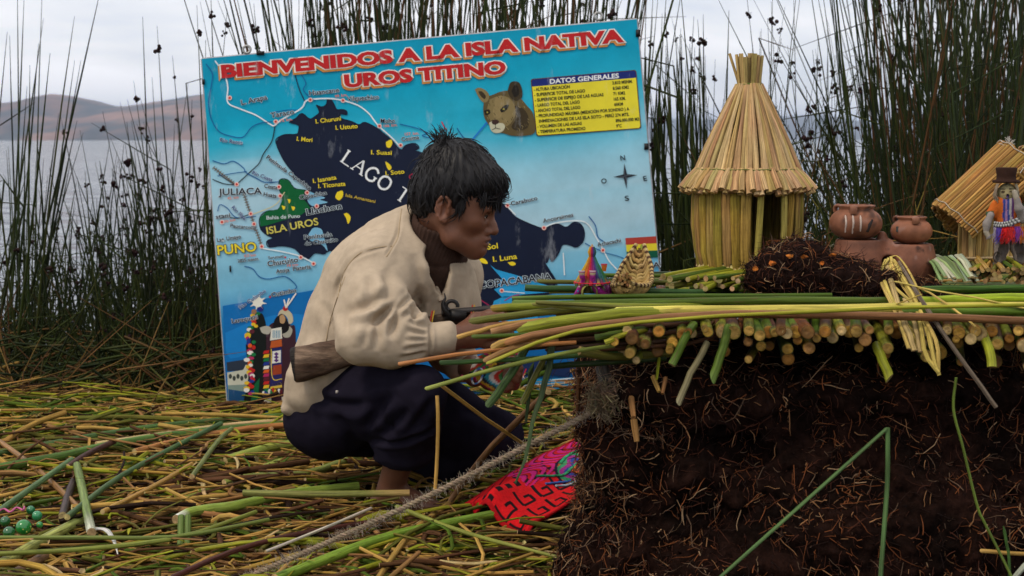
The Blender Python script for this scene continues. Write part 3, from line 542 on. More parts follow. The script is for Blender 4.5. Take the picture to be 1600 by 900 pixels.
    for k in range(46):                                       # garland of ribbons up the staff
        t = k / 45; x = 400 - 14 * t - 4 * math.sin(t * 5) + rng.uniform(-6, 6); y = 490 + 125 * t; disc(x, y, rng.uniform(3, 5.5), rng.choice(CL), 3.6 + k * 0.03, DP, rng.uniform(2.5, 4), 7)
    for k in range(8): t = k * math.pi / 4 + 0.2; poly([(403 + 5 * math.cos(t - .5), 472 + 5 * math.sin(t - .5)), (403 + 15 * math.cos(t), 472 + 13 * math.sin(t)), (403 + 5 * math.cos(t + .5), 472 + 5 * math.sin(t + .5))], S(225, 222, 205), 5, DP)
    disc(403, 472, 8, S(228, 225, 210), 5.2, DP); disc(397, 487, 4.2, S(150, 110, 80), 5.2, DP); disc(407, 482, 5, S(30, 40, 120), 5.0, DP)
    spoly([(416, 515), (425, 505), (440, 503), (455, 508), (462, 520), (462, 630), (440, 640), (420, 636), (412, 600), (416, 560)], S(56, 30, 40), 4, DP)
    spoly([(406, 512), (416, 509), (424, 513), (420, 522), (410, 520)], S(170, 166, 150), 4.4, DP); spoly([(440, 511), (450, 509), (457, 515), (453, 526), (443, 526)], S(160, 156, 140), 4.4, DP)
    spoly([(426, 512), (430, 498), (440, 490), (448, 498), (452, 512), (446, 520), (432, 522)], S(20, 16, 18), 4.6, DP); spoly([(437, 494), (442, 491), (446, 497), (444, 505), (438, 504)], S(176, 140, 100), 5, DP)
    spoly([(434, 494), (438, 485), (447, 483), (456, 490), (458, 502), (452, 506), (449, 496), (441, 490)], S(190, 180, 150), 5.2, DP); disc(446, 482, 4, S(170, 40, 36), 5.6, DP)
    for x, y in ((444, 468), (452, 466), (463, 458)): line([(447, 481), (x, y)], 2.2, S(226, 222, 210), 5.8, DP)
    for y0, h, c in ((514, 18, S(214, 210, 196)), (533, 11, S(180, 84, 36)), (545, 30, S(26, 34, 96)), (578, 26, S(40, 36, 90)), (600, 8, S(200, 170, 60))): poly([(424, y0), (440, y0 - 3), (441, y0 + h - 3), (422, y0 + h)], c, 5, DP)
    for k in range(5): line([(427 + 2.6 * k, 516), (427 + 2.6 * k, 528)], 1.2, S(60, 130, 160), 5.6, DP)
    poly([(426, 549), (439, 547), (439, 566), (425, 568)], S(216, 214, 206), 5.4, DP); 
    for k in range(3): poly([(428, 553 + 5 * k), (432, 550 + 5 * k), (436, 553 + 5 * k), (432, 556 + 5 * k)], S(80, 40, 110), 5.8, DP)
    poly([(427, 571), (440, 569), (440, 584), (426, 586)], S(150, 60, 30), 5.4, DP); line([(424, 545), (426, 590), (441, 592)], 1.2, S(220, 190, 60), 5.9, DP)
    for k in range(14): y = 548 + 6 * k; poly([(413, y), (421, y - 1), (420, y + 4), (411, y + 5)], CL[k % 8], 4.8, DP)
    for k in range(10): disc(412 + 3 * k, 612 + rng.uniform(-3, 3), 2.6, rng.choice(CL), 5.2, DP, 4, 6)
    poly([(414, 622), (424, 620), (424, 636), (410, 640)], S(196, 190, 170), 5.3, DP); poly([(440, 620), (452, 620), (458, 632), (442, 636)], S(190, 184, 164), 5.3, DP)
    for k, mb in groups.items():
        o = mb.build(k, vinyl, root, smooth=False)
        if k in ('roads_and_rivers', 'town_dots', 'islands'): o['kind'] = 'stuff'
build_banner()
# ------------------------------------------------------------------ peat block under the model island
PEAT_C = [(0.016, 0.007, 0.005), (0.060, 0.020, 0.011), (0.20, 0.065, 0.022), (0.30, 0.15, 0.065), (0.13, 0.08, 0.05), (0.42, 0.27, 0.15)]
MROOT = mat('root_fibre', attr=True, rough=0.75, spec=0.10)
MPEAT = mat('wet_peat', attr=True, rough=0.85, noise_s=70, noise_amt=0.6, bump=0.6, bump_s=140, spec=0.02)
def build_peat():
    s = Solid((0.05, 2.38, -0.05), (1.75, 3.50, 0.62), 0.0085)
    s.box((0.93, 2.98, 0.235), (0.76, 0.44, 0.275), r=0.05, k=0.03)
    s.ell((0.20, 2.72, 0.10), (0.10, 0.16, 0.16), k=0.08); s.ell((0.24, 2.66, 0.40), (0.10, 0.10, 0.10), k=0.06)
    s.ell((0.7, 2.50, 0.18), (0.30, 0.08, 0.14), k=0.08); s.ell((1.15, 2.50, 0.12), (0.25, 0.09, 0.10), k=0.08); s.ell((0.45, 2.50, 0.09), (0.22, 0.08, 0.12), k=0.08)
    s.ell((0.86, 2.50, 0.44), (0.32, 0.07, 0.05), k=0.04, op='cut')
    rc = np.random.default_rng(12)
    for k in range(26): x = rc.uniform(.2, 1.5); z = rc.uniform(.04, .46); s.ell((x, 2.535 + rc.uniform(-.02, .03), z), (rc.uniform(.02, .07), rc.uniform(.02, .05), rc.uniform(.015, .045)), k=.03, op='cut')
    for k in range(22): x = rc.uniform(.2, 1.5); z = rc.uniform(.03, .40); s.ell((x, 2.535, z), (rc.uniform(.03, .08), rc.uniform(.02, .045), rc.uniform(.02, .05)), k=.03)
    V, Q = s.mesh(); N = normals(V, Q)
    dsp = np.array([0.026 * mnoise.fractal(Vector(v * 9), 1.0, 2.1, 5) + 0.020 * mnoise.fractal(Vector(v * 38), 1.0, 2.0, 3) for v in V]); V = V + N * dsp[:, None]; N = normals(V, Q)
    q = np.array([mnoise.fractal(Vector(v * 14), 1.0, 2.0, 4) for v in V]); q = np.clip(0.5 + q, 0, 1)[:, None]
    C = np.array((0.0055, 0.003, 0.0022)) * (1 - q) + np.array((0.016, 0.007, 0.005)) * q
    o = solid_obj('peat_block', V, Q, C, MPEAT); tag(o, 'big dark block of fibrous reed root peat carrying the model island', 'peat')
    vis = (V[:, 2] > 0.02) & ((N[:, 1] < -0.15) | (N[:, 0] < -0.2) | ((N[:, 2] > 0.4) & (V[:, 1] < 2.7))); pv, pn = V[vis], N[vis]
    mk = np.array([mnoise.fractal(Vector(v * 11 + 7), 1, 2, 3) for v in pv]); hi = mk > .02; md = mk > -.25; mb = MB()
    fibres(mb, pv, pn, 6500, (.012, .045), (.0005, .0011), PEAT_C, (6, 6, 1, .3, .5, 0), seed=3, segs=3, down=.9)
    fibres(mb, pv[md], pn[md], 5200, (.012, .05), (.0006, .0012), PEAT_C, (3, 7, 3.5, 1.4, 1.6, .3), seed=13, down=.8)
    fibres(mb, pv[hi], pn[hi], 3600, (.014, .055), (.0007, .0014), PEAT_C, (1, 4, 5, 3.2, 2, 1.0), lift=.009, seed=23, down=.7)
    fibres(mb, pv, pn, 420, (.05, .11), (.0008, .0014), PEAT_C, (1, 3, 3, 2.0, 2, 1.2), lift=.014, seed=4)
    lf = pv[:, 0] < 0.30; fibres(mb, pv[lf], pn[lf], 2600, (0.015, 0.05), (0.0006, 0.0013), PEAT_C, (2, 3, 1.5, 2, 4, 1.2), lift=0.014, seed=5)
    f = mb.build('root_fibres', MROOT, o); f['kind'] = 'stuff'
    # stubs and chips caught in the top edge
    for pts, w, c in (([(940, 575, 2.62), (958, 640, 2.55)], 22, (0.055, 0.05, 0.045)), ([(985, 612, 2.55), (990, 652, 2.5)], 10, C_TAN), ([(990, 655, 2.5), (995, 690, 2.49)], 11, C_TAN), ([(905, 590, 2.7), (900, 690, 2.7)], 7, C_BROWN), ([(1020, 588, 2.52), (1030, 612, 2.5)], 8, C_STRAW), ([(1040, 590, 2.52), (1035, 615, 2.5)], 7, C_TAN), ([(1030, 560, 2.55), (1026, 592, 2.5)], 5, C_YG)):
        mb = MB(); pts = [P(*p) for p in pts]; rr = M_(w, 2.55) / 2; mb.tube(smoothpts(pts, 4), [rr, rr * 1.05, rr * 0.95, rr * 0.8], 7, jit(c), cap=jit(c) * 1.3); mb.build('reed_stub', MDRY, o)
    mb = MB(); r_ = np.random.default_rng(8)                     # matted tuft where the rope comes out
    for k in range(240):
        a = P(945, 624, 2.55) + r_.normal(size=3) * (0.011, 0.008, 0.011); d = r_.normal(size=3); d /= np.linalg.norm(d); e = np.cross(d, r_.normal(size=3)); pts = [a + d * 0.011 * t + e * 0.007 * math.sin(t * 2.2) for t in range(4)]
        mb.tube(pts, 0.0009, 3, jit((0.20, 0.145, 0.085), 0.35), cap0=False, cap1=False)
    f = mb.build('matted_tuft', MROOT, o); f['kind'] = 'stuff'
build_peat()

# ------------------------------------------------------------------ stems that make up the model island
def stem(pts, w, col, label, group=None, cap=None, n=7, taper=1.0, seg=9, name='cut_reed', material=None, cat='reed', flat=1.0, endcol=None):
    p3 = [P(*p) for p in pts]; d = np.mean([p[2] for p in pts]); r = M_(w, d) / 2; q = smoothpts(p3, n) if len(p3) > 2 else np.array([p3[0] + (p3[1] - p3[0]) * t for t in np.linspace(0, 1, n)])
    wob = np.array([[rng.gauss(0, r * 0.10) for _ in range(3)] for _ in range(n)]); q = q + wob
    c = np.repeat(jit(col, 0.12)[None], n, 0); e = np.array(endcol if endcol is not None else np.minimum(np.array(col) * 1.5 + 0.03, 0.7)); c[0] = c[0] * 0.45 + e * 0.55
    for k in range(n): c[k] *= rng.uniform(0.88, 1.12)
    mb = MB(); mb.tube(q, r * np.linspace(1, taper, n), seg, c, cap=jit(cap if cap is not None else C_PALE, 0.15), flat=flat, slant=rng.choice((0, .7, 1.3, 1.9))); o = mb.build(name, material or MREED, origin=q.mean(0)); return tag(o, label, cat, group)
def build_raft():
    GE = 'reed stems stacked crosswise with cut ends showing'; LE = 'thick cut reed stem with round pithy end poking out under the raft'
    r_ = random.Random(21); ends = []
    rows = [(2.47, 508, 23, 0.0), (2.48, 524, 22, 8), (2.51, 540, 23, 3), (2.55, 556, 28, 12)]
    for row, (d, y0, step, sh) in enumerate(rows):
        x = 955 + sh
        while x < 1680:
            if not (r_.random() < (.22, .18, .25, .5)[row]): ends.append((x + r_.uniform(-6, 6), y0 + r_.uniform(-11, 12) + (6 if x > 1480 else 0), d + r_.uniform(-0.06, 0.05), r_.choice([r_.uniform(12, 17), r_.uniform(17, 24), r_.uniform(15, 21)]), row))
            x += step + r_.uniform(-4, 5)
    for x, y, d, w, row in ends:
        y = max(y, 509 + w * .45); d = max(d, 2.465)
        dx = r_.uniform(-30, 60) if x < 1250 else r_.uniform(-60, 25); z1 = r_.uniform(-6, 6)
        c0 = r_.choice([C_GREEN, (.17, .19, .02), C_OLIVE, (.20, .20, .022), (.16, .05, .02), C_GREEN, (.085, .035, .025), (.10, .15, .02)]); a = P(x, y, d); b = P(x + dx, 0, d + 0.75); b[2] = min(a[2] + 0.008 + r_.uniform(-0.004, 0.012), .628)
        mid = a * 0.78 + b * 0.22; n = 6; q = [a, a * 0.982 + b * 0.018, a * 0.94 + b * 0.06, mid, a * 0.5 + b * 0.5, b]; rr = M_(w, d) / 2; base = np.array(r_.choice([(0.30, 0.17, 0.035), (0.26, 0.19, 0.04), (0.20, 0.08, 0.025), (0.16, 0.17, 0.03)])) * r_.uniform(0.6, 1.1); cc = [base, base * 0.6 + jit(c0) * 0.4, jit(c0), jit(c0), jit(c0), jit(c0)]
        mb = MB(); mb.tube(q, [rr * 0.97, rr, rr, rr, rr, rr], 12, np.array(cc), cap0=False)
        t, U, Vv = frames(q); a0 = np.array(q[0]); ang = np.arange(12) * math.pi / 6; cap_c = np.array(r_.choice([(0.58, 0.33, 0.055), (0.55, 0.34, 0.08), (0.42, 0.19, 0.035), (0.60, 0.42, 0.17), (0.34, 0.17, 0.05)])) * r_.uniform(0.6, 1.15)   # pithy face: rim, pith ring, heart
        tilt = r_.uniform(-0.5, 0.5); R0 = [a0 + rr * 0.97 * (math.cos(t_) * U[0] + math.sin(t_) * Vv[0]) for t_ in ang]; R1 = [a0 + t[0] * (-0.0012) + rr * 0.80 * (math.cos(t_) * U[0] + math.sin(t_) * Vv[0]) for t_ in ang]; R2 = [a0 + t[0] * 0.0012 + rr * 0.3 * (math.cos(t_) * U[0] + math.sin(t_) * Vv[0]) for t_ in ang]
        f = [(j + 12, (j + 1) % 12 + 12, (j + 1) % 12, j) for j in range(12)] + [(j + 24, (j + 1) % 12 + 24, (j + 1) % 12 + 12, j + 12) for j in range(12)] + [tuple(range(35, 23, -1))]
        mb.add(R0 + R1 + R2, f, np.concatenate([np.repeat((base * 0.8)[None], 12, 0), np.repeat(cap_c[None], 12, 0), np.repeat((cap_c * np.array((1.12, 1.12, 1.2)))[None], 12, 0)]))
        o = mb.build('cut_reed', MREED, origin=a); wd = 'green' if c0[1] > c0[0] * 1.2 else ('yellow green' if c0[1] > c0[0] * .9 else 'reddish brown'); tag(o, LE.replace('thick', 'thick ' + wd), 'reed', wd + ' ' + GE)
    E2 = 'long reed stems laid along the top of the model island'
    top = [  # points (photo x, y, metres away), width in px, colour, label
        ([(808, 475, 2.60), (1000, 473, 2.60), (1260, 470, 2.60), (1700, 468, 2.60)], 14, C_GREEN, 'long straight green reed stem along the raft under the little straw boat', None),
        ([(970, 487, 2.52), (1200, 484, 2.52), (1450, 480, 2.50), (1700, 478, 2.50)], 17, (0.50, 0.43, 0.075), 'thick pale yellow reed stem along the front of the raft', None),
        ([(800, 534, 2.46), (850, 521, 2.46), (1000, 500, 2.46), (1150, 490, 2.45), (1350, 493, 2.44), (1600, 501, 2.44), (1750, 505, 2.44)], 13, (0.22, 0.105, 0.042), 'mottled brown reed stem with orange tip along the raft front', C_ORANGE),
        ([(765, 566, 2.44), (840, 535, 2.44), (900, 517, 2.43), (1000, 504, 2.43), (1130, 493, 2.43), (1300, 486, 2.42), (1420, 480, 2.41), (1600, 476, 2.42), (1700, 474, 2.42)], 6, (0.32, 0.30, 0.025), 'thin yellow green stem slanting across the front of the raft', None),
        ([(815, 514, 2.50), (880, 503, 2.50), (985, 490, 2.51), (1100, 488, 2.55)], 21, (0.21, 0.25, 0.02), 'fat light green reed stem with torn pale tip jutting from the raft', None),
        ([(776, 481, 2.56), (840, 479, 2.56), (1000, 479, 2.58), (1200, 478, 2.62)], 13, (0.19, 0.21, 0.018), 'light green reed stem with pinkish brown tip above the rifle barrel', C_ORANGE),
        ([(742, 501, 2.52), (800, 494, 2.52), (880, 484, 2.54), (1000, 480, 2.6)], 12, C_OLIVE, 'olive reed stem with peeled tan tip beside the rifle', None),
        ([(800, 466, 2.66), (1000, 463, 2.66), (1300, 462, 2.68)], 8, C_GREEN, 'slim green reed stem second from the back at the raft tip', None),
        ([(820, 449, 2.78), (930, 453, 2.78), (1100, 458, 2.8)], 11, (0.035, 0.085, 0.022), 'dark green reed stem behind the magenta ornament', None),
        ([(845, 440, 2.86), (1000, 441, 2.86), (1300, 442, 2.9)], 7, C_OLIVE, 'slender olive reed stem at the rear of the raft', None),
        ([(1440, 470, 2.55), (1520, 468, 2.55), (1700, 464, 2.55)], 17, (0.28, 0.36, 0.02), 'bright lime green reed stem below the cloth doll', None),
        ([(1420, 486, 2.49), (1550, 487, 2.49), (1700, 487, 2.49)], 14, (0.085, 0.15, 0.014), 'green reed stem between lime stem and brown mottled stem', None),
        ([(1445, 452, 2.66), (1560, 451, 2.66), (1700, 449, 2.66)], 12, (0.04, 0.10, 0.012), 'deep green reed stem in front of the doll bundle', None),
        ([(716, 527, 2.5), (760, 514, 2.5), (800, 505, 2.51), (900, 496, 2.54)], 8, C_STRAW, 'thin tan stem tip poking out over the man\'s hand', None),
        ([(742, 526, 2.48), (800, 524, 2.48), (900, 518, 2.5), (1000, 510, 2.55)], 7, C_GREEN, 'thin green stem over the man\'s hand', None),
        ([(768, 520, 2.49), (815, 508, 2.5), (900, 500, 2.53)], 13, C_TAN, 'stubby tan reed tip over the man\'s hand', None),
        ([(775, 540, 2.47), (800, 532, 2.47), (850, 528, 2.5)], 13, C_STRAW, 'short straw reed tip bent at its end', None),
        ([(765, 560, 2.46), (800, 545, 2.46), (870, 532, 2.5)], 11, C_TAN, 'peeling tan reed tip over the woven pouch', None),
        ([(622, 569, 2.46), (700, 556, 2.46), (800, 543, 2.47), (900, 535, 2.5)], 7, C_ORANGE, 'long thin orange brown stem pointing over the man\'s knee', None),
        ([(690, 567, 2.47), (800, 562, 2.47), (900, 556, 2.5), (1000, 548, 2.55)], 8, (0.05, 0.10, 0.025), 'thin dark green stem crossing above the pouch', None),
        ([(668, 607, 2.45), (760, 580, 2.45), (880, 552, 2.47), (960, 540, 2.5)], 7, (0.24, 0.26, 0.05), 'thin yellow green stem drooping over the knee', None),
        ([(766, 630, 2.46), (790, 597, 2.47), (815, 555, 2.5), (830, 530, 2.52)], 13, (0.045, 0.08, 0.022), 'dark green reed stub with pale cut tip hanging from the raft', None),
        ([(818, 626, 2.5), (835, 590, 2.5), (850, 560, 2.52)], 10, C_OLIVE, 'olive stub hanging below the raft beside the folded leaf', None),
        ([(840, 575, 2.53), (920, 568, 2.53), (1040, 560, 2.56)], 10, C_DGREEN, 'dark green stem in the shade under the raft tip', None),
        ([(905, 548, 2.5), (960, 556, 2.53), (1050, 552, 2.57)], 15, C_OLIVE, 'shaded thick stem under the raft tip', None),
        ([(930, 528, 2.47), (955, 522, 2.49), (1010, 514, 2.55)], 11, C_GREEN, 'small green stem end at the left of the stacked ends', None),
        ([(945, 535, 2.46), (970, 525, 2.48), (1010, 515, 2.55)], 9, C_YG, 'small yellow green stem end near the stacked ends', None),
        ([(1050, 570, 2.45), (1075, 520, 2.47), (1085, 508, 2.5)], 13, C_GREEN, 'green stem hanging from the stacked ends', None),
        ([(1060, 627, 2.42), (1080, 585, 2.44), (1105, 535, 2.48)], 11, (.15, .13, .065), 'grey stem hanging down over the peat block', None),
        ([(1113, 589, 2.42), (1125, 560, 2.44), (1140, 510, 2.48)], 14, C_GREEN, 'bright green stem with slanted cut hanging over the peat', None),
        ([(1390, 590, 2.42), (1380, 565, 2.44), (1370, 540, 2.5)], 15, C_YG, 'yellow green stem with pale end hanging below the stack', None),
        ([(1550, 575, 2.42), (1545, 545, 2.44), (1535, 520, 2.5)], 15, C_YG, 'yellow tipped stem hanging below the stack', None),
    ]
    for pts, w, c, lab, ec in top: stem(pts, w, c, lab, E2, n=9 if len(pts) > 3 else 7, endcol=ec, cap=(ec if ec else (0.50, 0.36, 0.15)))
    for k in range(22):
        x0 = r_.uniform(770, 880); y0 = r_.uniform(470, 556); d = 2.50 + r_.uniform(0, .12); c = r_.choice([C_DARK, C_BROWN, C_DGREEN, C_OLIVE, C_TAN, (.10, .05, .03)]); ya = y0 + (505 - y0) * .55 + r_.uniform(-6, 6)
        stem([(x0, y0, d), (x0 + 90, (y0 * .6 + ya * .4), d), (x0 + 230, ya, d + .03), (1120, 500 + r_.uniform(-10, 10), d + .05)], r_.uniform(4, 9), c, 'thin dark stem wedged among the stems at the raft tip', 'thin stems wedged at the raft tip', n=8)
    # further stems filling the raft top behind these
    for k in range(34):
        d = 2.62 + 0.022 * k + r_.uniform(-0.01, 0.01); x0 = r_.uniform(1000, 1100) if d > 2.74 and k % 6 else r_.uniform(850, 960); z = 0.642 - 0.002 * (k % 4)
        a = P(x0, 450, d); a[2] = z + r_.uniform(-0.012, 0.004); b = P(1750, 450, d + r_.uniform(-0.05, 0.05)); b[2] = z + r_.uniform(-0.01, 0.004); c = r_.choice([C_GREEN, C_OLIVE, C_STRAW, C_DGREEN, C_YG])
        n = 7; q = [a + (b - a) * t for t in np.linspace(0, 1, n)]; rr = r_.uniform(0.0035, 0.0062); mb = MB(); mb.tube(q, rr, 7, np.array([jit(c, 0.1) for _ in range(n)]), cap=C_PALE); tag(mb.build('cut_reed', MREED, origin=a), 'reed stem lying flat in the upper layer of the raft', 'reed', 'stems filling the upper layer of the raft')
    # folded dark leaf and loose dry strips hanging left of the peat
    stem([(862, 540, 2.5), (858, 575, 2.49), (845, 620, 2.47), (832, 662, 2.45), (820, 720, 2.42), (805, 755, 2.4)], 13, (0.035, 0.06, 0.02), 'long dark green folded leaf hanging from the raft tip', cap=C_GREEN, n=11, taper=0.25, name='reed_leaf', cat='leaf', flat=0.3)
    stem([(830, 575, 2.52), (826, 620, 2.52), (822, 660, 2.52)], 10, (0.03, 0.05, 0.02), 'short dark green leaf hanging under the raft tip', cap=C_GREEN, n=6, taper=0.4, name='reed_leaf', cat='leaf', flat=0.35)
build_raft()

# ------------------------------------------------------------------ things standing on the model island
def build_hut():
    cx, D = 1166, 3.1; C0 = P(cx, 414, D); z_ = lambda y: P(cx, y, D)[2]; m = lambda px: M_(px, D)
    root = empty('straw_hut', (C0[0], C0[1], z_(414)), 'miniature round reed hut with cone roof and tied top', 'model hut')
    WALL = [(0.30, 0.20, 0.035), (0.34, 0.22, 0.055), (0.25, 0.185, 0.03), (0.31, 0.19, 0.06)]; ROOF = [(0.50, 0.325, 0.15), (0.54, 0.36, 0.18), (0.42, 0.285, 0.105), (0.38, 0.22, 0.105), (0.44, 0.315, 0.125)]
    zs = [z_(y) for y in (417, 390, 350, 310, 288)]; rs = [m(q) for q in (73, 79, 83, 84, 82)]
    def ringpt(a, r, z): return np.array((C0[0] + r * math.sin(a), C0[1] - r * math.cos(a), z))
    n = 34; door = R(17)
    for k in range(n):
        a = 2 * math.pi * k / n + rng.uniform(-0.02, 0.02); da = (a - door + math.pi) % (2 * math.pi) - math.pi
        if abs(da) < R(17): continue
        pts = [ringpt(a + 0.012 * math.sin(i * 1.3 + k), r + rng.uniform(-0.001, 0.002), z) for i, (r, z) in enumerate(zip(rs, zs))]; mb = MB(); w = rs[2] * math.pi / n * 1.12
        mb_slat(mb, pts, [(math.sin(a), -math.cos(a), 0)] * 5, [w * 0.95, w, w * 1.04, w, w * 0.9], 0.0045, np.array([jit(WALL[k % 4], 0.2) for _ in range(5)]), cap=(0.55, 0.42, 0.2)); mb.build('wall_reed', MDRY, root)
    for sgn in (-1, 1):                                       # door jambs lean together
        mb = MB(); a0 = door + sgn * R(15.5); a1 = door + sgn * R(12.5); mb.tube([ringpt(a0 * (1 - t) + a1 * t, r + 0.003, z) for t, r, z in zip((0, .25, .5, .8, 1), rs, zs)], 0.007, 7, jit((0.40, 0.33, 0.08)), cap=C_PALE); mb.build('door_jamb', MDRY, root)
    for k in range(24):                                       # tied foot of the wall
        a = -R(100) + k * R(4.6)
        if a > R(4): break
        mb = MB(); mb_slat(mb, [ringpt(a, rs[0] + 0.004, zs[0] + 0.001), ringpt(a, rs[0] + 0.002, z_(406))], (math.sin(a), -math.cos(a), 0), 0.0052, 0.003, jit((0.62, 0.47, 0.2)), cap=C_PALE); mb.build('foot_reed', MDRY, root)
    mb = MB(); mb.tube([ringpt(R(-120) + t * R(124) / 12, rs[0] + 0.006, z_(407)) for t in range(13)], 0.0011, 5, (0.05, 0.06, 0.02)); mb.build('foot_cord', MDRY, root)
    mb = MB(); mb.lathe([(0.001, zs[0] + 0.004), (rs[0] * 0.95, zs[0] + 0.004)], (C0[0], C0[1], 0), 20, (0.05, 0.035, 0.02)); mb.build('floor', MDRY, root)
    # roof: cone of flattened stems tied at the neck and again above the flared skirt
    prof = [(132, 16), (160, 30), (195, 47), (230, 63), (266, 78)]; n = 46
    for k in range(n):
        a = 2 * math.pi * k / n + rng.uniform(-0.04, 0.04); tw = rng.uniform(-0.05, 0.05); up = rng.uniform(0, 0.004)
        pts = [ringpt(a + tw * (1 - i / 4), m(r) + up, z_(y)) for i, (y, r) in enumerate(prof)]; wd = [max(0.004, 2 * math.pi * m(r) / n * 0.5 * rng.uniform(0.95, 1.35)) for y, r in prof]
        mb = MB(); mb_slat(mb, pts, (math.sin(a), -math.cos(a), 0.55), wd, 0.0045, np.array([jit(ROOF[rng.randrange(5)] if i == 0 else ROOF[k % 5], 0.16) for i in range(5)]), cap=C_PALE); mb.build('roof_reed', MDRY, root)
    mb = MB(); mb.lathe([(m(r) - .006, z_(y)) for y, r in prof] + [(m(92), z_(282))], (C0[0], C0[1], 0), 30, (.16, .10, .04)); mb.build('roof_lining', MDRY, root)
    n = 56
    for k in range(2 * n):
        a = 2 * math.pi * k / n + (math.pi / n if k >= n else 0) + rng.uniform(-0.03, 0.03); L = rng.uniform(0.92, 1.08) - (.06 if k >= n else 0); drop = rng.uniform(-2, 3) + (5 if k >= n else 0)
        p0 = ringpt(a, m(77), z_(263)); p1 = ringpt(a + rng.uniform(-.02, .02), m(77 + 13 * L), z_(277 + drop * .5)); p2 = ringpt(a + rng.uniform(-.03, .03), m(77 + 26 * L), z_(294 + drop))
        mb = MB(); rr = 0.0068 * rng.uniform(0.8, 1.15); mb.tube([p0, p1, p2], [rr * 0.8, rr, rr], 8, jit(ROOF[k % 5], 0.18), cap=jit((0.36, 0.22, 0.09), 0.3)); mb.build('skirt_reed', MDRY, root)
    for k in range(22):
        a = 2 * math.pi * k / 22 + rng.uniform(-.1, .1); fl = 1 + (0.55 if k == 16 else rng.uniform(-.08, .1)); inner = k % 3 == 0
        pts = [ringpt(a, m(15) * (.6 if inner else 1), z_(134)), ringpt(a, m(17) * (.6 if inner else 1) * (1 + (fl - 1) * .4), z_(115)), ringpt(a, m(20) * (.6 if inner else 1) * fl, z_(86 + rng.uniform(-3, 5)))]
        mb = MB(); mb_slat(mb, pts, (math.sin(a), -math.cos(a), 0.1), [0.005, 0.0058, 0.0062], 0.0035, jit((0.42, 0.30, 0.11), 0.2), cap=jit((0.25, 0.16, 0.07))); mb.build('top_reed', MDRY, root)
    for y, r, c in ((132, 17.5, (0.10, 0.16, 0.03)), (264, 80, (0.14, 0.16, 0.04))):
        mb = MB(); mb.tube([ringpt(t * math.pi / 16, m(r) + 0.003, z_(y) + 0.0012 * math.sin(t * 2.3)) for t in range(33)], 0.0014, 5, c); mb.build('cord', MDRY, root)
    # short stems it stands on
    r_ = random.Random(5)
    for k in range(40):
        lay = k // 20; d1 = 2.76 + r_.uniform(0, 0.14); x1 = 1040 + (k % 20) * 6.6 + r_.uniform(-5, 5); y1 = 452 - lay * 14 - (x1 < 1060) * 2 + r_.uniform(-5, 5); a = P(x1, y1, d1); a[2] = max(a[2], 0.664 + 0.012 * lay); b = P(x1 + r_.uniform(60, 140), 420, d1 + r_.uniform(0.22, 0.34)); b[2] = 0.668 + 0.012 * lay
        c = r_.choice([C_GREEN, C_OLIVE, C_YG, C_YG, C_GREEN, C_STRAW]); mb = MB(); rr = r_.uniform(0.0045, 0.0075); mb.tube([a, a * .7 + b * .3, a * .3 + b * .7, b], rr, 8, np.array([jit(c) for _ in range(4)]), cap=jit((0.42, 0.30, 0.13), 0.3)); tag(mb.build('cut_reed', MREED, origin=a), 'short green reed stem in the bundle under the round hut', 'reed', 'short stems bundled under the round hut')
build_hut()

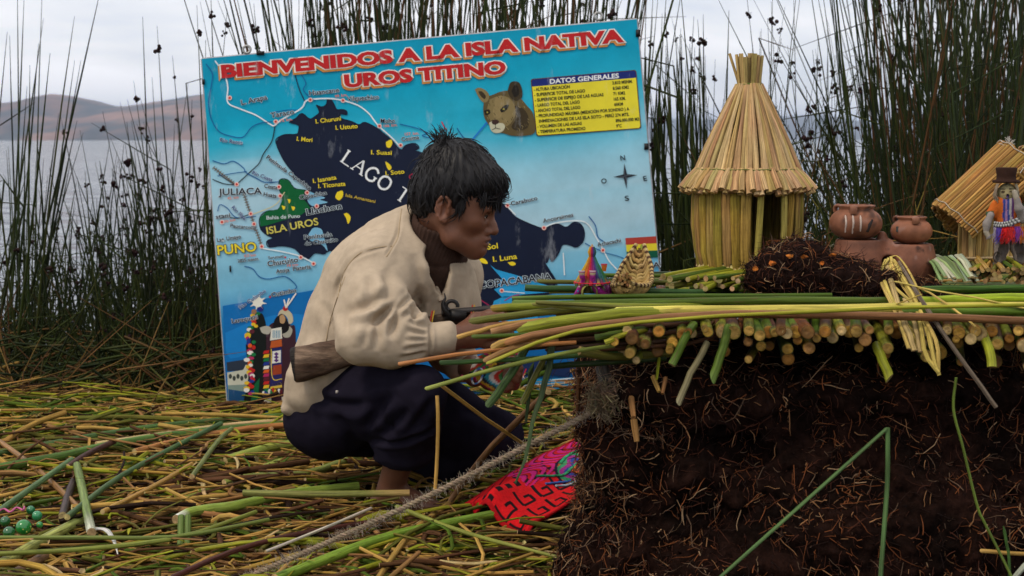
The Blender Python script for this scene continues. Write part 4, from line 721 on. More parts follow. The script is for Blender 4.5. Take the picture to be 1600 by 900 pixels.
def build_gable_house():
    # small house whose arched thatch runs up to a peak; the far half leaves the frame
    D = 3.0; O = P(1540, 405, D); root = empty('gabled_straw_house', O, 'miniature straw house with sloping arched thatch behind the cloth doll', 'model hut')
    A = P(1482, 345, D); B = P(1583, 252, D); dr = (B - A) / np.linalg.norm(B - A); fr = np.array((0, -1.0, 0)); nn = np.cross(dr, fr); nn = -nn if nn[2] < 0 else nn   # nn: up across the thatch
    TH = [(0.42, 0.23, 0.065), (0.34, 0.18, 0.05), (0.46, 0.27, 0.085), (0.26, 0.13, 0.04)]
    def prof(t):   # t 0 front eave .. 1 back eave, arch
        a = math.pi * (t - 0.5) * 0.92; return nn * (0.066 * math.cos(a) - 0.028) * 1.0 + fr * (-0.085 * math.sin(a)), nn * math.cos(a) + fr * (-math.sin(a))
    for side in (0, 1):
        th = []
        d2 = dr if side == 0 else np.array((-dr[0], dr[1], dr[2])); n2 = nn if side == 0 else np.array((-nn[0], nn[1], nn[2]))
        base = A if side == 0 else np.array((2 * B[0] - A[0] + 0.02, A[1], A[2])); L = np.linalg.norm(B - A) * 1.08
        for lay in (0, 1):
            for k in range(44):
                t = (k + 0.5 * lay) / 43.5; a = math.pi * (t - 0.5) * 0.95
                off = n2 * ((0.094 - 0.012 * lay) * math.cos(a) - 0.048) + fr * (-(0.078 - 0.010 * lay) * math.sin(a)); nr = n2 * math.cos(a) + fr * (-math.sin(a))
                st = rng.uniform(-0.003, 0.003) + (0.004 if lay else 0); pts = [base + off + d2 * s for s in np.linspace(st, L - rng.uniform(0, .004), 5)]
                th.append((pts, nr, k, lay))
        for pts, nr, k, lay in th:
            mb = MB(); pts = [p + nr * rng.uniform(-.0012, .0012) for p in pts]; mb.tube(pts, 0.0036, 6, np.array([jit(TH[k % 4], 0.25) for _ in pts]), cap=jit((0.30, 0.20, 0.09), .3))
            mb.build('thatch_reed', MDRY, root)
        for s, c in ((0.012, (0.42, 0.36, 0.28)), (L - 0.006, (0.5, 0.45, 0.38))):
            mb = MB(); mb.tube([base + n2 * (0.0995 * math.cos(math.pi * (t - .5) * .95) - .048) + fr * (-0.083 * math.sin(math.pi * (t - .5) * .95)) + d2 * (s + 0.002 * math.sin(t * 40)) for t in np.linspace(0, 1, 26)], 0.0011, 5, c); mb.build('stitch_cord', MDRY, root)
    mb = MB(); r_ = np.random.default_rng(3); tp = P(1576, 226, D - .02)
    for k in range(26): d = r_.normal(size=3) * (.5, .3, .6) + (0, 0, .6); d /= np.linalg.norm(d); mb.tube([tp, tp + d * .009, tp + d * .015 + r_.normal(size=3) * .003], 0.0008, 3, (0.6, 0.56, 0.5), cap0=False, cap1=False)
    f = mb.build('string_tassel', MDRY, root); f['kind'] = 'stuff'
    x = 1500; k = 0
    while x < 1690:                                            # upright wall stems
        w = rng.uniform(7.5, 11); mb = MB(); y0 = 408 - 0.02 * (x - 1500); dd = D - 0.05 + (max(0, 1512 - x) / 12) * 0.05; a, b = P(x, y0, dd), P(x, 330, dd); b[0] = a[0]; b[1] = a[1]
        mb_slat(mb, [a, a * .5 + b * .5, b], (0, -1, 0), M_(w, D) * .55, 0.0045, np.array([jit(((0.46, 0.31, 0.11), (0.40, 0.25, 0.09), (0.52, 0.38, 0.16))[k % 3], .2) for _ in range(3)]), cap=C_PALE); mb.build('wall_reed', MDRY, root); x += w * .97; k += 1
    mb = MB(); mb.tube([P(q, 404 - .02 * (q - 1500), D - .06) for q in np.linspace(1498, 1690, 12)], 0.0035, 6, (0.42, 0.32, 0.18)); mb.build('foot_roll', MDRY, root)
    for sx in (1512, 1690):                                     # side walls going back
        for j in range(7): a, b = P(sx, 406, D - .03 + .018 * j), P(sx, 335, D - .03); b = np.array((a[0], a[1], b[2])); mb = MB(); mb_slat(mb, [a, b], (-1, 0, 0), .0095, .004, jit((0.44, 0.30, 0.11)), cap=C_PALE); mb.build('wall_reed', MDRY, root)
build_gable_house()

CLAY = mat('fired_clay', attr=True, rough=0.62, noise_s=14, noise_amt=0.35, bump=0.25, bump_s=60, spec=0.3)
def clay_cols(V, seed, base=(0.20, 0.078, 0.04)):
    out = []
    for v in V: q = mnoise.fractal(Vector(v * 22 + seed), 1, 2, 4); q2 = mnoise.noise(Vector(v * 60 + seed)); k = 1 + 0.5 * q; c = np.array(base) * k; out.append(c * (1 - .75 * min(1, max(0, (q - .35) * 5))) + .05 * min(1, max(0, (q2 - .45) * 6)))
    return np.clip(np.array(out), 0.01, 0.8)
def build_stove():
    D = 2.92; s = Solid(P(1290, 470, D) - (0.02, 0.09, 0.02), P(1470, 355, D) + (0.02, 0.09, 0.02), 0.0026)
    zl, zr, zb = P(1342, 373, D)[2], P(1420, 380, D)[2], P(1380, 450, D)[2]
    def lobe(px, r, z1): c = P(px, 400, D); s.chain([(c[0], c[1], zb), (c[0], c[1], (zb + z1) / 2), (c[0], c[1], z1 - r * .2)], [r * .97, r, r * .95], k=0.03); return c
    cl = lobe(1343, M_(38, D), zl); cr = lobe(1420, M_(37, D), zr)
    s.cone((cl[0], cl[1], zl - .06), (cr[0], cr[1], zr - .06), .036, .034, k=.02)
    s.box((cl[0], cl[1], zl + .03), (.07, .08, .03), r=.002, k=.004, op='cut'); s.box((cr[0] + .02, cr[1], zr + .03), (.058, .08, .03), r=.002, k=.004, op='cut')
    for c, r, z in ((cl, M_(28, D), zl), (cr, M_(26, D), zr)): s.ell((c[0], c[1], z), (r, r, .03), k=.004, op='cut')
    h = P(1391, 408, D - .05); s.cone(h + (0, -.03, 0), h + (0, .05, -.01), .017, .015, k=.004, op='cut')
    h = P(1378, 376, D); s.cone(h + (0, 0, -.006), h + (0, 0, .01), .012, .010, k=.008)
    V, Q = s.mesh(); V = relax(V, Q, 1); o = solid_obj('clay_stove', V, Q, clay_cols(V, 3.0, (0.185, 0.070, 0.038)), CLAY); tag(o, 'small two-hole red clay stove carrying two pots', 'stove')
    def pot(px, py, rx, ry, rim_r, lab, seed, D=D):
        c = P(px, py, D); R0, H = M_(rx, D), M_(ry, D); q = M_(rim_r, D); root = empty('clay_pot', (c[0], c[1], c[2] - H), lab, 'pot')
        prof = [(0.004, -H)] + [(R0 * math.cos(t) ** .8 if t else R0, H * math.sin(t)) for t in [R(a) for a in (-72, -58, -44, -30, -15, 0, 14, 28, 42)]] + [(q * .92, H * .80), (q * .90, H * .9), (q, H * 1.02), (q * 1.01, H * 1.10), (q * .92, H * 1.12), (q * .84, H * 1.0), (q * .78, H * .6), (R0 * .7, 0), (R0 * .5, -H * .7)]
        mb = MB(); mb.lathe(prof, c, 36); mb.c = [clay_cols(mb.v[0], seed, (0.225, 0.085, 0.042))]; mb.build('body', CLAY, root)
        for sg, yy in ((-0.36 if px < 1400 else -.05, -1), (.75, .8), (-.8, .7)):         # strap handles
            dv = np.array((sg, yy, 0.0)); dv /= np.linalg.norm(dv); mb = MB()
            pts = [c + dv * (q * 1.0) + (0, 0, H * 1.05), c + dv * (q * 1.18) + (0, 0, H * 1.0), c + dv * (q * 1.24) + (0, 0, H * .86), c + dv * (R0 * .86) + (0, 0, H * .66)]
            mb.tube(smoothpts(pts, 9), M_(8, D) * .75, 8, (0.2, 0.08, 0.04), flat=.5); mb.c = [clay_cols(np.concatenate(mb.v), seed)]; mb.build('handle', CLAY, root)
        mb = MB()
        if px < 1400:                                         # glaze runs and soot slash
            for dx, l in ((-23, 46), (-13, 60), (-2, 24)): mb.tube(smoothpts([surf_pot(c, R0, H, M_(dx, D), M_(ry * t, D)) for t in (.55, .3, 0, -.3 - l * .004)], 8), [.0012, .0022, .0022, .0024, .0022, .0022, .0020, .0012], 5, (0.52, 0.40, 0.33), flat=.35)
            mb.build('glaze_run', CLAY, root); mb = MB(); mb.tube([surf_pot(c, R0, H, M_(9, D), M_(-11, D)), surf_pot(c, R0, H, M_(12, D), M_(0, D)), surf_pot(c, R0, H, M_(17, D), M_(8, D))], [.003, .0036, .002], 6, (0.02, 0.012, 0.01), flat=.35); mb.build('soot_mark', CLAY, root)
        else: mb.tube([surf_pot(c, R0, H, M_(-26, D), M_(8, D)), surf_pot(c, R0, H, M_(-27, D), M_(0, D))], .003, 6, (0.03, 0.03, 0.025), flat=.4); mb.build('soot_mark', CLAY, root)
    def surf_pot(c, R0, H, dx, dz): rr = R0 * math.sqrt(max(.05, 1 - (dz / H) ** 2)) ** .8 + .0008; return np.array((c[0] + dx, c[1] - math.sqrt(max(1e-6, rr * rr - dx * dx)), c[2] + dz))
    pot(1337, 349, 41, 26, 29, 'larger squat clay pot with pale drips on the stove', 5.0); pot(1424, 361, 32, 20.5, 23, 'smaller squat clay pot on the stove beside the larger one', 8.0)
build_stove()

def build_mini_peat():
    s = Solid((0.45, 2.62, 0.62), (0.90, 3.05, 0.80), 0.0042); r_ = np.random.default_rng(2)
    for x, y, d, rx, rz in ((1205, 432, 2.78, .05, .045), (1260, 428, 2.78, .06, .055), (1315, 440, 2.76, .055, .045), (1370, 450, 2.74, .055, .035), (1420, 456, 2.76, .045, .026), (1460, 462, 2.76, .03, .016), (1250, 415, 2.86, .06, .05), (1225, 412, 2.9, .05, .04)): s.ell(P(x, y, d), (rx, .06, rz), k=.03)
    V, Q = s.mesh(); N = normals(V, Q); V = V + N * np.array([.010 * mnoise.fractal(Vector(v * 28), 1, 2, 4) for v in V])[:, None]; N = normals(V, Q)
    o = solid_obj('peat_heap', V, Q, np.array((0.010, 0.005, 0.004)), MPEAT); tag(o, 'low heap of dark root peat between the round hut and the stove', 'peat')
    vis = (N[:, 1] < .3) | (N[:, 2] > .1); mb = MB(); fibres(mb, V[vis], N[vis], 2400, (.012, .045), (.0005, .0010), PEAT_C, (7, 5, 1.5, .8, 1.2, .5), lift=.006, down=.3, seed=9); f = mb.build('root_fibres', MROOT, o); f['kind'] = 'stuff'
    top = V[(N[:, 2] > .5)]
    for k, (x, y) in enumerate(((1232, 406), (1222, 402), (1255, 404), (1317, 411), (1282, 415), (1180, 422), (1210, 418), (1300, 402))):
        c = P(x, y, 2.80); j = np.argmin(((PX(top) - (x, y)) ** 2).sum(1)); c = top[j] + (0, -.004, .004); mb = MB(); a = r_.uniform(0, 6); pts = [c + np.array((math.cos(a + t * 1.05) * r_.uniform(.004, .010), r_.uniform(-.004, .004), math.sin(a + t * 1.05) * r_.uniform(.003, .007))) for t in range(6)]
        mb.add([c + (0, -.002, .001)] + pts, [(0, i + 1, (i + 1) % 6 + 1) for i in range(6)], jit((0.52, 0.15, 0.025))); mb.build('orange_flake', MDRY, o, smooth=False)
build_mini_peat()

def build_straws():
    Y = (0.50, 0.36, 0.09); G = 'dry strips spilling out of the stove mouth'; L = 'dry yellow reed strip spilling from the stove mouth over the raft edge'
    for pts, w in (([(1388, 404, 2.84), (1378, 425, 2.76), (1395, 470, 2.55), (1425, 520, 2.45), (1433, 545, 2.42)], 6), ([(1392, 402, 2.85), (1400, 430, 2.74), (1440, 490, 2.48), (1463, 535, 2.4), (1466, 582, 2.39)], 6), ([(1394, 404, 2.85), (1390, 440, 2.7), (1430, 480, 2.5), (1445, 550, 2.4), (1466, 582, 2.38)], 7), ([(1392, 408, 2.84), (1420, 440, 2.66), (1460, 462, 2.52), (1500, 490, 2.45), (1524, 510, 2.43)], 5), ([(1400, 440, 2.68), (1450, 452, 2.55), (1540, 468, 2.5), (1600, 482, 2.48), (1660, 490, 2.48)], 5), ([(1396, 406, 2.84), (1410, 425, 2.75), (1420, 445, 2.65), (1432, 460, 2.56)], 6), ([(1386, 410, 2.84), (1392, 440, 2.68), (1412, 500, 2.46), (1428, 548, 2.41)], 10), ([(1415, 470, 2.52), (1430, 510, 2.45), (1438, 550, 2.41)], 8), ([(1398, 476, 2.5), (1420, 468, 2.48), (1440, 460, 2.48)], 4), ([(1384, 406, 2.84), (1376, 432, 2.74), (1388, 465, 2.56), (1404, 500, 2.46), (1420, 545, 2.40)], 6), ([(1395, 412, 2.83), (1418, 450, 2.62), (1448, 505, 2.45), (1458, 560, 2.39), (1468, 586, 2.38)], 6), ([(1390, 402, 2.85), (1404, 402, 2.84), (1424, 430, 2.70), (1446, 480, 2.48)], 5), ([(1400, 415, 2.8), (1432, 470, 2.52), (1452, 530, 2.42), (1462, 575, 2.385)], 7)):
        stem(pts, w, Y if w < 8 else (0.36, 0.25, 0.10), L, G, cap=C_PALE, n=12, name='reed_strip', material=MDRY, cat='straw', seg=6, flat=.5)
    stem([(1405, 410, 2.84), (1440, 470, 2.5), (1480, 530, 2.43), (1530, 600, 2.39), (1556, 636, 2.38)], 7, (0.16, 0.12, 0.085), 'long grey dry stalk hanging from the stove over the peat face', cap=C_GREY, n=10, name='dry_stalk', material=MDRY, cat='straw')
    r_ = random.Random(15)
    for k in range(16):                                        # pale split strips and stem bundle under the doll
        x = 1448 + k * 3.6 + r_.uniform(-3, 3); a = P(x, 408 - k * .5, 2.9); b = P(x + r_.uniform(20, 34), 436 + r_.uniform(-4, 5), 2.74); a[2] += .004; c = r_.choice([(0.30, 0.36, 0.24), (0.22, 0.30, 0.12), (0.44, 0.42, 0.30), (0.14, 0.2, .07)])
        mb = MB(); mb.tube([a, a * .6 + b * .4 + (0, 0, .006), b], .0042, 6, jit(c), flat=.45, cap=C_PALE); tag(mb.build('reed_strip', MREED, origin=a), 'pale split reed strip slanting beside the doll bundle', 'reed', 'pale split strips beside the doll')
    for k in range(44):
        lay = k // 22; x = 1516 + (k % 22) * 5.6 + r_.uniform(-3, 3); d = 2.72 + r_.uniform(0, .06); a = P(x, 437 - lay * 13 + r_.uniform(-5, 5), d); b = P(x + r_.uniform(-40, 40), 420, d + .3); b[2] = a[2] + r_.uniform(-.004, .008); c = r_.choice([C_TAN, C_STRAW, C_GREEN, C_OLIVE, C_YG])
        mb = MB(); mb.tube([a, a * .5 + b * .5, b], r_.uniform(.0035, .0055), 7, np.array([jit(c) for _ in range(3)]), cap=jit((0.40, 0.26, 0.10), .3)); tag(mb.build('cut_reed', MREED, origin=a), 'thin reed stem in the bundle under the cloth doll', 'reed', 'thin stems bundled under the doll')
    for pts, w in (([(1268, 398, 2.95), (1285, 392, 2.95), (1303, 382, 2.96)], 6), ([(1262, 402, 2.93), (1285, 398, 2.93), (1306, 394, 2.93)], 6), ([(1255, 394, 2.98), (1265, 388, 2.98), (1272, 384, 2.99)], 5), ([(1450, 405, 2.95), (1462, 398, 2.95), (1472, 404, 2.92)], 7)):
        stem(pts, w, (0.40, 0.42, 0.24), 'pale green leaf scrap on the raft behind the stove', 'leaf scraps behind the stove', n=6, name='leaf_scrap', cat='leaf', flat=.3)
build_straws()
# ------------------------------------------------------------------ the crouching man
MSKIN = mat('skin', attr=True, rough=0.5, noise_s=60, noise_amt=0.10, bump=0.12, bump_s=300, spec=0.4, sss=0.06)
MSHIRT = mat('cream_homespun', attr=True, rough=0.92, noise_s=30, noise_amt=0.10, bump=0.22, bump_s=900, spec=0.05)
MTROU = mat('navy_cloth', attr=True, rough=0.9, noise_s=25, noise_amt=0.2, bump=0.25, bump_s=400, spec=0.02)
MKNIT = mat('brown_knit', attr=True, rough=0.95, noise_s=40, noise_amt=0.15, bump=0.3, bump_s=300, spec=0.03)
MHAIR = mat('black_hair', attr=True, rough=0.5, noise_s=0, spec=0.28)
LAT = np.array((-0.34, -0.94, 0.0)); LAT /= np.linalg.norm(LAT)       # towards his right side
def groove(V, N, lines, side=-0.05):
    px = PX(V); disp = np.zeros(len(V)); face = N[:, 1] < side
    for pts, A, w in lines:
        p = smoothpts(pts, len(pts) * 6); best = np.full(len(V), 1e9); tt = np.zeros(len(V))
        box = face & (px[:, 0] > p[:, 0].min() - 4 * w) & (px[:, 0] < p[:, 0].max() + 4 * w) & (px[:, 1] > p[:, 1].min() - 4 * w) & (px[:, 1] < p[:, 1].max() + 4 * w); ii = np.where(box)[0]
        if not len(ii): continue
        q = px[ii]; b = np.full(len(ii), 1e9); s = np.zeros(len(ii))
        for k in range(len(p) - 1):
            ab = p[k + 1] - p[k]; t = np.clip(((q - p[k]) @ ab) / (ab @ ab + 1e-9), 0, 1); d = np.linalg.norm(q - p[k] - t[:, None] * ab, axis=1); m = d < b; b[m] = d[m]; s[m] = (k + t[m]) / (len(p) - 1)
        env = np.clip(np.minimum(s, 1 - s) * 4, 0, 1) ** 0.7
        disp[ii] += env * A * 1.45 * (-np.exp(-(b / w) ** 2) + 0.55 * np.exp(-((b - 1.9 * w) / (w * 1.1)) ** 2))
    return V + N * disp[:, None]

def build_man():
    FL = P(612, 800, 3.5); root_loc = np.array((P(560, 700, 3.5)[0], 3.5, 0.02))
    # ---- head frame
    HC = P(713, 303, 3.46); yaw, pit = R(-11), R(-15)
    hf = np.array((math.cos(yaw) * math.cos(pit), math.sin(yaw) * math.cos(pit), math.sin(pit))); hr = np.cross(hf, (0, 0, 1.0)); hr /= np.linalg.norm(hr); hu = np.cross(hr, hf)
    HM = np.stack([hf, hr, hu], 1)          # columns: forward, right side (towards camera), up
    H = lambda f, r, u: HC + HM @ (np.array((f, r, u)) * 0.001)
    mm = lambda *a: np.array(a) * 0.001
    B = Solid((-0.62, 2.98, -0.03), (0.16, 3.92, 0.98), 0.0036)
    # head
    B.ell(HC, mm(95, 76, 96), HM, k=.02); B.ell(H(44, 0, 22), mm(48, 60, 52), HM, k=.03)
    B.cone(H(42, 0, -32), H(58, 0, -90), .057, .040, k=.03, ax=hr, sc=1.05)
    for s in (-1, 1):
        B.cone(H(-2, 50 * s, -62), H(26, 46 * s, -100), .020, .018, k=.035); B.cone(H(26, 46 * s, -100), H(78, 8 * s, -122), .018, .016, k=.03)
        B.ell(H(62, 40 * s, -50), mm(24, 22, 18), HM, k=.025); B.ell(H(82, 24 * s, -15), mm(15, 24, 9), HM, k=.014)
    B.ell(H(84, 0, -104), mm(18, 30, 26), HM, k=.02)
    for s in (-1, 1): B.ell(H(98, 31 * s, -31), mm(13, 15, 10), HM, k=.012, op='cut'); B.ell(H(80, 30 * s, -31), mm(12.5, 14, 11.5), HM, k=.006)
    B.cone(H(88, 0, -20), H(107, 0, -50), .0085, .0105, k=.010); B.cone(H(107, 0, -50), H(114, 0, -62), .0105, .0120, k=.006)
    for s in (-1, 1): B.ell(H(102, 14 * s, -67), mm(11.5, 7.5, 8.5), HM, k=.005); B.ell(H(108, 7 * s, -75.5), mm(5, 4, 4), HM, k=.002, op='cut')
    B.ell(H(86, 0, -89), mm(20, 26, 19), HM, k=.012)
    B.ell(H(104, 0, -85.5), mm(8.5, 22, 6), HM, k=.005); B.ell(H(101, 0, -98), mm(9, 19, 7), HM, k=.005); B.ell(H(112, 0, -92), mm(11, 24, 2.4), HM, k=.003, op='cut'); B.ell(H(98, 0, -108), mm(8, 20, 4), HM, k=.008, op='cut')
    B.ell(H(90, 0, -119), mm(14, 20, 13), HM, k=.015)
    for s in (-1, 1):
        er = HM @ rotm(0, -12, 0); B.ell(H(-4, 77 * s, -36), mm(17, 8, 29), er, k=.006); B.ell(H(-2, 88 * s, -37), mm(11, 10, 20), er, k=.004, op='cut'); B.ell(H(9, 80 * s, -38), mm(4, 5, 7), er, k=.004); B.ell(H(4, 79 * s, -62), mm(9, 6, 10), er, k=.005)
        hx = [(6, -28), (6, -14), (-4, -6), (-16, -8), (-23, -22), (-22, -40), (-14, -55), (-4, -64)]; B.chain([H(a + 2, (86 - 3 * (a > 0)) * s, b) for a, b in hx], [.0042] * 8, k=.004); B.chain([H(-4, 84 * s, -16), H(-12, 85 * s, -30), H(-9, 84 * s, -46)], [.003] * 3, k=.004)
    # neck, trunk
    nk = P(668, 392, 3.53); B.cone(H(-22, 0, -52), nk, .056, .062, k=.03); ch = P(604, 440, 3.58); B.cone(nk, ch, .07, .10, k=.05); B.chain([ch, P(572, 515, 3.58), P(532, 600, 3.58), P(515, 648, 3.57)], [.115, .11, .11, .105], k=.05, ax=LAT, sc=1.2)
    # near (right) arm and hand
    sh, el, wr = P(590, 415, 3.42), P(562, 533, 3.26), P(702, 529, 3.31)
    B.chain([ch, sh, el], [.06, .05, .036], k=.03); B.chain([el, P(630, 534, 3.285), wr], [.035, .034, .028], k=.02)
    B.cone(wr, P(722, 526, 3.325), .028, .027, k=.02, ax=(0, 1, 0), sc=.8); B.ell(P(738, 523, 3.335), (.040, .020, .034), rotm(0, 6, 0), k=.018)
    kn = [(757, 500, 3.345), (763, 512, 3.335), (763, 525, 3.335), (758, 538, 3.34)]; f1 = [(782, 494, 3.35), (790, 508, 3.34), (789, 523, 3.34), (780, 538, 3.345)]; f2 = [(792, 494, 3.385), (800, 508, 3.378), (798, 522, 3.378), (788, 537, 3.375)]; f3 = [(778, 496, 3.41), (784, 509, 3.41), (782, 521, 3.405), (776, 534, 3.40)]
    for i in range(4): B.chain([P(735, 515 + 5 * i, 3.335), P(*kn[i]), P(*f1[i]), P(*f2[i]), P(*f3[i])], [.011, .0105, .0095, .0088, .0078], k=.006)
    B.chain([P(722, 512, 3.345), P(742, 496, 3.36), P(766, 490, 3.365), P(780, 488, 3.362)], [.013, .0115, .010, .0085], k=.010)
    # far (left) arm and hand
    sh2, el2, wr2 = P(712, 425, 3.70), P(704, 535, 3.66), P(742, 588, 3.47)
    B.chain([ch, sh2, el2], [.07, .055, .042], k=.04); B.chain([el2, wr2], [.042, .027], k=.03); B.ell(P(770, 592, 3.43), (.036, .022, .030), rotm(0, -8, 20), k=.018)
    for i, (y, L) in enumerate(((577, 1.0), (588, 1.1), (598, 1.05), (607, .85))): B.chain([P(768, 584 + 5 * i, 3.425), P(790, y, 3.40), P(790 + 18 * L, y - 4, 3.385), P(790 + 20 * L, y - 12, 3.36), P(790 + 10 * L, y - 16, 3.35)], [.0105, .0102, .0095, .0088, .0078], k=.006)
    B.chain([P(756, 580, 3.43), P(770, 568, 3.40), P(786, 562, 3.375)], [.012, .011, .009], k=.010)
    # legs and feet
    pv = P(515, 648, 3.57); kn1, an1 = P(655, 614, 3.29), P(610, 758, 3.45); B.chain([pv, P(510, 648, 3.52), P(655, 616, 3.31)], [.09, .07, .042], k=.02); B.chain([P(655, 616, 3.31), P(640, 680, 3.39), an1], [.04, .043, .032], k=.02)
    hl = an1 + (-.02, .01, -.045); hl[2] = max(hl[2], .04); B.ell(hl, (.034, .03, .032), k=.02); toe = np.array((an1[0] + .155, an1[1] - .06, .035)); B.cone(an1 + (0.01, 0, -.02), toe, .034, .022, k=.025, ax=(0, 0, 1), sc=.85)
    for i in range(5): o_ = (i - 2) * .014; B.cone(toe + (-.01, o_, 0), toe + (.028 - .004 * i, o_ * 1.1 - .004, -.004), .0115 if i else .014, .0095, k=.008)
    kn2, an2 = P(772, 682, 3.58), P(640, 752, 3.74); B.chain([pv, P(560, 652, 3.68), kn2], [.09, .07, .045], k=.02); B.chain([kn2, P(690, 720, 3.68), an2], [.04, .042, .032], k=.02); B.chain([an2, an2 + (-.03, .01, -.05), an2 + (-.12, .02, -.065)], [.03, .03, .018], k=.02)
    V, Q = B.mesh(); V = relax(V, Q, 1, .4)
    # skin colouring: lips, cheeks, nose and ears redder; hands and feet darker
    L = (V - HC) @ HM * 1000; f, r, u = L[:, 0], L[:, 1], L[:, 2]; C = np.repeat(np.array([(0.17, 0.068, 0.036)]), len(V), 0)
    def blend(mask, c): nonlocal C; C = C * (1 - mask[:, None]) + np.array(c) * mask[:, None]
    g = lambda cf, cr, cu, sf, sr, su: np.exp(-(((f - cf) / sf) ** 2 + ((np.abs(r) - cr) / sr) ** 2 + ((u - cu) / su) ** 2))
    blend(.75 * g(100, 0, -91, 16, 20, 9), (0.15, 0.045, 0.032)); blend(.35 * g(64, 42, -56, 24, 20, 16), (0.20, 0.072, 0.038)); blend(.3 * g(105, 0, -62, 14, 14, 12), (0.195, 0.07, 0.036)); blend(.35 * g(-4, 80, -36, 16, 14, 30), (0.21, 0.075, 0.042))
    blend(np.clip(.98 * np.exp(-((u + 91) / 1.6) ** 2) * (f > 84) * (np.abs(r) < 21), 0, 1), (0.045, 0.016, 0.012))  # shade of the crease between the lips, painted into the colour
    hand = (V[:, 2] < .62) & (V[:, 0] > -.2); C[hand] *= .82; ft = V[:, 2] < .22; C[ft] *= .8
    body = solid_obj('person', V, Q, C, MSKIN); tag(body, 'person crouching in a cream tunic and rolled navy trousers, holding an old rifle', 'person')
    me = body.data; me.transform(Matrix.Translation(Vector(-root_loc))); body.location = root_loc
    # eyes, brows
    for s in (1, -1):
        mb = MB(); c = H(81.5, 30 * s, -31.5); tt = np.linspace(-1, 1, 9)
        P_ = lambda a, b, rr=12.8: c + HM @ (np.array((math.cos(a) * math.cos(b), math.sin(a) * math.cos(b), math.sin(b))) * rr * .001)
        a0 = R(14) * s
        for rad, col, rr in ((1.0, (0.36, 0.30, 0.25), 12.9), (.46, (0.012, 0.007, 0.005), 13.2)):
            pts = [P_(a0 + math.cos(t) * R(33) * rad, math.sin(t) * R(15) * min(1, rad * 1.9), rr) for t in np.arange(18) * math.pi / 9]; mb.add([P_(a0, 0, rr + .25)] + pts, [(0, i + 1, (i + 1) % 18 + 1) for i in range(18)] + [(0, (i + 1) % 18 + 1, i + 1) for i in range(0)], col)
        mb.build('eye', mat('eye', attr=True, rough=.15, spec=.5), body)
        mb = MB(); mb.tube(smoothpts([P_(a0 - R(36), R(2), 13.6), P_(a0 - R(15), R(19), 13.9), P_(a0 + R(12), R(19), 13.9), P_(a0 + R(38), R(1), 13.6)], 9), [.0004] + [.0014] * 7 + [.0004], 5, (0.01, .006, .005)); mb.build('upper_lashes', MHAIR, body)
        mb = MB()
        for k in range(60):
            t = k / 59; base = H(93.5 - 22 * t ** 1.7, (9 + 42 * t) * s, -14 + 6 * math.sin(t * 2.6) + rng.uniform(-2, 2)); d = HM @ np.array((-.1, s * .8, .5)); mb.tube([base, base + d * .004 + HM @ np.array((.0012, 0, .001)), base + d * .009], [.0007, .0006, .0001], 3, (.01, .007, .006), cap0=False, cap1=False)
        f_ = mb.build('eyebrow', MHAIR, body); f_['kind'] = 'stuff'

    # ---- hair: cap of locks
    S_ = Solid(HC - .16, HC + .17, .0036)
    S_.ell(H(-6, 0, 24), mm(106, 92, 100), HM, k=.02); S_.ell(H(-46, 0, -20), mm(66, 76, 66), HM, k=.03); S_.ell(H(58, 0, 52), mm(54, 66, 42), HM, k=.03); S_.ell(H(-20, 0, 80), mm(66, 62, 46), HM, k=.03)
    S_.box(H(112, 0, -102), mm(72, 120, 108), r=.012, rot=HM, k=.02, op='cut'); S_.box(H(32, 0, -142), mm(60, 120, 92), r=.01, rot=HM, k=.02, op='cut'); S_.box(H(-60, 0, -170), mm(90, 120, 72), r=.02, rot=HM, k=.02, op='cut')
    for s in (-1, 1): S_.ell(H(-4, 94 * s, -42), mm(25, 36, 37), HM, k=.008, op='cut')
    V, Q = S_.mesh(); N = normals(V, Q); Lh = (V - HC) @ HM * 1000
    crown = np.array((-38, 6, 105.0)); dirv = Lh - crown; ang = np.arctan2(dirv[:, 1], dirv[:, 0]); st = np.array([mnoise.noise(Vector((a * 9, np.linalg.norm(d) * .012, 1))) + .6 * mnoise.noise(Vector((a * 24, np.linalg.norm(d) * .02, 5))) for a, d in zip(ang, dirv)]); V = V + N * (.0042 * st)[:, None]
    hair = solid_obj('hair', V, Q, np.array((.0075, .0065, .007)), MHAIR, body)
    mb = MB(); r_ = np.random.default_rng(11); N = normals(V, Q); Lh = (V - HC) @ HM * 1000
    for q in r_.integers(0, len(V), 2600):
        p, n, l = V[q], N[q], Lh[q]; d = l - crown; d = d - (d @ (HM.T @ n)) * (HM.T @ n); nd = np.linalg.norm(d)
        if nd < 3 or (abs(l[1]) > 60 and -34 < l[0] < 30 and -85 < l[2] < 2): continue
        d = HM @ (d / nd); g_ = np.array((0, 0, -1.0)); ln = r_.uniform(.026, .06); w_ = r_.normal(size=3) * .18; pts = [p - n * .003]
        if l[2] < -40: ln *= .5
        dd = d + n * r_.uniform(.0, .22) + w_
        for k in range(4): dd = dd / np.linalg.norm(dd); pts.append(pts[-1] + dd * ln / 4); dd = dd - n * .34 + g_ * .10
        rr = r_.uniform(.0008, .0017); mb.tube(pts, [rr, rr * 1.05, rr * .9, rr * .6, .0002], 4, np.array((.0075, .0065, .007)) * r_.uniform(.6, 1.9), cap0=False, cap1=False)
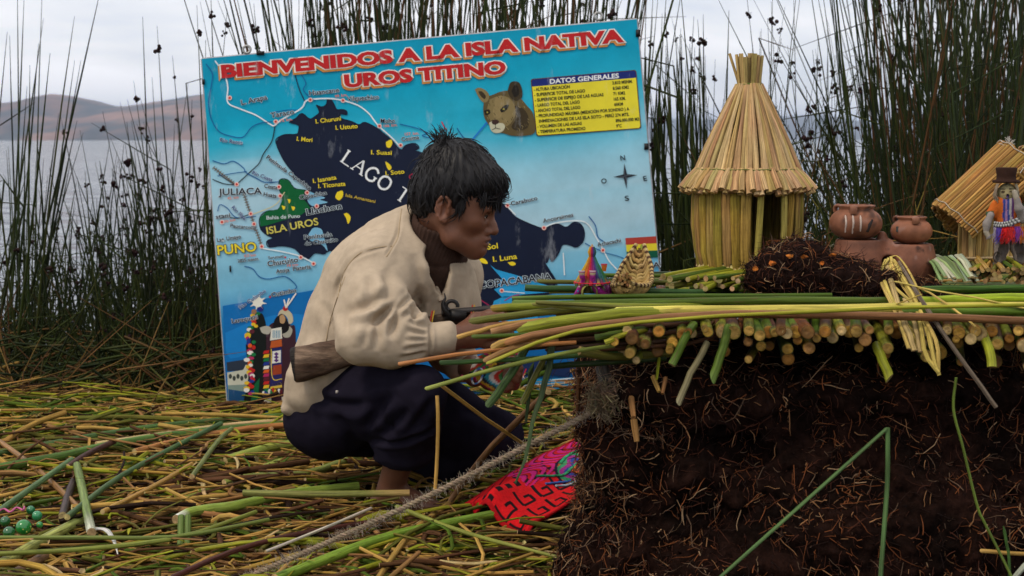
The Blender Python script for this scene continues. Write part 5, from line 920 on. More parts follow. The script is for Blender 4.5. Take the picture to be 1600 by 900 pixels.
    for k in range(80):                                      # unruly tuft at the crown
        a = r_.uniform(0, 6.28); b0 = H(-56 + 26 * math.cos(a) * r_.random(), 20 + 40 * math.sin(a) * r_.random(), 112 + r_.uniform(-8, 4)); d = HM @ np.array((r_.uniform(-.9, .55), r_.uniform(-.3, .5), r_.uniform(.35, 1.0))); d /= np.linalg.norm(d); ln = r_.uniform(.025, .06); e = HM @ np.array((r_.uniform(-.6, .4), 0, -.5))
        mb.tube([b0, b0 + d * ln * .4, b0 + d * ln * .75 + e * ln * .08, b0 + d * ln + e * ln * .22], [.0016, .0014, .0009, .0002], 4, (.007, .006, .006), cap0=False, cap1=False)
    for k in range(190):                                      # fringe over the brow and sideburn locks
        t = r_.random(); s = 1 if r_.random() < .72 else -1
        if k < 130: b0 = H(104 - 30 * t ** 2.2 + r_.uniform(-5, 4), s * (2 + 64 * t), 26 + r_.uniform(-10, 14)); d = HM @ np.array((.26 * (1 - t) + r_.normal() * .1, s * .05 + r_.normal() * .12, -1.0)); ln = r_.uniform(.022, .044)
        else: b0 = H(31 + r_.uniform(-8, 12), s * 79, -8 + r_.uniform(-14, 12)); d = HM @ np.array((.10 + r_.normal() * .08, -s * .06, -1)); ln = r_.uniform(.018, .036)
        d /= np.linalg.norm(d); c_ = HM @ np.array((-.12, 0, 0)); mb.tube([b0, b0 + d * ln * .35, b0 + d * ln * .7 + c_ * ln * .1, b0 + d * ln + c_ * ln * .35], [.0022, .0023, .0016, .0002], 4, np.array((.0075, .0065, .007)) * r_.uniform(.6, 1.6), cap0=False, cap1=False)
    lk = mb.build('hair_locks', MHAIR, hair); lk['kind'] = 'stuff'

    # ---- turtleneck
    T = Solid(P(580, 520, 3.6) - (.05, .25, .02), P(760, 330, 3.45) + (.05, .2, .05), .004)
    c0, c1 = H(-26, 0, -84), P(676, 398, 3.525); T.cone(c0, c1, .064, .068, k=.01); T.cone(c1, P(640, 450, 3.60), .075, .11, k=.04, ax=LAT, sc=1.1); T.cone(P(690, 420, 3.53), P(690, 470, 3.54), .055, .06, k=.04)
    up = (c0 - c1) / np.linalg.norm(c0 - c1); T.cone(c0 + up * .03, c0 + up * .09, .055, .06, k=.01, op='cut')
    V, Q = T.mesh(); N = normals(V, Q); h_ = (V - c1) @ up; a_ = np.arctan2((V - c1) @ LAT, (V - c1) @ np.cross(up, LAT)); V = V + N * (.0013 * np.sin(a_ * 64) * (h_ > -.03))[:, None] - N * (.003 * np.exp(-((h_ - .03) / .006) ** 2))[:, None]
    solid_obj('turtleneck', V, Q, np.array((.062, .036, .027)), MKNIT, body)

    # ---- tunic
    T = Solid((-.66, 3.08, .18), (.06, 3.90, .93), .0042)
    ax = dict(ax=LAT, sc=1.28)
    T.chain([P(632, 392, 3.56), P(600, 441, 3.57), P(574, 512, 3.57), P(538, 596, 3.57)], [.098, .136, .138, .128], k=.05, **ax)
    T.chain([P(655, 372, 3.54), P(632, 395, 3.55)], [.088, .098], k=.04, ax=LAT, sc=1.15)
    T.cone(P(640, 420, 3.44), P(592, 420, 3.42), .075, .080, k=.05); T.cone(P(668, 410, 3.66), P(710, 430, 3.70), .07, .066, k=.05)
    T.cone(P(690, 440, 3.53), P(690, 500, 3.55), .085, .10, k=.05, ax=LAT, sc=1.2)
    T.chain([P(536, 596, 3.56), P(520, 622, 3.55)], [.126, .10], k=.04, **ax); T.cone(P(474, 590, 3.50), P(460, 634, 3.49), .030, .020, k=.03, ax=LAT, sc=3.0); T.cone(P(500, 560, 3.42), P(475, 620, 3.42), .035, .02, k=.04)
    T.chain([P(713, 428, 3.70), P(706, 500, 3.68), P(702, 545, 3.64), P(722, 570, 3.55)], [.066, .058, .055, .045], k=.03)
    arm = [(592, 418, 3.42), (578, 470, 3.335), (566, 530, 3.262)]; T.chain([P(*a) for a in arm], [.082, .070, .057], k=.03)
    T.chain([P(566, 531, 3.262), P(610, 538, 3.275), P(642, 532, 3.29), P(668, 530, 3.30)], [.057, .053, .050, .038], k=.022)
    T.ell(P(626, 492, 3.30), (.050, .045, .034), rotm(0, 20, 0), k=.035); T.ell(P(600, 470, 3.31), (.05, .045, .03), rotm(0, 30, 0), k=.04)
    ca, cb = P(672, 531, 3.302), P(696, 529, 3.312); T.cone(ca, cb, .0405, .0405, k=.004)
    # neck opening and V placket
    T.cone(H(-24, 0, -70), P(674, 392, 3.53), .071, .068, k=.008, op='cut'); T.cone(H(24, 0, -80), H(0, 0, -66), .085, .09, k=.01, op='cut')
    for dd in np.arange(3.30, 3.50, .011):
        T.chain([P(683, 398, dd), P(687, 425, dd), P(690, 448, dd), P(691, 462, dd)], [.030, .024, .014, .005], k=.006, op='cut')
    # collar stand
    V, Q = T.mesh(); V = relax(V, Q, 2, .5); N = normals(V, Q)
    wr_ = np.array([.0034 * mnoise.noise(Vector((v[0] * 7 + v[2] * 5, v[1] * 6, v[2] * 11 - v[0] * 9))) + .0022 * mnoise.fractal(Vector(v * 16), 1, 2, 3) for v in V]); V = V + N * wr_[:, None]; N = normals(V, Q)
    V = groove(V, N, [([(640, 470), (614, 478), (592, 506), (586, 548)], .010, 8), ([(642, 482), (620, 500), (606, 530)], .009, 7), ([(632, 462), (602, 466), (568, 482), (540, 486)], .008, 8), ([(634, 474), (612, 484), (580, 500), (548, 512)], .006, 7), ([(668, 514), (650, 506), (634, 502)], .0035, 3.5), ([(668, 523), (652, 520), (636, 516)], .003, 3), ([(668, 531), (650, 532), (632, 531)], .0025, 3), ([(668, 540), (650, 543), (628, 548)], .0035, 3.5), ([(667, 549), (648, 554), (622, 560)], .003, 3.5), ([(560, 432), (545, 480), (536, 540)], .005, 8), ([(518, 440), (500, 500), (484, 560), (470, 615)], .007, 10), ([(545, 420), (524, 470), (512, 530), (505, 560)], .005, 8), ([(648, 396), (656, 440), (652, 480), (640, 500)], .008, 9), ([(668, 420), (676, 460), (668, 500)], .006, 8), ([(720, 430), (716, 470), (722, 520)], .006, 8), ([(738, 420), (734, 460), (738, 500)], .005, 7), ([(600, 420), (608, 450), (600, 472)], .006, 9), ([(575, 430), (580, 455), (570, 475)], .004, 8), ([(640, 466), (622, 486), (612, 512)], .007, 4), ([(636, 476), (648, 486), (650, 500)], .006, 4), ([(600, 488), (575, 512), (568, 545)], .005, 6), ([(660, 470), (655, 488), (640, 498)], .006, 5), ([(500, 470), (520, 510), (524, 548)], .004, 7), ([(480, 540), (500, 570), (500, 600)], .004, 7), ([(600, 350), (570, 375), (545, 400)], .003, 8)])
    N = normals(V, Q); V = groove(V, N, [([(626, 328), (622, 362), (612, 385), (602, 402)], .0022, 2.6), ([(612, 384), (580, 392), (550, 406), (530, 440), (522, 470)], .0026, 2.8), ([(660, 340), (676, 372), (688, 400)], .002, 2.5), ([(671, 506), (673, 530), (671, 556)], .0035, 2.6)])
    px = PX(V); C = np.repeat(np.array([(0.47, 0.375, 0.27)]), len(V), 0); dirt = np.array([mnoise.fractal(Vector(v * 6 + 3), 1, 2, 4) for v in V]); C *= (1 - .13 * np.clip(dirt + .3, 0, 1))[:, None]
    shirt = solid_obj('tunic', V, Q, C, MSHIRT, body); shirt['label'] = 'cream homespun tunic with open placket and gathered cuffs'
    # collar band and placket facings: folded strips of the same cloth
    N = normals(V, Q)
    PV = PX(V); BK = (N[:, 1] > -.05) * 1e5
    def band(px, w, off, lab):
        pts, nr = [], []
        for x, y in smoothpts(px, 12)[:, :2]:
            k = np.argmin(((PV - (x, y)) ** 2).sum(1) + BK); pts.append(V[k] + N[k] * off); nr.append(N[k])
        pts = np.array(pts); nr = np.array(nr)
        for _ in range(4): pts[1:-1] = (pts[:-2] + pts[1:-1] + pts[2:]) / 3; nr[1:-1] = (nr[:-2] + nr[1:-1] + nr[2:]) / 3
        mb = MB(); mb_slat(mb, pts, nr, w, .0055, (0.46, 0.365, 0.26)); mb.build(lab, MSHIRT, shirt)
    band([(646, 328), (653, 352), (661, 376), (667, 398)], .012, .003, 'collar'); band([(667, 398), (671, 425), (682, 452), (689, 470)], .007, .002, 'placket_facing'); band([(706, 408), (704, 434), (694, 462)], .006, .002, 'placket_facing'); band([(706, 404), (722, 398), (736, 398)], .009, .003, 'collar')
    def seam(px, lab='seam'):
        pts = []
        for x, y in smoothpts(px, 22)[:, :2]: k = np.argmin(((PV - (x, y)) ** 2).sum(1) + BK); pts.append(V[k] + N[k] * .0006)
        pts = np.array(pts)
        for _ in range(2): pts[1:-1] = (pts[:-2] + pts[1:-1] + pts[2:]) / 3
        mb = MB(); mb.tube(pts, .0014, 5, (0.42, 0.32, 0.20)); mb.build(lab, MSHIRT, shirt)
    for q in ([(628, 326), (624, 350), (622, 372), (604, 402)], [(612, 384), (584, 388), (556, 400), (536, 428), (528, 465)], [(540, 432), (526, 468), (512, 520), (506, 552)], [(671, 508), (673, 530), (670, 555)]): seam(q)
    # ---- trousers
    T = Solid((-.66, 2.98, .02), (.16, 3.95, .55), .0045)
    T.ell(P(520, 657, 3.56), (.108, .17, .088), k=.05); T.chain([P(512, 645, 3.52), P(590, 622, 3.40), P(655, 613, 3.29)], [.108, .090, .0595], k=.04)
    T.chain([P(655, 615, 3.29), P(640, 655, 3.33), P(632, 690, 3.375)], [.058, .070, .080], k=.03)
    T.chain([P(560, 650, 3.68), P(690, 652, 3.64), P(773, 680, 3.58)], [.108, .092, .070], k=.04); T.chain([P(773, 684, 3.58), P(700, 714, 3.66), P(655, 738, 3.72)], [.066, .064, .056], k=.03); T.ell(P(600, 640, 3.58), (.12, .12, .07), k=.05)
    lo = P(632, 696, 3.38); T.ell(lo + (0, 0, -.012), (.080, .075, .026), rotm(0, -14, 0), k=.006)       # rolled cuff
    T.ell(lo + (-.004, 0.004, -.045), (.060, .058, .040), rotm(0, -14, 0), k=.006, op='cut')
    V, Q = T.mesh(); V = relax(V, Q, 1, .5); N = normals(V, Q); V = V + N * np.array([.004 * mnoise.fractal(Vector((v[0] * 9, v[1] * 9, v[2] * 13)), 1, 2, 3) for v in V])[:, None]; N = normals(V, Q)
    V = groove(V, N, [([(480, 602), (505, 626), (545, 634), (585, 628)], .008, 8), ([(608, 612), (590, 640), (580, 668)], .010, 9), ([(600, 630), (600, 655), (612, 680)], .007, 7), ([(640, 640), (612, 664), (585, 690)], .008, 8), ([(680, 620), (660, 650), (640, 672)], .006, 7), ([(520, 640), (540, 670), (560, 700)], .008, 10), ([(560, 600), (600, 594), (640, 590)], .005, 8), ([(575, 688), (630, 690), (688, 664)], .006, 4), ([(720, 640), (760, 650), (800, 680)], .005, 9)])
    tr = solid_obj('trousers', V, Q, np.array((.0125, .0105, .0185)), MTROU, body); tr['label'] = 'dark navy trousers rolled up at the shin'
    mb = MB(); c = P(528, 612, 3.40); i = np.argmin(((PX(V) - (528, 612)) ** 2).sum(1) + (V[:, 1] > 3.5) * 1e6); mb.box(V[i] + N[i] * .002, (.006, .003, .007), None, (.5, .45, .4)); mb.build('label_tab', MSHIRT, tr)

    # ---- rifle under the arm
    MW = mat('worn_wood', attr=True, rough=.7, noise_s=22, noise_amt=.5, stretch=(1.2, 6, 6), bump=.5, bump_s=60, spec=.2); MI = mat('black_iron', attr=True, rough=.5, metallic=.4, spec=.4)
    rt = empty('old_rifle', P(500, 600, 3.38), 'old flintlock rifle with worn wooden butt tucked under the man\'s arm', 'rifle')
    prof = [(457, 572, 28, 3.365), (470, 569, 28, 3.366), (500, 561, 26, 3.37), (545, 549, 22, 3.38), (585, 534, 14, 3.39), (620, 521, 11, 3.395), (655, 510, 12, 3.398), (700, 499, 12, 3.40), (740, 493, 9.5, 3.40), (790, 488, 8, 3.40), (850, 482, 7, 3.40)]
    s = Solid(P(450, 610, 3.37) - .03, P(860, 470, 3.40) + .03, .004)
    for a, b in zip(prof[:-1], prof[1:]):
        pa, pb = P(a[0], a[1], a[3]), P(b[0], b[1], b[3]); s.cone(pa, pb, M_(a[2], a[3]), M_(b[2], b[3]), k=.006, ax=(0, 1, 0), sc=.55)
    dirb = P(500, 561, 3.37) - P(457, 572, 3.365); dirb /= np.linalg.norm(dirb); s.box(P(457, 573, 3.365) - dirb * .046, (.046, .05, .07), r=.003, rot=rotm(0, -math.degrees(math.atan2(dirb[2], dirb[0])) + 6, 0), k=.006, op='cut')
    V, Q = s.mesh(); V = relax(V, Q, 1, .4); N = normals(V, Q); V = V + N * np.array([.0022 * mnoise.fractal(Vector((v[0] * 8, v[1] * 30, v[2] * 45)), 1, 2, 4) for v in V])[:, None]
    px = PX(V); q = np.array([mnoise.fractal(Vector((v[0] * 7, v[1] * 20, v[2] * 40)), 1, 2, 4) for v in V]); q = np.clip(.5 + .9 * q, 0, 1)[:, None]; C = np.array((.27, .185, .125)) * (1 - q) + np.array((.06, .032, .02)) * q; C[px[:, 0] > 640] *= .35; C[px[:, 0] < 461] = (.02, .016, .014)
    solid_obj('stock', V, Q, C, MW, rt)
    mb = MB(); mb.tube([P(690, 489, 3.385), P(760, 483, 3.385), P(900, 474, 3.39)], [.0085, .0085, .008], 10, (.035, .03, .028)); mb.build('barrel', MI, rt)
    for x, y in ((673, 498), (736, 489)):
        mb = MB()
        for dx, c in ((0, (.40, .05, .03)), (3, (.5, .32, .04))): ctr = P(x + dx, y + 3, 3.395); mb.tube([ctr + np.array((.004 * math.sin(t), .0185 * math.cos(t), .0235 * math.sin(t))) for t in np.arange(17) * math.pi / 8], .0018, 5, c)
        mb.build('thread_binding', MDRY, rt)
    mb = MB(); hm = [(700, 492, 3.37), (694, 484, 3.365), (692, 474, 3.365), (696, 466, 3.365), (694, 458, 3.365)]; mb.tube(smoothpts([P(*h_) for h_ in hm], 9), [.010, .011, .010, .008, .007, .006, .004, .003, .0015], 7, (.015, .014, .014), flat=.6); mb.build('hammer', MI, rt)
    mb = MB(); ctr = P(706, 478, 3.362); mb.tube([ctr + np.array((.014 * math.cos(t), .002, .012 * math.sin(t))) for t in np.linspace(-.3, 4.2, 10)], .0048, 6, (.015, .014, .014)); mb.build('lock_ring', MI, rt)
    mb = MB(); mb.box(P(712, 493, 3.372), (.05, .012, .024), rotm(0, 9, 0), (.02, .018, .017)); mb.build('lock_plate', MI, rt)

    # ---- woven pouch in the left hand
    pr = empty('woven_pouch', P(770, 620, 3.40), 'small multicoloured woven pouch in the crouching man\'s hand', 'pouch'); cc = [(.45, .02, .12), (.5, .3, .03), (.02, .02, .03), (.03, .2, .25), (.45, .4, .35), (.35, .03, .02), (.05, .15, .05)]
    s = Solid(P(730, 640, 3.40) - .05, P(830, 540, 3.40) + .05, .004); s.cone(P(757, 572, 3.405), P(800, 556, 3.40), .026, .028, k=.03, ax=(0, 1, 0), sc=.6); s.cone(P(757, 582, 3.40), P(776, 600, 3.39), .03, .02, k=.03, ax=(0, 1, 0), sc=.6); V, Q = s.mesh(); N = normals(V, Q)
    V = V + N * np.array([.004 * mnoise.noise(Vector(v * 40)) for v in V])[:, None]; px = PX(V); C = np.array([cc[int((p[0] * .14 + 2.0 * math.sin(p[1] * .12) + 70)) % 7] for p in px]); solid_obj('weave', V, Q, C, MKNIT, pr)
    for k in range(9):
        c = P(722 + k * 6.5, 588 - k * 2.4 + 5 * (k % 2), 3.37); mb = MB(); mb.lathe([(.0005, -.004), (.0035, -.0025), (.0045, 0), (.0035, .0025), (.0005, .004)], c, 8, jit(cc[k % 7])); mb.build('pompom', MKNIT, pr)
    a = np.arange(17) * math.pi / 8; ctr = P(746, 588, 3.36); mb = MB(); mb.tube([ctr + np.array((.012 * math.cos(t) + .006 * math.sin(t), 0, .019 * math.sin(t))) for t in a], .0026, 6, np.array([(.5, .48, .45) if (k // 2) % 2 else (.05, .12, .3) for k in range(17)])); mb.build('handle_loop', MKNIT, pr)
build_man()
# ------------------------------------------------------------------ doll and little ornaments on the raft
MCLOTH = mat('doll_cloth', attr=True, rough=.9, noise_s=50, noise_amt=.2, bump=.3, bump_s=350, spec=.08)
def build_doll():
    D = 2.86; root = empty('cloth_doll', P(1575, 408, D), 'cloth doll in brown top hat and orange waistcoat before the gabled straw house', 'doll'); m = lambda px: M_(px, D)
    def sol(lo, hi, h=.0024): return Solid(np.minimum(P(*lo), P(*hi)) - .02, np.maximum(P(*lo), P(*hi)) + .02, h)
    mb = MB(); c = P(1572, 284, D); mb.lathe([(m(13), 0), (m(20), -.002), (m(21), 0), (m(20), .003), (m(15), .005), (m(14.5), .012), (m(16.5), .027), (m(15), .029), (.0005, .0285)], c, 22, (.035, .017, .012), sy=.9); mb.build('hat', MCLOTH, root)
    s = sol((1550, 325, D), (1596, 285, D)); s.ell(P(1573, 303, D), (m(15), m(14), m(17)), k=.004); s.cone(P(1574, 304, D - .019), P(1574, 308, D - .019), .002, .0026, k=.004)
    V, Q = s.mesh(); px = PX(V); C = np.repeat([[.30, .25, .13]], len(V), 0)
    for (x, y, rx, ry) in ((1567, 300, 3.2, 1.6), (1580, 299, 3.2, 1.6), (1574, 312, 4, 1.1), (1567, 296, 4, .9), (1580, 295, 4, .9)): C[((px[:, 0] - x) / rx) ** 2 + ((px[:, 1] - y) / ry) ** 2 < 1] = (.05, .035, .02)
    solid_obj('head', V, Q, C, MCLOTH, root)
    mb = MB(); r_ = np.random.default_rng(1)
    for k in range(70): sx = -1 if k % 2 else 1; a = P(1573 + sx * (14 + r_.uniform(-2, 2)), 287, D - .006 + r_.uniform(-.01, .012)); mb.tube([a, a + (sx * .003, -.001, -.010), a + (sx * .004 + r_.normal() * .002, 0, -.022), a + (sx * .002 + r_.normal() * .003, 0, -.036 * r_.uniform(.7, 1.1))], .001, 3, jit((.36, .29, .20), .2), cap0=False, cap1=False)
    f = mb.build('hair', MCLOTH, root); f['kind'] = 'stuff'
    s = sol((1540, 360, D), (1605, 310, D)); s.chain([P(1575, 320, D), P(1575, 350, D)], [m(21), m(19)], k=.01, ax=(0, 1, 0), sc=.7); s.cone(P(1556, 322, D), P(1549, 334, D), m(9), m(8), k=.008)
    V, Q = s.mesh(); N = normals(V, Q); V += N * np.array([.0012 * mnoise.noise(Vector(v * 90)) for v in V])[:, None]; px = PX(V); C = np.repeat([[.52, .12, .02]], len(V), 0); st = [(.03, .05, .22), (.30, .16, .30), (.03, .05, .22), (.42, .38, .36), (.10, .04, .16)]
    for i in range(len(V)):
        x, y = px[i]
        if 1567 < x < 1584: C[i] = st[int((x - 1567) / 3.5) % 5]
        if x < 1553 and y > 330: C[i] = (.05, .09, .04)
    solid_obj('waistcoat', V, Q, C, MCLOTH, root)
    for pts, rs, hand in (([(1548, 336, D - .01), (1542, 350, D - .012), (1541, 360, D - .014)], (5.5, 5.8, 4.6), [(1541, 362, D - .014), (1545, 371, D - .016)]), ([(1594, 326, D - .01), (1598, 342, D - .022), (1592, 326, D - .03), (1589, 312, D - .028)], (6.5, 6.5, 6, 5), [(1588, 310, D - .028), (1585, 300, D - .024)])):
        s = Solid(np.min([P(*p) for p in pts + hand], 0) - .02, np.max([P(*p) for p in pts + hand], 0) + .02, .0024); s.chain([P(*p) for p in pts], [m(r) for r in rs], k=.006); V, Q = s.mesh(); a = solid_obj('arm', V, Q, (.24, .21, .19), MCLOTH, root)
        s = Solid(np.min([P(*p) for p in pts + hand], 0) - .02, np.max([P(*p) for p in pts + hand], 0) + .02, .0022); s.chain([P(*p) for p in hand], [m(4.6), m(4)], k=.004); V, Q = s.mesh(); solid_obj('hand', V, Q, (.30, .26, .20), MCLOTH, a)
    for pts, x in (([(1569, 362, D), (1566, 385, D - .01), (1562, 402, D - .014)], 1560), ([(1588, 362, D), (1590, 385, D - .01), (1594, 402, D - .012)], 1598)):
        s = sol((x - 20, 415, D), (x + 30, 350, D)); s.chain([P(*p) for p in pts], [m(12), m(11), m(10)], k=.006, ax=(0, 1, 0), sc=.8); V, Q = s.mesh(); N = normals(V, Q); V += N * np.array([.0016 * mnoise.noise(Vector(v * 80)) for v in V])[:, None]; solid_obj('leg', V, Q, (.21, .17, .145), MCLOTH, root)
        s = sol((x - 20, 420, D), (x + 20, 385, D)); s.ell(P(x, 403, D - .026), (m(7), .017, m(11)), k=.004); V, Q = s.mesh(); solid_obj('shoe', V, Q, (.13, .115, .10), MCLOTH, root)
    mb = MB(); pts = smoothpts([P(1553, 348, D - .016), P(1566, 349, D - .026), P(1580, 346, D - .028), P(1600, 338, D - .024)], 22)
    for j in (0, 1): mb.tube([p + (0, -.001 * j, -.005 * j) for p in pts], .0032, 6, np.array([(.5, .5, .48) if (k + j) % 2 else (.012, .012, .014) for k in range(22)])); 
    mb.build('rope_belt', MCLOTH, root); mb = MB(); fc = [(.55, .02, .02), (.5, .03, .03), (.22, .05, .28), (.5, .14, .03), (.35, .30, .4), (.10, .06, .3)]
    for k in range(150): x = 1552 + r_.uniform(0, 50); a = P(x, 354, D - .016 - .012 * math.sin((x - 1552) / 50 * 3.1)); L = r_.uniform(.018, .036); mb.tube([a, a + (r_.normal() * .002, -.004, -L * .5), a + (r_.normal() * .005 - .004, -.006, -L)], [.0011, .001, .0004], 3, jit(fc[int((x / 9)) % 6], .3), cap0=False, cap1=False)
    f = mb.build('fringe', MCLOTH, root); f['kind'] = 'stuff'
build_doll()
def build_ornament():
    D = 2.72; cx = 925; C0 = P(cx, 466, D); root = empty('magenta_boat_ornament', C0, 'tiny magenta reed boat ornament with rainbow cone roof', 'ornament'); m = lambda px: M_(px, D); z = lambda y: P(cx, y, D)[2]; MG = (.30, .012, .20)
    RB = [(.46, .30, .03), (.42, .12, .02), (.40, .03, .03), (.32, .02, .10), (.14, .03, .14), (.05, .04, .14), (.03, .10, .10), (.03, .13, .04)]
    ax = P(925, 420, D + .004)
    for k in range(26):
        a = -math.pi / 2 + 2 * math.pi * k / 26; u = np.array((math.sin(a), -math.cos(a), 0)); cc = RB[min(7, max(0, int((math.sin(a) + 1) * 4)))]
        pts = [np.array((ax[0], ax[1], z(y))) + u * m(r) for y, r in ((402, 4.5), (412, 9), (424, 16), (433, 21), (444, 28))]; mb = MB(); mb_slat(mb, pts, u + (0, 0, .5), [.0008, .0016, .0027, .0034, .0038], .0016, np.array([jit(cc, .2), jit(cc, .2), jit(cc, .2), jit(cc) * .8, jit(RB[(k * 3) % 8])])); mb.build('roof_straw', MCLOTH, root)
        if k % 2 == 0: mb = MB(); mb_slat(mb, [np.array((ax[0], ax[1], z(y))) + u * m(r) for y, r in ((401, 4), (394, 6), (386, 3))], u, [.0014, .0020, .001], .0014, jit(cc)); mb.build('knob_straw', MCLOTH, root)
    mb = MB(); mb.lathe([(.0035, 0), (.0035, .002), (.0005, .007)], (ax[0], ax[1], z(387)), 9, (.40, .26, .14)); mb.build('tip', MCLOTH, root)
    mb = MB(); mb.tube([np.array((ax[0], ax[1], z(441))) + np.array((math.sin(t), -math.cos(t), 0)) * m(28) for t in np.linspace(0, 6.28, 30)], .0014, 5, (.5, .03, .05)); mb.build('roof_trim', MCLOTH, root)
    for x in (918, 938): mb = MB(); mb.tube([P(x, 441, D + .02), P(x, 458, D + .02)], m(5), 7, (.34, .28, .10)); mb.build('cabin_wall', MDRY, root)
    s = Solid(P(895, 470, D) - .03, P(955, 430, D) + .04, .002); s.cone(P(921, 456, D - .02), P(925, 458, D + .05), m(13), m(12), k=.006); s.box((P(925, 470, D)[0], D, z(470) - .004), (.06, .08, .0075), k=.002, op='cut'); V, Q = s.mesh(); solid_obj('hull', V, Q, (.26, .24, .06), MDRY, root)
    for pts, rs in (([(910, 430, D - .026), (911, 438, D - .02), (907, 450, D - .01), (900, 463, D + .005)], (4, 3.5, 5.5, 5)), ([(926, 430, D - .026), (926, 440, D - .022), (933, 452, D - .015), (946, 463, D)], (4, 4, 7, 6)), ([(945, 440, D + .04), (950, 452, D + .03), (950, 464, D + .02)], (4, 6, 5))):
        mb = MB(); q = smoothpts([P(*p) for p in pts], 12); r2 = np.interp(np.linspace(0, 1, 12), np.linspace(0, 1, len(rs)), [m(r) for r in rs]); mb.tube(q, r2, 9, np.array([jit(MG, .2) for _ in range(12)])); o = mb.build('magenta_side', mat('satin_thread', attr=True, rough=.35, spec=.5, bump=.3, bump_s=500), root)
    for x, y, d in ((909, 427, D - .027), (926, 427, D - .027), (944, 416, D + .04)):
        mb = MB(); c = P(x, y, d); mb.lathe([(m(3.2), -m(8)), (m(3.8), -m(4)), (m(4.6), 0), (m(5), m(2.4)), (m(5.2), m(3.8)), (.0003, m(4))], c, 12, np.array([(.22, .02, .16), (.30, .02, .2), (.45, .4, .2), (.3, .02, .2), (.5, .45, .4), (.25, .02, .1)]) if x < 940 else np.array([(.5, .14, .02)] * 3 + [(.5, .1, .05), (.3, .02, .08), (.3, .02, .08)])); mb.build('prow_head', MCLOTH, root)
    for k, c in enumerate(((.03, .25, .45), (.5, .45, .4), (.4, .05, .3), (.5, .3, .05), (.05, .2, .05))): mb = MB(); mb.lathe([(.0003, -.0022), (.002, 0), (.0003, .0022)], P((903, 905, 936, 932, 901)[k], (455, 448, 451, 446, 461)[k], D - .035), 7, c); mb.build('bead', MCLOTH, root)
build_ornament()
def build_boat():
    # small totora boat pointing at the viewer: two fat bundles, wrapped gunwale, high stern
    D0, D1 = 2.67, 2.86; root = empty('straw_boat', P(988, 465, 2.74), 'small woven straw boat with dark stitched rim on the raft', 'model boat'); n = 22; zb = P(988, 464, 2.74)[2]
    T = np.linspace(0, 1, n); ctr = [np.array((np.interp(t, (0, 1), (P(978, 440, D0)[0], P(1000, 400, D1)[0])), D0 + (D1 - D0) * t, 0)) for t in T]
    W = np.interp(T, (0, .08, .25, .5, .75, .92, 1), (.010, .022, .036, .0375, .030, .015, .008)); RZ = zb + np.interp(T, (0, .1, .3, .5, .7, .85, 1), (.034, .028, .024, .030, .048, .070, .094)); FZ = zb + np.interp(T, (0, .12, .3, .6, .8, 1), (.020, .010, .003, .008, .030, .080)); BZ = zb + np.interp(T, (0, .12, .35, .65, .85, 1), (.014, .003, -.001, .002, .028, .070))
    ST = [(.42, .28, .10), (.36, .23, .08), (.46, .32, .13)]; mb = MB(); prof = 12
    V = [(c[0] + W[i] * math.cos(math.pi + math.pi * j / prof) * 1.06, c[1], RZ[i] + (RZ[i] - BZ[i]) * math.sin(math.pi + math.pi * j / prof)) for i, c in enumerate(ctr) for j in range(prof + 1)]
    F = [(i * (prof + 1) + j, i * (prof + 1) + j + 1, (i + 1) * (prof + 1) + j + 1, (i + 1) * (prof + 1) + j) for i in range(n - 1) for j in range(prof)]; mb.add(V, F, np.array([jit(ST[(i // 1) % 3], .1) * (.8 if i % 2 else 1) for i in range(n) for j in range(prof + 1)])); mb.build('hull', MDRY, root)
    for sx in (-1, 1):
        for k in range(n - 2):                                 # coiled inner bundles
            i = k + 1; mb = MB(); pts = [np.array((ctr[i][0] + sx * W[i] * u * .92, ctr[i][1], FZ[i] + (RZ[i] - FZ[i]) * v)) for u, v in ((.02, .1), (.25, .35), (.5, .30), (.75, .5), (.97, .95))]
            mb.tube(smoothpts(pts, 7), .0046, 6, jit(ST[k % 3], .15)); mb.build('bundle_coil', MDRY, root)
        mb = MB(); q = smoothpts([np.array((ctr[i][0] + sx * W[i], ctr[i][1], RZ[i])) for i in range(n)], 66); mb.tube(q, .0042, 7, np.array([(.06, .025, .015) if (k // 2) % 2 else (.46, .33, .14) for k in range(66)])); mb.build('stitched_rim', MDRY, root)
    for k in range(12): a = k * 2.4; rr = .0035 * math.sqrt(k); mb = MB(); c = P(976, 438, D0 - .005); c = c + np.array((rr * math.cos(a) * 1.2, 0, rr * math.sin(a))); mb.tube([c + (0, -.006, .002), c + (.0, .02, -.001), c + (.002, .05, -.012)], .0032, 6, jit((.32, .2, .07)), cap=jit((.22, .12, .04), .4)); mb.build('prow_straw', MDRY, root)
    for k in range(6): c = P(993 + k * 3, 392 + (k % 2) * 3, D1); mb = MB(); mb.tube([c + (0, 0, -.008), c + (0, -.001, .006)], .0026, 6, jit((.25, .13, .05)), cap=(.12, .06, .03)); mb.build('stern_straw', MDRY, root)
build_boat()
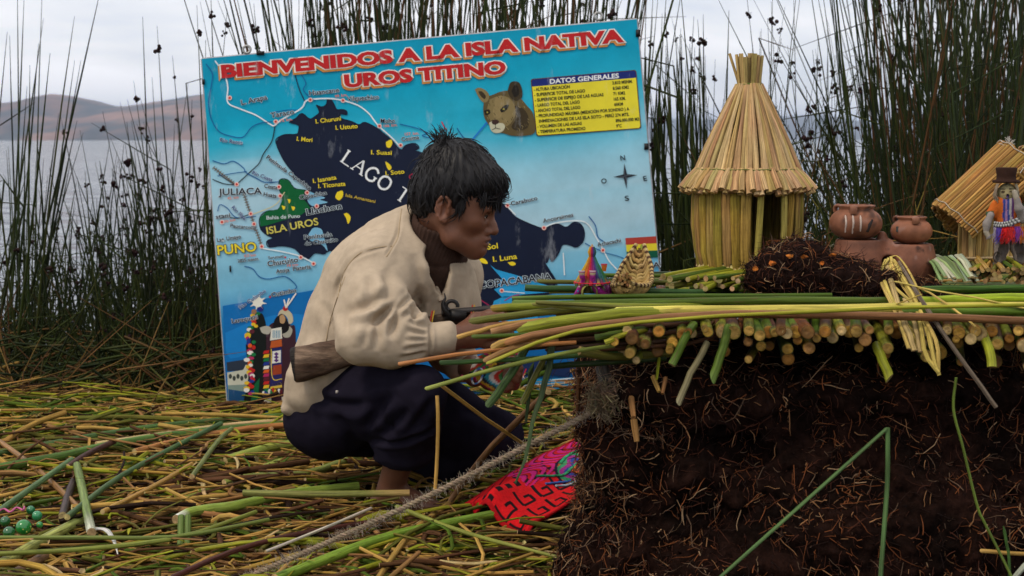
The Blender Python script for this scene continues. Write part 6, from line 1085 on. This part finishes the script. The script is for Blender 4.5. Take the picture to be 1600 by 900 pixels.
# ------------------------------------------------------------------ reeds standing in the shallows
MSTAND = mat('standing_reed', attr=True, rough=.6, streak=.4, spec=.07)
def build_reeds():
    r_ = random.Random(33); bulk = MB(); heads_bulk = MB(); count = [0]
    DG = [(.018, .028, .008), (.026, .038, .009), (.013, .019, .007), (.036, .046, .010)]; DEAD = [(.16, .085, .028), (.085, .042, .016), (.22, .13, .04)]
    def head(mb, p, s):
        for k in range(r_.randint(4, 7)):
            c = np.array(p) + np.array([r_.gauss(0, s * .5) for _ in range(3)]); q = s * r_.uniform(.35, .6); mb.lathe([(q * .02, -q), (q * .8, -q * .5), (q, q * .1), (q * .6, q * .8), (q * .02, q)], c, 6, jit((.022, .010, .010), .4))
        for k in range(7): d = np.array([r_.gauss(0, 1) for _ in range(3)]); d /= np.linalg.norm(d); mb.tube([p, p + d * s * 1.2], [.0012, .0003], 3, (.02, .012, .01), cap0=False, cap1=False)
    def stand(n, x0, x1, d0, d1, y0, y1, lean, r, seedp, col, indiv, where, bend=.25, xbias=1.0, kink=.12, pale_low=False):
        for k in range(n):
            u = r_.random() ** xbias; x = x0 + (x1 - x0) * u; d = r_.uniform(d0, d1); yt = r_.uniform(y0, y1)
            base = P(x, 600, d); base[2] = -.28 if base[1] > 5.3 else floor_z(base[0], base[1]) - .02; lx = r_.gauss(lean, 26) if not isinstance(lean, tuple) else r_.uniform(*lean)
            lx = lx * (2.2 if r_.random() < .22 else 1); lx = max(lx, 1062 - x) if (x > 1000 and d < 5.1) else lx; top = P(x + lx, yt, d + r_.uniform(-.25, .25)); c = r_.choice(col); n_ = 6; sag = np.array((r_.gauss(0, .05), r_.gauss(0, .05), 0)) * bend * 4
            pts = [base + (top - base) * t + sag * t * (1 - t) * 1.0 for t in np.linspace(0, 1, n_)]
            if r_.random() < kink:
                j = r_.randint(3, 4); tip = pts[j] + np.array((r_.uniform(-.5 if d > 5.1 else -.08, .5), r_.uniform(-.2, .2), r_.uniform(-.22, .25))); pts = pts[:j + 1] + [pts[j] * .5 + tip * .5, tip]
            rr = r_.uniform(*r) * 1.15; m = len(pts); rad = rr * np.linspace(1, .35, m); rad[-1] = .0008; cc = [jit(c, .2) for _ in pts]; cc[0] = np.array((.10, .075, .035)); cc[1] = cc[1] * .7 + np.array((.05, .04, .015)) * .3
            seed = r_.random() < seedp
            if indiv and count[0] < 290:
                mb = MB(); mb.tube(pts, rad, 5, np.array(cc), cap0=False, cap1=False); o = mb.build('standing_reed', MSTAND, origin=base); count[0] += 1
                tag(o, ('tall dark reed with a brown seed head ' if seed else 'tall dark green reed stem ') + where, 'reed', ('seeding ' if seed else '') + 'reeds standing ' + where)
                if seed: mb = MB(); q = pts[-2] * .3 + pts[-1] * .7; head(mb, q, r_.uniform(.010, .018)); mb.build('seed_head', MSTAND, o)
            else:
                bulk.tube(pts, rad, 4, np.array(cc), cap0=False, cap1=False)
                if seed: head(heads_bulk, pts[-2] * .3 + pts[-1] * .7, r_.uniform(.010, .017))
    L, B_, H_, Rr = 'at the open bank away from the banner', 'in the water behind the map banner', 'in the water behind the round straw hut', 'in the thick bed behind the clay stove'
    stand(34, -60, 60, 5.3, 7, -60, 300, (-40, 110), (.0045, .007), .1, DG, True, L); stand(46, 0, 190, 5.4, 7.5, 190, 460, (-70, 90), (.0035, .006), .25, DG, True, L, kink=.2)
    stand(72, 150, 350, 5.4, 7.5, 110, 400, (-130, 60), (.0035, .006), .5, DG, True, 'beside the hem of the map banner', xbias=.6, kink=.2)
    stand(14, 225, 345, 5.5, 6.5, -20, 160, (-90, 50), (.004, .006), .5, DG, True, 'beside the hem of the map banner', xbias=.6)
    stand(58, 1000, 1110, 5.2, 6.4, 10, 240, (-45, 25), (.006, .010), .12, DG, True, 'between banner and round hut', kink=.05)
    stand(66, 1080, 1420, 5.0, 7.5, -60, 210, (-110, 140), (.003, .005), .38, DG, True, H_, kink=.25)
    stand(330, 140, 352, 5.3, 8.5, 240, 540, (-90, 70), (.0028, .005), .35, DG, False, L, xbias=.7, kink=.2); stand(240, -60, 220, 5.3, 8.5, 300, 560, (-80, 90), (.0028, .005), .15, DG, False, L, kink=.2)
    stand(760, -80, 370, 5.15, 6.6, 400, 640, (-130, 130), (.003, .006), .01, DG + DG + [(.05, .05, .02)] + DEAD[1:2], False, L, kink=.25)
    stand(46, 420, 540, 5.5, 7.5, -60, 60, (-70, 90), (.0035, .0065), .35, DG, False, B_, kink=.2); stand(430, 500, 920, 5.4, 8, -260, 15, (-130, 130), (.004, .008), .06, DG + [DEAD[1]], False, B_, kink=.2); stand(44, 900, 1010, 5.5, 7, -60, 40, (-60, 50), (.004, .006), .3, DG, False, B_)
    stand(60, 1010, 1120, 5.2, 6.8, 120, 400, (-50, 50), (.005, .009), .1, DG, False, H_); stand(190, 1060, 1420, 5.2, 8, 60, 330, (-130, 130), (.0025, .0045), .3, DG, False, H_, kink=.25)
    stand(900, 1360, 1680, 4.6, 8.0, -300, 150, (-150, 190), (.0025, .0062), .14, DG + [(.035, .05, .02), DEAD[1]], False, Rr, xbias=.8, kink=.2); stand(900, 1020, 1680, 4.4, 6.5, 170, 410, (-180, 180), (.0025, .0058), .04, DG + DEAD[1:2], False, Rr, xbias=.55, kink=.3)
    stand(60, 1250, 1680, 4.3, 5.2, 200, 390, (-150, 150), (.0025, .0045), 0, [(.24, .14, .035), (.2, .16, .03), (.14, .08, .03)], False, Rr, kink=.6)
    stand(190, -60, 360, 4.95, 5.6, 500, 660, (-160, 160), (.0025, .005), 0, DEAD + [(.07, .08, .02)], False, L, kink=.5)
    o = bulk.build('reed_bed', MSTAND); tag(o, 'dense mass of dark reeds growing in the shallows', kind='stuff'); h = heads_bulk.build('seed_heads', MSTAND, o); h['kind'] = 'stuff'
    # flattened dead stems tangled at the foot of the reeds
    mb = MB()
    for k in range(430):
        x = r_.uniform(-80, 370) if k < 280 else r_.uniform(1000, 1680); d = r_.uniform(5.0, 5.7) if k < 280 else r_.uniform(4.3, 5.4); c = P(x, 600, d); c[2] = r_.uniform(-.08, .2) if k < 280 else r_.uniform(0, .5); a = r_.gauss(.3, .7); L_ = r_.uniform(.15, .5); dv = np.array((math.cos(a), r_.uniform(-.3, .3), math.sin(a) * .8)) * L_
        cc = r_.choice(DEAD[:2] + DG + DG + [(.04, .05, .015), (.07, .06, .02)]); mb.tube([c - dv / 2, c + np.array((0, 0, r_.uniform(-.02, .03))), c + dv / 2], [.005, .0045, .002], 4, np.array([jit(cc, .25) for _ in range(3)]), cap0=False, cap1=False)
    o = mb.build('fallen_reeds', MSTAND); tag(o, 'tangled dead reed stems at the foot of the reed bed', kind='stuff')
build_reeds()
# ------------------------------------------------------------------ loose stems that make the floor
def build_litter():
    r_ = random.Random(77); pal = [(C_STRAW, 22), (C_TAN, 20), (C_OLIVE, 15), (C_YG, 10), (C_GREEN, 8), (C_BROWN, 20), (C_DARK, 10), ((.36, .225, .045), 12)]; cols = [p[0] for p in pal]; wts = [p[1] for p in pal]; word = {C_STRAW: 'straw coloured', C_TAN: 'tan', C_OLIVE: 'olive', C_YG: 'yellow green', C_GREEN: 'green', C_BROWN: 'brown', C_DARK: 'dark', (.36, .225, .045): 'golden'}
    bulk = MB(); n_ind = 0
    for k in range(7600):
        d = 2.5 + 2.95 * (r_.random() ** 1.25); half = d * 800 / FPX; x = r_.uniform(-half - .25, min(half, 1.0) if d > 3.4 else .35); z0 = floor_z(x, d)
        if d > 4.75 and z0 < -.02: continue
        c = r_.choices(cols, wts)[0]
        if d > 4.2 and r_.random() < .5: c = r_.choice([C_YG, C_GREEN, C_OLIVE, C_STRAW])
        lay = r_.random(); z = z0 + .002 + .062 * lay ** 1.7; a = r_.gauss(.16, .48) if r_.random() < .76 else r_.uniform(-1.57, 1.57)
        L_ = r_.choice([r_.uniform(.04, .14), r_.uniform(.10, .5), r_.uniform(.10, .5)]) * (1.2 if d > 4 else 1); rr = r_.choice([r_.uniform(.0016, .0036), r_.uniform(.003, .0062), r_.uniform(.0022, .005), r_.uniform(.005, .0095)]) * (1.15 if c in (C_YG, C_GREEN) else 1); dv = np.array((math.cos(a), math.sin(a), r_.gauss(0, .10))) * L_; n = 5
        bend = np.array((-math.sin(a), math.cos(a), 0)) * r_.gauss(0, .03) + np.array((0, 0, r_.gauss(0, .012))); p0 = np.array((x, d, z)); pts = [p0 + dv * (t - .5) + bend * 4 * t * (1 - t) for t in np.linspace(0, 1, n)]
        for p in pts: p[2] = max(p[2], floor_z(p[0], p[1]) - .004)
        cc = np.array([jit(c, .18) for _ in range(n)]); fl = r_.choice([1, .8, .4])
        if d < 3.75 and lay > .50 and rr > .0028 and n_ind < 235:
            mb = MB(); mb.tube(pts, rr * np.linspace(1, r_.uniform(.6, 1), n), 7, cc, cap=jit(C_PALE, .3), flat=fl); o = mb.build('loose_reed', MREED if c in (C_YG, C_GREEN, C_OLIVE) else MDRY, origin=p0); n_ind += 1
            tag(o, 'loose ' + word[c] + ' reed stem lying on top of the trodden reed floor', 'reed', 'loose ' + word[c] + ' reed stems on the floor')
        else: bulk.tube(pts, rr, 5, cc, flat=fl, cap=jit(C_PALE, .3))
    for k in range(420):
        d = 2.7 + 2.3 * (r_.random() ** 1.3); half = d * 800 / FPX; x = r_.uniform(-half - .1, .4 if d < 3.4 else half); c = r_.choice([C_YG, C_OLIVE, C_STRAW, C_TAN, C_GREEN, C_PALE, C_BROWN]); a = r_.uniform(-1.57, 1.57); p = np.array((x, d, floor_z(x, d) + r_.uniform(.04, .075))); pts = [p]
        for j in range(4): a += r_.gauss(0, .45); p = p + np.array((math.cos(a), math.sin(a), r_.gauss(-.05, .22))) * r_.uniform(.02, .06); p[2] = max(p[2], floor_z(p[0], p[1]) + .03); pts.append(p)
        rr = r_.uniform(.003, .007); bulk.tube(smoothpts(pts, 9), rr * np.array([.5, .9, 1, 1, 1, .9, .8, .6, .1]), 5, np.array([jit(c, .15) for _ in range(9)]), flat=.25)
    o = bulk.build('reed_litter', MDRY); tag(o, 'matted layer of cut reed stems covering the floor', kind='stuff')
    G = 'big fresh stems lying on the floor'
    def lay(pts, w, c, lab, zz=.05, n=9, taper=1., ec=None, cap=None, flat=1., name='loose_reed', lift=None):
        p3 = [PZ(x, y, zz if lift is None else lift[i]) for i, (x, y) in enumerate(pts)]; d = np.mean([p[1] for p in p3]); q = smoothpts(p3, n) if len(p3) > 2 else np.array([p3[0] + (p3[1] - p3[0]) * t for t in np.linspace(0, 1, n)])
        cc = np.array([jit(c, .1) for _ in range(n)]); mb = MB()
        if ec is not None: cc[-1] = ec; cc[-2] = cc[-2] * .4 + np.array(ec) * .6
        mb.tube(q, M_(w, d) / 2 * np.linspace(1, taper, n), 9, cc, cap=cap if cap is not None else jit(C_PALE), flat=flat); o = mb.build(name, MREED, origin=q[0]); tag(o, lab, 'reed', G)
    lay([(-40, 716), (180, 676), (300, 661), (470, 648)], 11, (.06, .115, .028), 'long deep green stem lying along the foot of the banner', .06)
    lay([(-40, 738), (100, 712), (170, 696), (300, 676), (460, 662)], 14, (.085, .16, .03), 'thick green stem lying second from the banner foot', .07)
    lay([(150, 694), (270, 676), (360, 664), (470, 655)], 8, (.50, .36, .16), 'pale straw stem lying between green stems near the banner', .075)
    lay([(210, 706), (300, 684), (400, 668), (480, 662)], 10, C_ORANGE, 'orange tan stem lying near the banner foot', .07)
    lay([(-20, 812), (50, 762), (112, 718)], 10, (.10, .17, .06), 'grey green stem slanting over the others near the green beads', .09)
    lay([(105, 808), (180, 750), (260, 705), (345, 662)], 9, (.075, .13, .045), 'long grey green stem slanting towards the banner', .085)
    lay([(120, 727), (132, 780), (143, 832)], 14, (.17, .24, .06), 'broad green stem stub with torn white peel at its end', .085, ec=(.5, .5, .38))
    lay([(148, 826), (166, 828), (178, 845), (184, 866)], 15, (.62, .60, .54), 'white torn peel curling off the green stub', .075, taper=.1, flat=.25, name='reed_peel', n=10)
    lay([(105, 730), (140, 708), (178, 690)], 10, (.07, .03, .02), 'dark brown stem lying across green stems', .085)
    lay([(98, 806), (106, 775), (115, 752)], 13, (.06, .04, .035), 'dark purple brown stem stub', .07)
    lay([(232, 792), (300, 776), (360, 755), (440, 722)], 17, (.30, .34, .06), 'fat yellow green stem lying half buried', .05)
    lay([(560, 760), (450, 772), (370, 790), (330, 795), (296, 801), (276, 812)], 16, (.24, .32, .05), 'green stem whose peeled white root end curls over', .075, ec=(.72, .70, .62), n=13)
    for x in (281, 292): lay([(x, 878), (x + 1, 840), (x + 2, 806)], 11, (.13, .19, .045), 'upright split green stub beside the white peel', n=6, lift=(.02, .06, .10))
    lay([(130, 812), (70, 842), (0, 882), (-20, 894)], 18, (.36, .38, .10), 'thick stem fading to a white root end by the green beads', .06, ec=(.70, .62, .44))
    lay([(70, 868), (20, 898), (-20, 920)], 17, (.22, .12, .06), 'split brown reed stump', .06)
    lay([(-20, 840), (150, 840), (280, 838), (420, 812)], 7, (.15, .19, .04), 'slim olive stem lying straight across the litter', .085)
    lay([(-20, 866), (130, 858), (280, 840), (400, 800)], 8, (.19, .22, .04), 'slim yellow olive stem crossing the litter', .08)
    lay([(250, 912), (330, 875), (400, 850), (480, 832), (600, 812)], 9, (.075, .025, .018), 'dark red brown stem lying beside the rope', .08)
    lay([(415, 862), (500, 828), (580, 794)], 5, (.55, .48, .38), 'thin whitish stalk lying beside the rope', .10)
    lay([(430, 905), (540, 862), (620, 835), (760, 806), (905, 780)], 16, (.19, .30, .035), 'thick bright green stem lying under the rope', .075)
    lay([(380, 770), (500, 772), (640, 770)], 11, (.20, .20, .05), 'olive stem with pale cut end lying before the bare foot', .11, ec=(.42, .27, .10))
    lay([(620, 792), (720, 830), (830, 860), (960, 892)], 9, (.24, .26, .05), 'yellow green leaf stem slanting away from the rope', .085, taper=.5)
    lay([(590, 905), (640, 835), (690, 795), (720, 772)], 9, C_STRAW, 'straw stem leaning under the rope', .07)
    lay([(160, 800), (240, 760), (300, 725)], 8, C_STRAW, 'straw stem lying among brown stems', .085); lay([(300, 745), (340, 690), (362, 670)], 8, (.18, .2, .06), 'pale olive stalk lying steeply in the litter', .09)
    lay([(0, 690), (60, 735), (130, 800)], 9, C_TAN, 'tan stem lying against the slanting green stem', .07); lay([(560, 712), (480, 740), (400, 745), (350, 755)], 12, (.21, .24, .05), 'green stem coming out from under the crouching man', .07); lay([(480, 690), (420, 700), (350, 720)], 15, (.27, .31, .05), 'yellow green stem by the man\'s heel', .07)
    # stems leaning in front of the man's legs
    GL = 'stems leaning against the raft tip'
    stem([(683, 618, 3.12), (684, 690, 3.1), (680, 765, 3.08)], 6, C_STRAW, 'thin upright tan stem in front of the man\'s shin', GL, n=6, material=MDRY); stem([(705, 780, 3.15), (760, 708, 2.95), (856, 612, 2.62)], 10, (.15, .075, .035), 'brown stem leaning from the floor to the raft tip', GL, n=8, material=MDRY); stem([(690, 602, 2.6), (760, 655, 2.75), (835, 705, 2.9)], 6, C_STRAW, 'thin tan stem sloping down before the far knee', GL, n=7, material=MDRY)
build_litter()

def build_rope():
    a, b = P(942, 636, 2.56), PZ(340, 922, .035); mid = (a + b) / 2 + np.array((0, 0, -.012)); q = smoothpts([a, mid, b], 240); t, U, V = frames(q); root = empty('rope', b, 'frayed twisted grey rope running from the peat block to the floor', 'rope'); R0 = .0029
    for s in range(3):
        mb = MB(); ph = [k * .85 + s * 2.094 for k in range(240)]; mb.tube([q[k] + R0 * (math.cos(ph[k]) * U[k] + math.sin(ph[k]) * V[k]) for k in range(240)], .0030, 6, np.array([jit((.30, .225, .15), .15) for _ in range(240)])); mb.build('strand', MDRY, root)
    mb = MB(); r_ = np.random.default_rng(5)
    for k in range(1500): i = r_.integers(0, 240); th = r_.uniform(0, 6.28); n = math.cos(th) * U[i] + math.sin(th) * V[i]; p = q[i] + t[i] * r_.uniform(-.008, .008) + n * .005; d = n + r_.normal(size=3) * .6; mb.tube([p, p + d * .004, p + d * .007 + r_.normal(size=3) * .002], .0003, 3, jit((.42, .35, .27), .2), cap0=False, cap1=False)
    f = mb.build('fuzz', MDRY, root); f['kind'] = 'stuff'
build_rope()

def build_textile():
    # red embroidered cloth half under the peat block
    nu, nv = 190, 120; A, B_, Cc, Dd = PZ(726, 786, .085), PZ(900, 684, .12), PZ(985, 738, .12), PZ(822, 815, .085); V, C = [], []
    for j in range(nv):
        for i in range(nu):
            u, v = i / (nu - 1), j / (nv - 1); p = (A * (1 - u) + B_ * u) * (1 - v) + (Dd * (1 - u) + Cc * u) * v
            z = .012 * math.sin(v * 5 + u * 3) + .010 * mnoise.noise(Vector((u * 3, v * 4, 2))) + .028 * math.exp(-((v - .35) / .16) ** 2) * (1 - .5 * u); edge = max(0, .10 - u) / .10; p = p + np.array((0, 0, z - .03 * edge ** 2 * (1 if v > .15 else 0)))
            V.append(p); c = np.array((.66, .010, .014)); s, w = u * 10, v * 6.5
            if u < .62 and .06 < v < .94:                       # black key pattern
                fx, fy = s % 1.6 / 1.6, w % 1.5 / 1.5; ln = lambda q, a: abs(q - a) < .07
                if v > .44 and ((ln(fx, .12) and fy < .8) or (ln(fy, .8) and .12 < fx < .75) or (ln(fx, .72) and .35 < fy < .8) or (ln(fy, .35) and .40 < fx < .75)): c = np.array((.012, .006, .008))
                if .34 < v < .42: c = np.array((.015, .006, .008)) if (s * 1.3 % 1) < .55 else c
                if v < .30 and abs((s * .8 + 2.2 * math.sin(w * .9)) % 1 - .5) < .10: c = np.array((.02, .006, .012))
            if u > .30 and v < .46:                              # pink scrolls
                q = (u * 11 + 1.4 * math.sin(v * 14) + 3 * v) % 1
                if q < .5: c = np.array((.66, .02, .20))
                elif q < .64: c = np.array((.05, .005, .02))
            du, dv = (u - .78) / .20, (v - .52) / .24; rr = math.hypot(du, dv); th = math.atan2(dv, du)
            if rr < 1: k = int(rr * 5 + .7 * math.sin(th * 5)); c = np.array([(.50, .10, .02), (.45, .02, .16), (.04, .07, .30), (.40, .03, .25), (.05, .34, .14)][k % 5])
            if 1 <= rr < 1.12: c = np.array((.02, .01, .03))
            if u > .62 and v > .76: c = np.array((.02, .008, .01)) if (s * 1.6 + .6 * math.sin(w * 2)) % 1 < .28 else c
            if v < .035 or v > .965 or u < .02: c = np.array((.40, .006, .01))
            C.append(c)
    F = [(j * nu + i, (j + 1) * nu + i, (j + 1) * nu + i + 1, j * nu + i + 1) for j in range(nv - 1) for i in range(nu - 1)]; mb = MB(); mb.add(V, F, np.array(C)); o = mb.build('embroidered_cloth', mat('red_wool', attr=True, rough=.85, noise_s=120, noise_amt=.18, bump=.6, bump_s=420, spec=.1)); sm = o.modifiers.new('thickness', 'SOLIDIFY'); sm.thickness = .006; sm.offset = -1
    tag(o, 'red embroidered cloth with black key pattern lying by the peat block', 'cloth'); V = np.array(V).reshape(nv, nu, 3)
    for pts, c in (([(.42, .40), (.52, .46), (.62, .50), (.74, .46), (.9, .40)], (.05, .38, .16)), ([(.44, .52), (.54, .56), (.64, .60)], (.05, .12, .42)), ([(.50, .58), (.60, .64), (.72, .66)], (.35, .45, .5)), ([(.66, .36), (.74, .30), (.84, .28), (.92, .32)], (.05, .38, .16)), ([(.70, .52), (.78, .45), (.86, .52), (.78, .60), (.71, .53)], (.55, .12, .02)), ([(.60, .72), (.75, .76), (.92, .74)], (.45, .02, .2))):
        p = smoothpts(pts, 16); mb = MB(); mb.tube([V[int(np.clip(b, 0, 1) * (nv - 1)), int(np.clip(a, 0, 1) * (nu - 1))] + (0, 0, .002) for a, b in p], .0045, 6, np.array([jit(c, .3) for _ in p]), flat=.6); mb.build('embroidery', MCLOTH, o)
build_textile()

def build_foreground():
    def blade(pts, w, c, lab, tip=False):
        q = smoothpts([P(*p) for p in pts], 26) if len(pts) > 3 else np.concatenate([[P(*pts[i]) + (P(*pts[i + 1]) - P(*pts[i])) * t for t in np.linspace(0, 1, 9)] for i in range(len(pts) - 1)]); keep = [0] + [i for i in range(1, len(q)) if np.linalg.norm(q[i] - q[i - 1]) > 1e-5]; q = q[keep]; n = len(q); d = np.mean([p[2] for p in pts]); r = M_(w, d) / 2 * np.ones(n)
        if tip: r[-1] *= .35; r[-2] *= .7
        cc = np.array([np.array(c) * (.9 + .2 * math.sin(i * .7)) for i in range(n)]); mb = MB(); mb.tube(q, r, 7, cc, flat=.55, cap=c); tag(mb.build('grass_blade', MREED, origin=q[0]), lab, 'blade', 'green blades growing before the peat block')
    G1 = (.085, .16, .05)
    blade([(940, 1090, 2.25), (1125, 902, 2.3), (1385, 670, 2.32)], 9, G1, 'long green reed blade slanting up across the peat block'); blade([(1387, 668, 2.32), (1386, 760, 2.31), (1376, 900, 2.28), (1364, 1120, 2.22)], 8, G1, 'upright green blade meeting the slanting blade at a sharp fold')
    blade([(1690, 1130, 2.25), (1580, 900, 2.3), (1540, 820, 2.31), (1527, 790, 2.31), (1505, 700, 2.32), (1490, 640, 2.32), (1494, 590, 2.32)], 8, (.13, .19, .03), 'yellow green grass blade bending up over the peat block'); blade([(1580, 1000, 2.34), (1577, 880, 2.34), (1573, 850, 2.34), (1568, 822, 2.34)], 5, (.06, .13, .03), 'short green shoot at the foot of the peat block', True)
    stem([(1534, 861, 2.36), (1570, 864, 2.36), (1640, 868, 2.36)], 7, C_STRAW, 'short straw stalk stuck in the peat face', material=MDRY, n=5); stem([(1575, 915, 2.34), (1600, 885, 2.34), (1640, 850, 2.35)], 9, (.34, .36, .25), 'pale green stalk leaning on the peat face', n=5)
    # green beads with pink thread among the stems
    o = PZ(45, 822, .06); root = empty('bead_trinket', o, 'shiny green bead trinket with pink thread lost among the stems', 'trinket'); ms = mat('glossy_bead', attr=True, rough=.15, spec=.6, coat=.3); r_ = random.Random(3)
    for x, y, r, c in ((37, 824, 12, (.01, .19, .03)), (14, 832, 9, (.01, .10, .02)), (58, 806, 8, (.02, .22, .08)), (48, 797, 7, (.01, .16, .05)), (8, 815, 8, (.01, .09, .02)), (62, 820, 5, (.01, .2, .04))):
        mb = MB(); q = M_(r, 3.3); c0 = PZ(x, y, .085); mb.lathe([(q * math.cos(t) + 1e-5, q * math.sin(t)) for t in np.linspace(-1.57, 1.57, 10)], c0, 16, c); mb.build('bead', ms, root)
    for k in range(12): c0 = PZ(r_.uniform(10, 60), r_.uniform(805, 835), .09); mb = MB(); mb.lathe([(.0002, -.002), (.0022, 0), (.0002, .002)], c0, 6, (.3, .34, .05)); mb.build('seed_bead', ms, root)
    mb = MB(); q = smoothpts([PZ(x, y, .095) for x, y in ((-6, 801), (6, 795), (16, 800), (26, 793), (36, 797), (38, 792))], 24); mb.tube(q, .0025, 5, (.50, .12, .25)); mb.build('pink_thread', MCLOTH, root)
build_foreground()
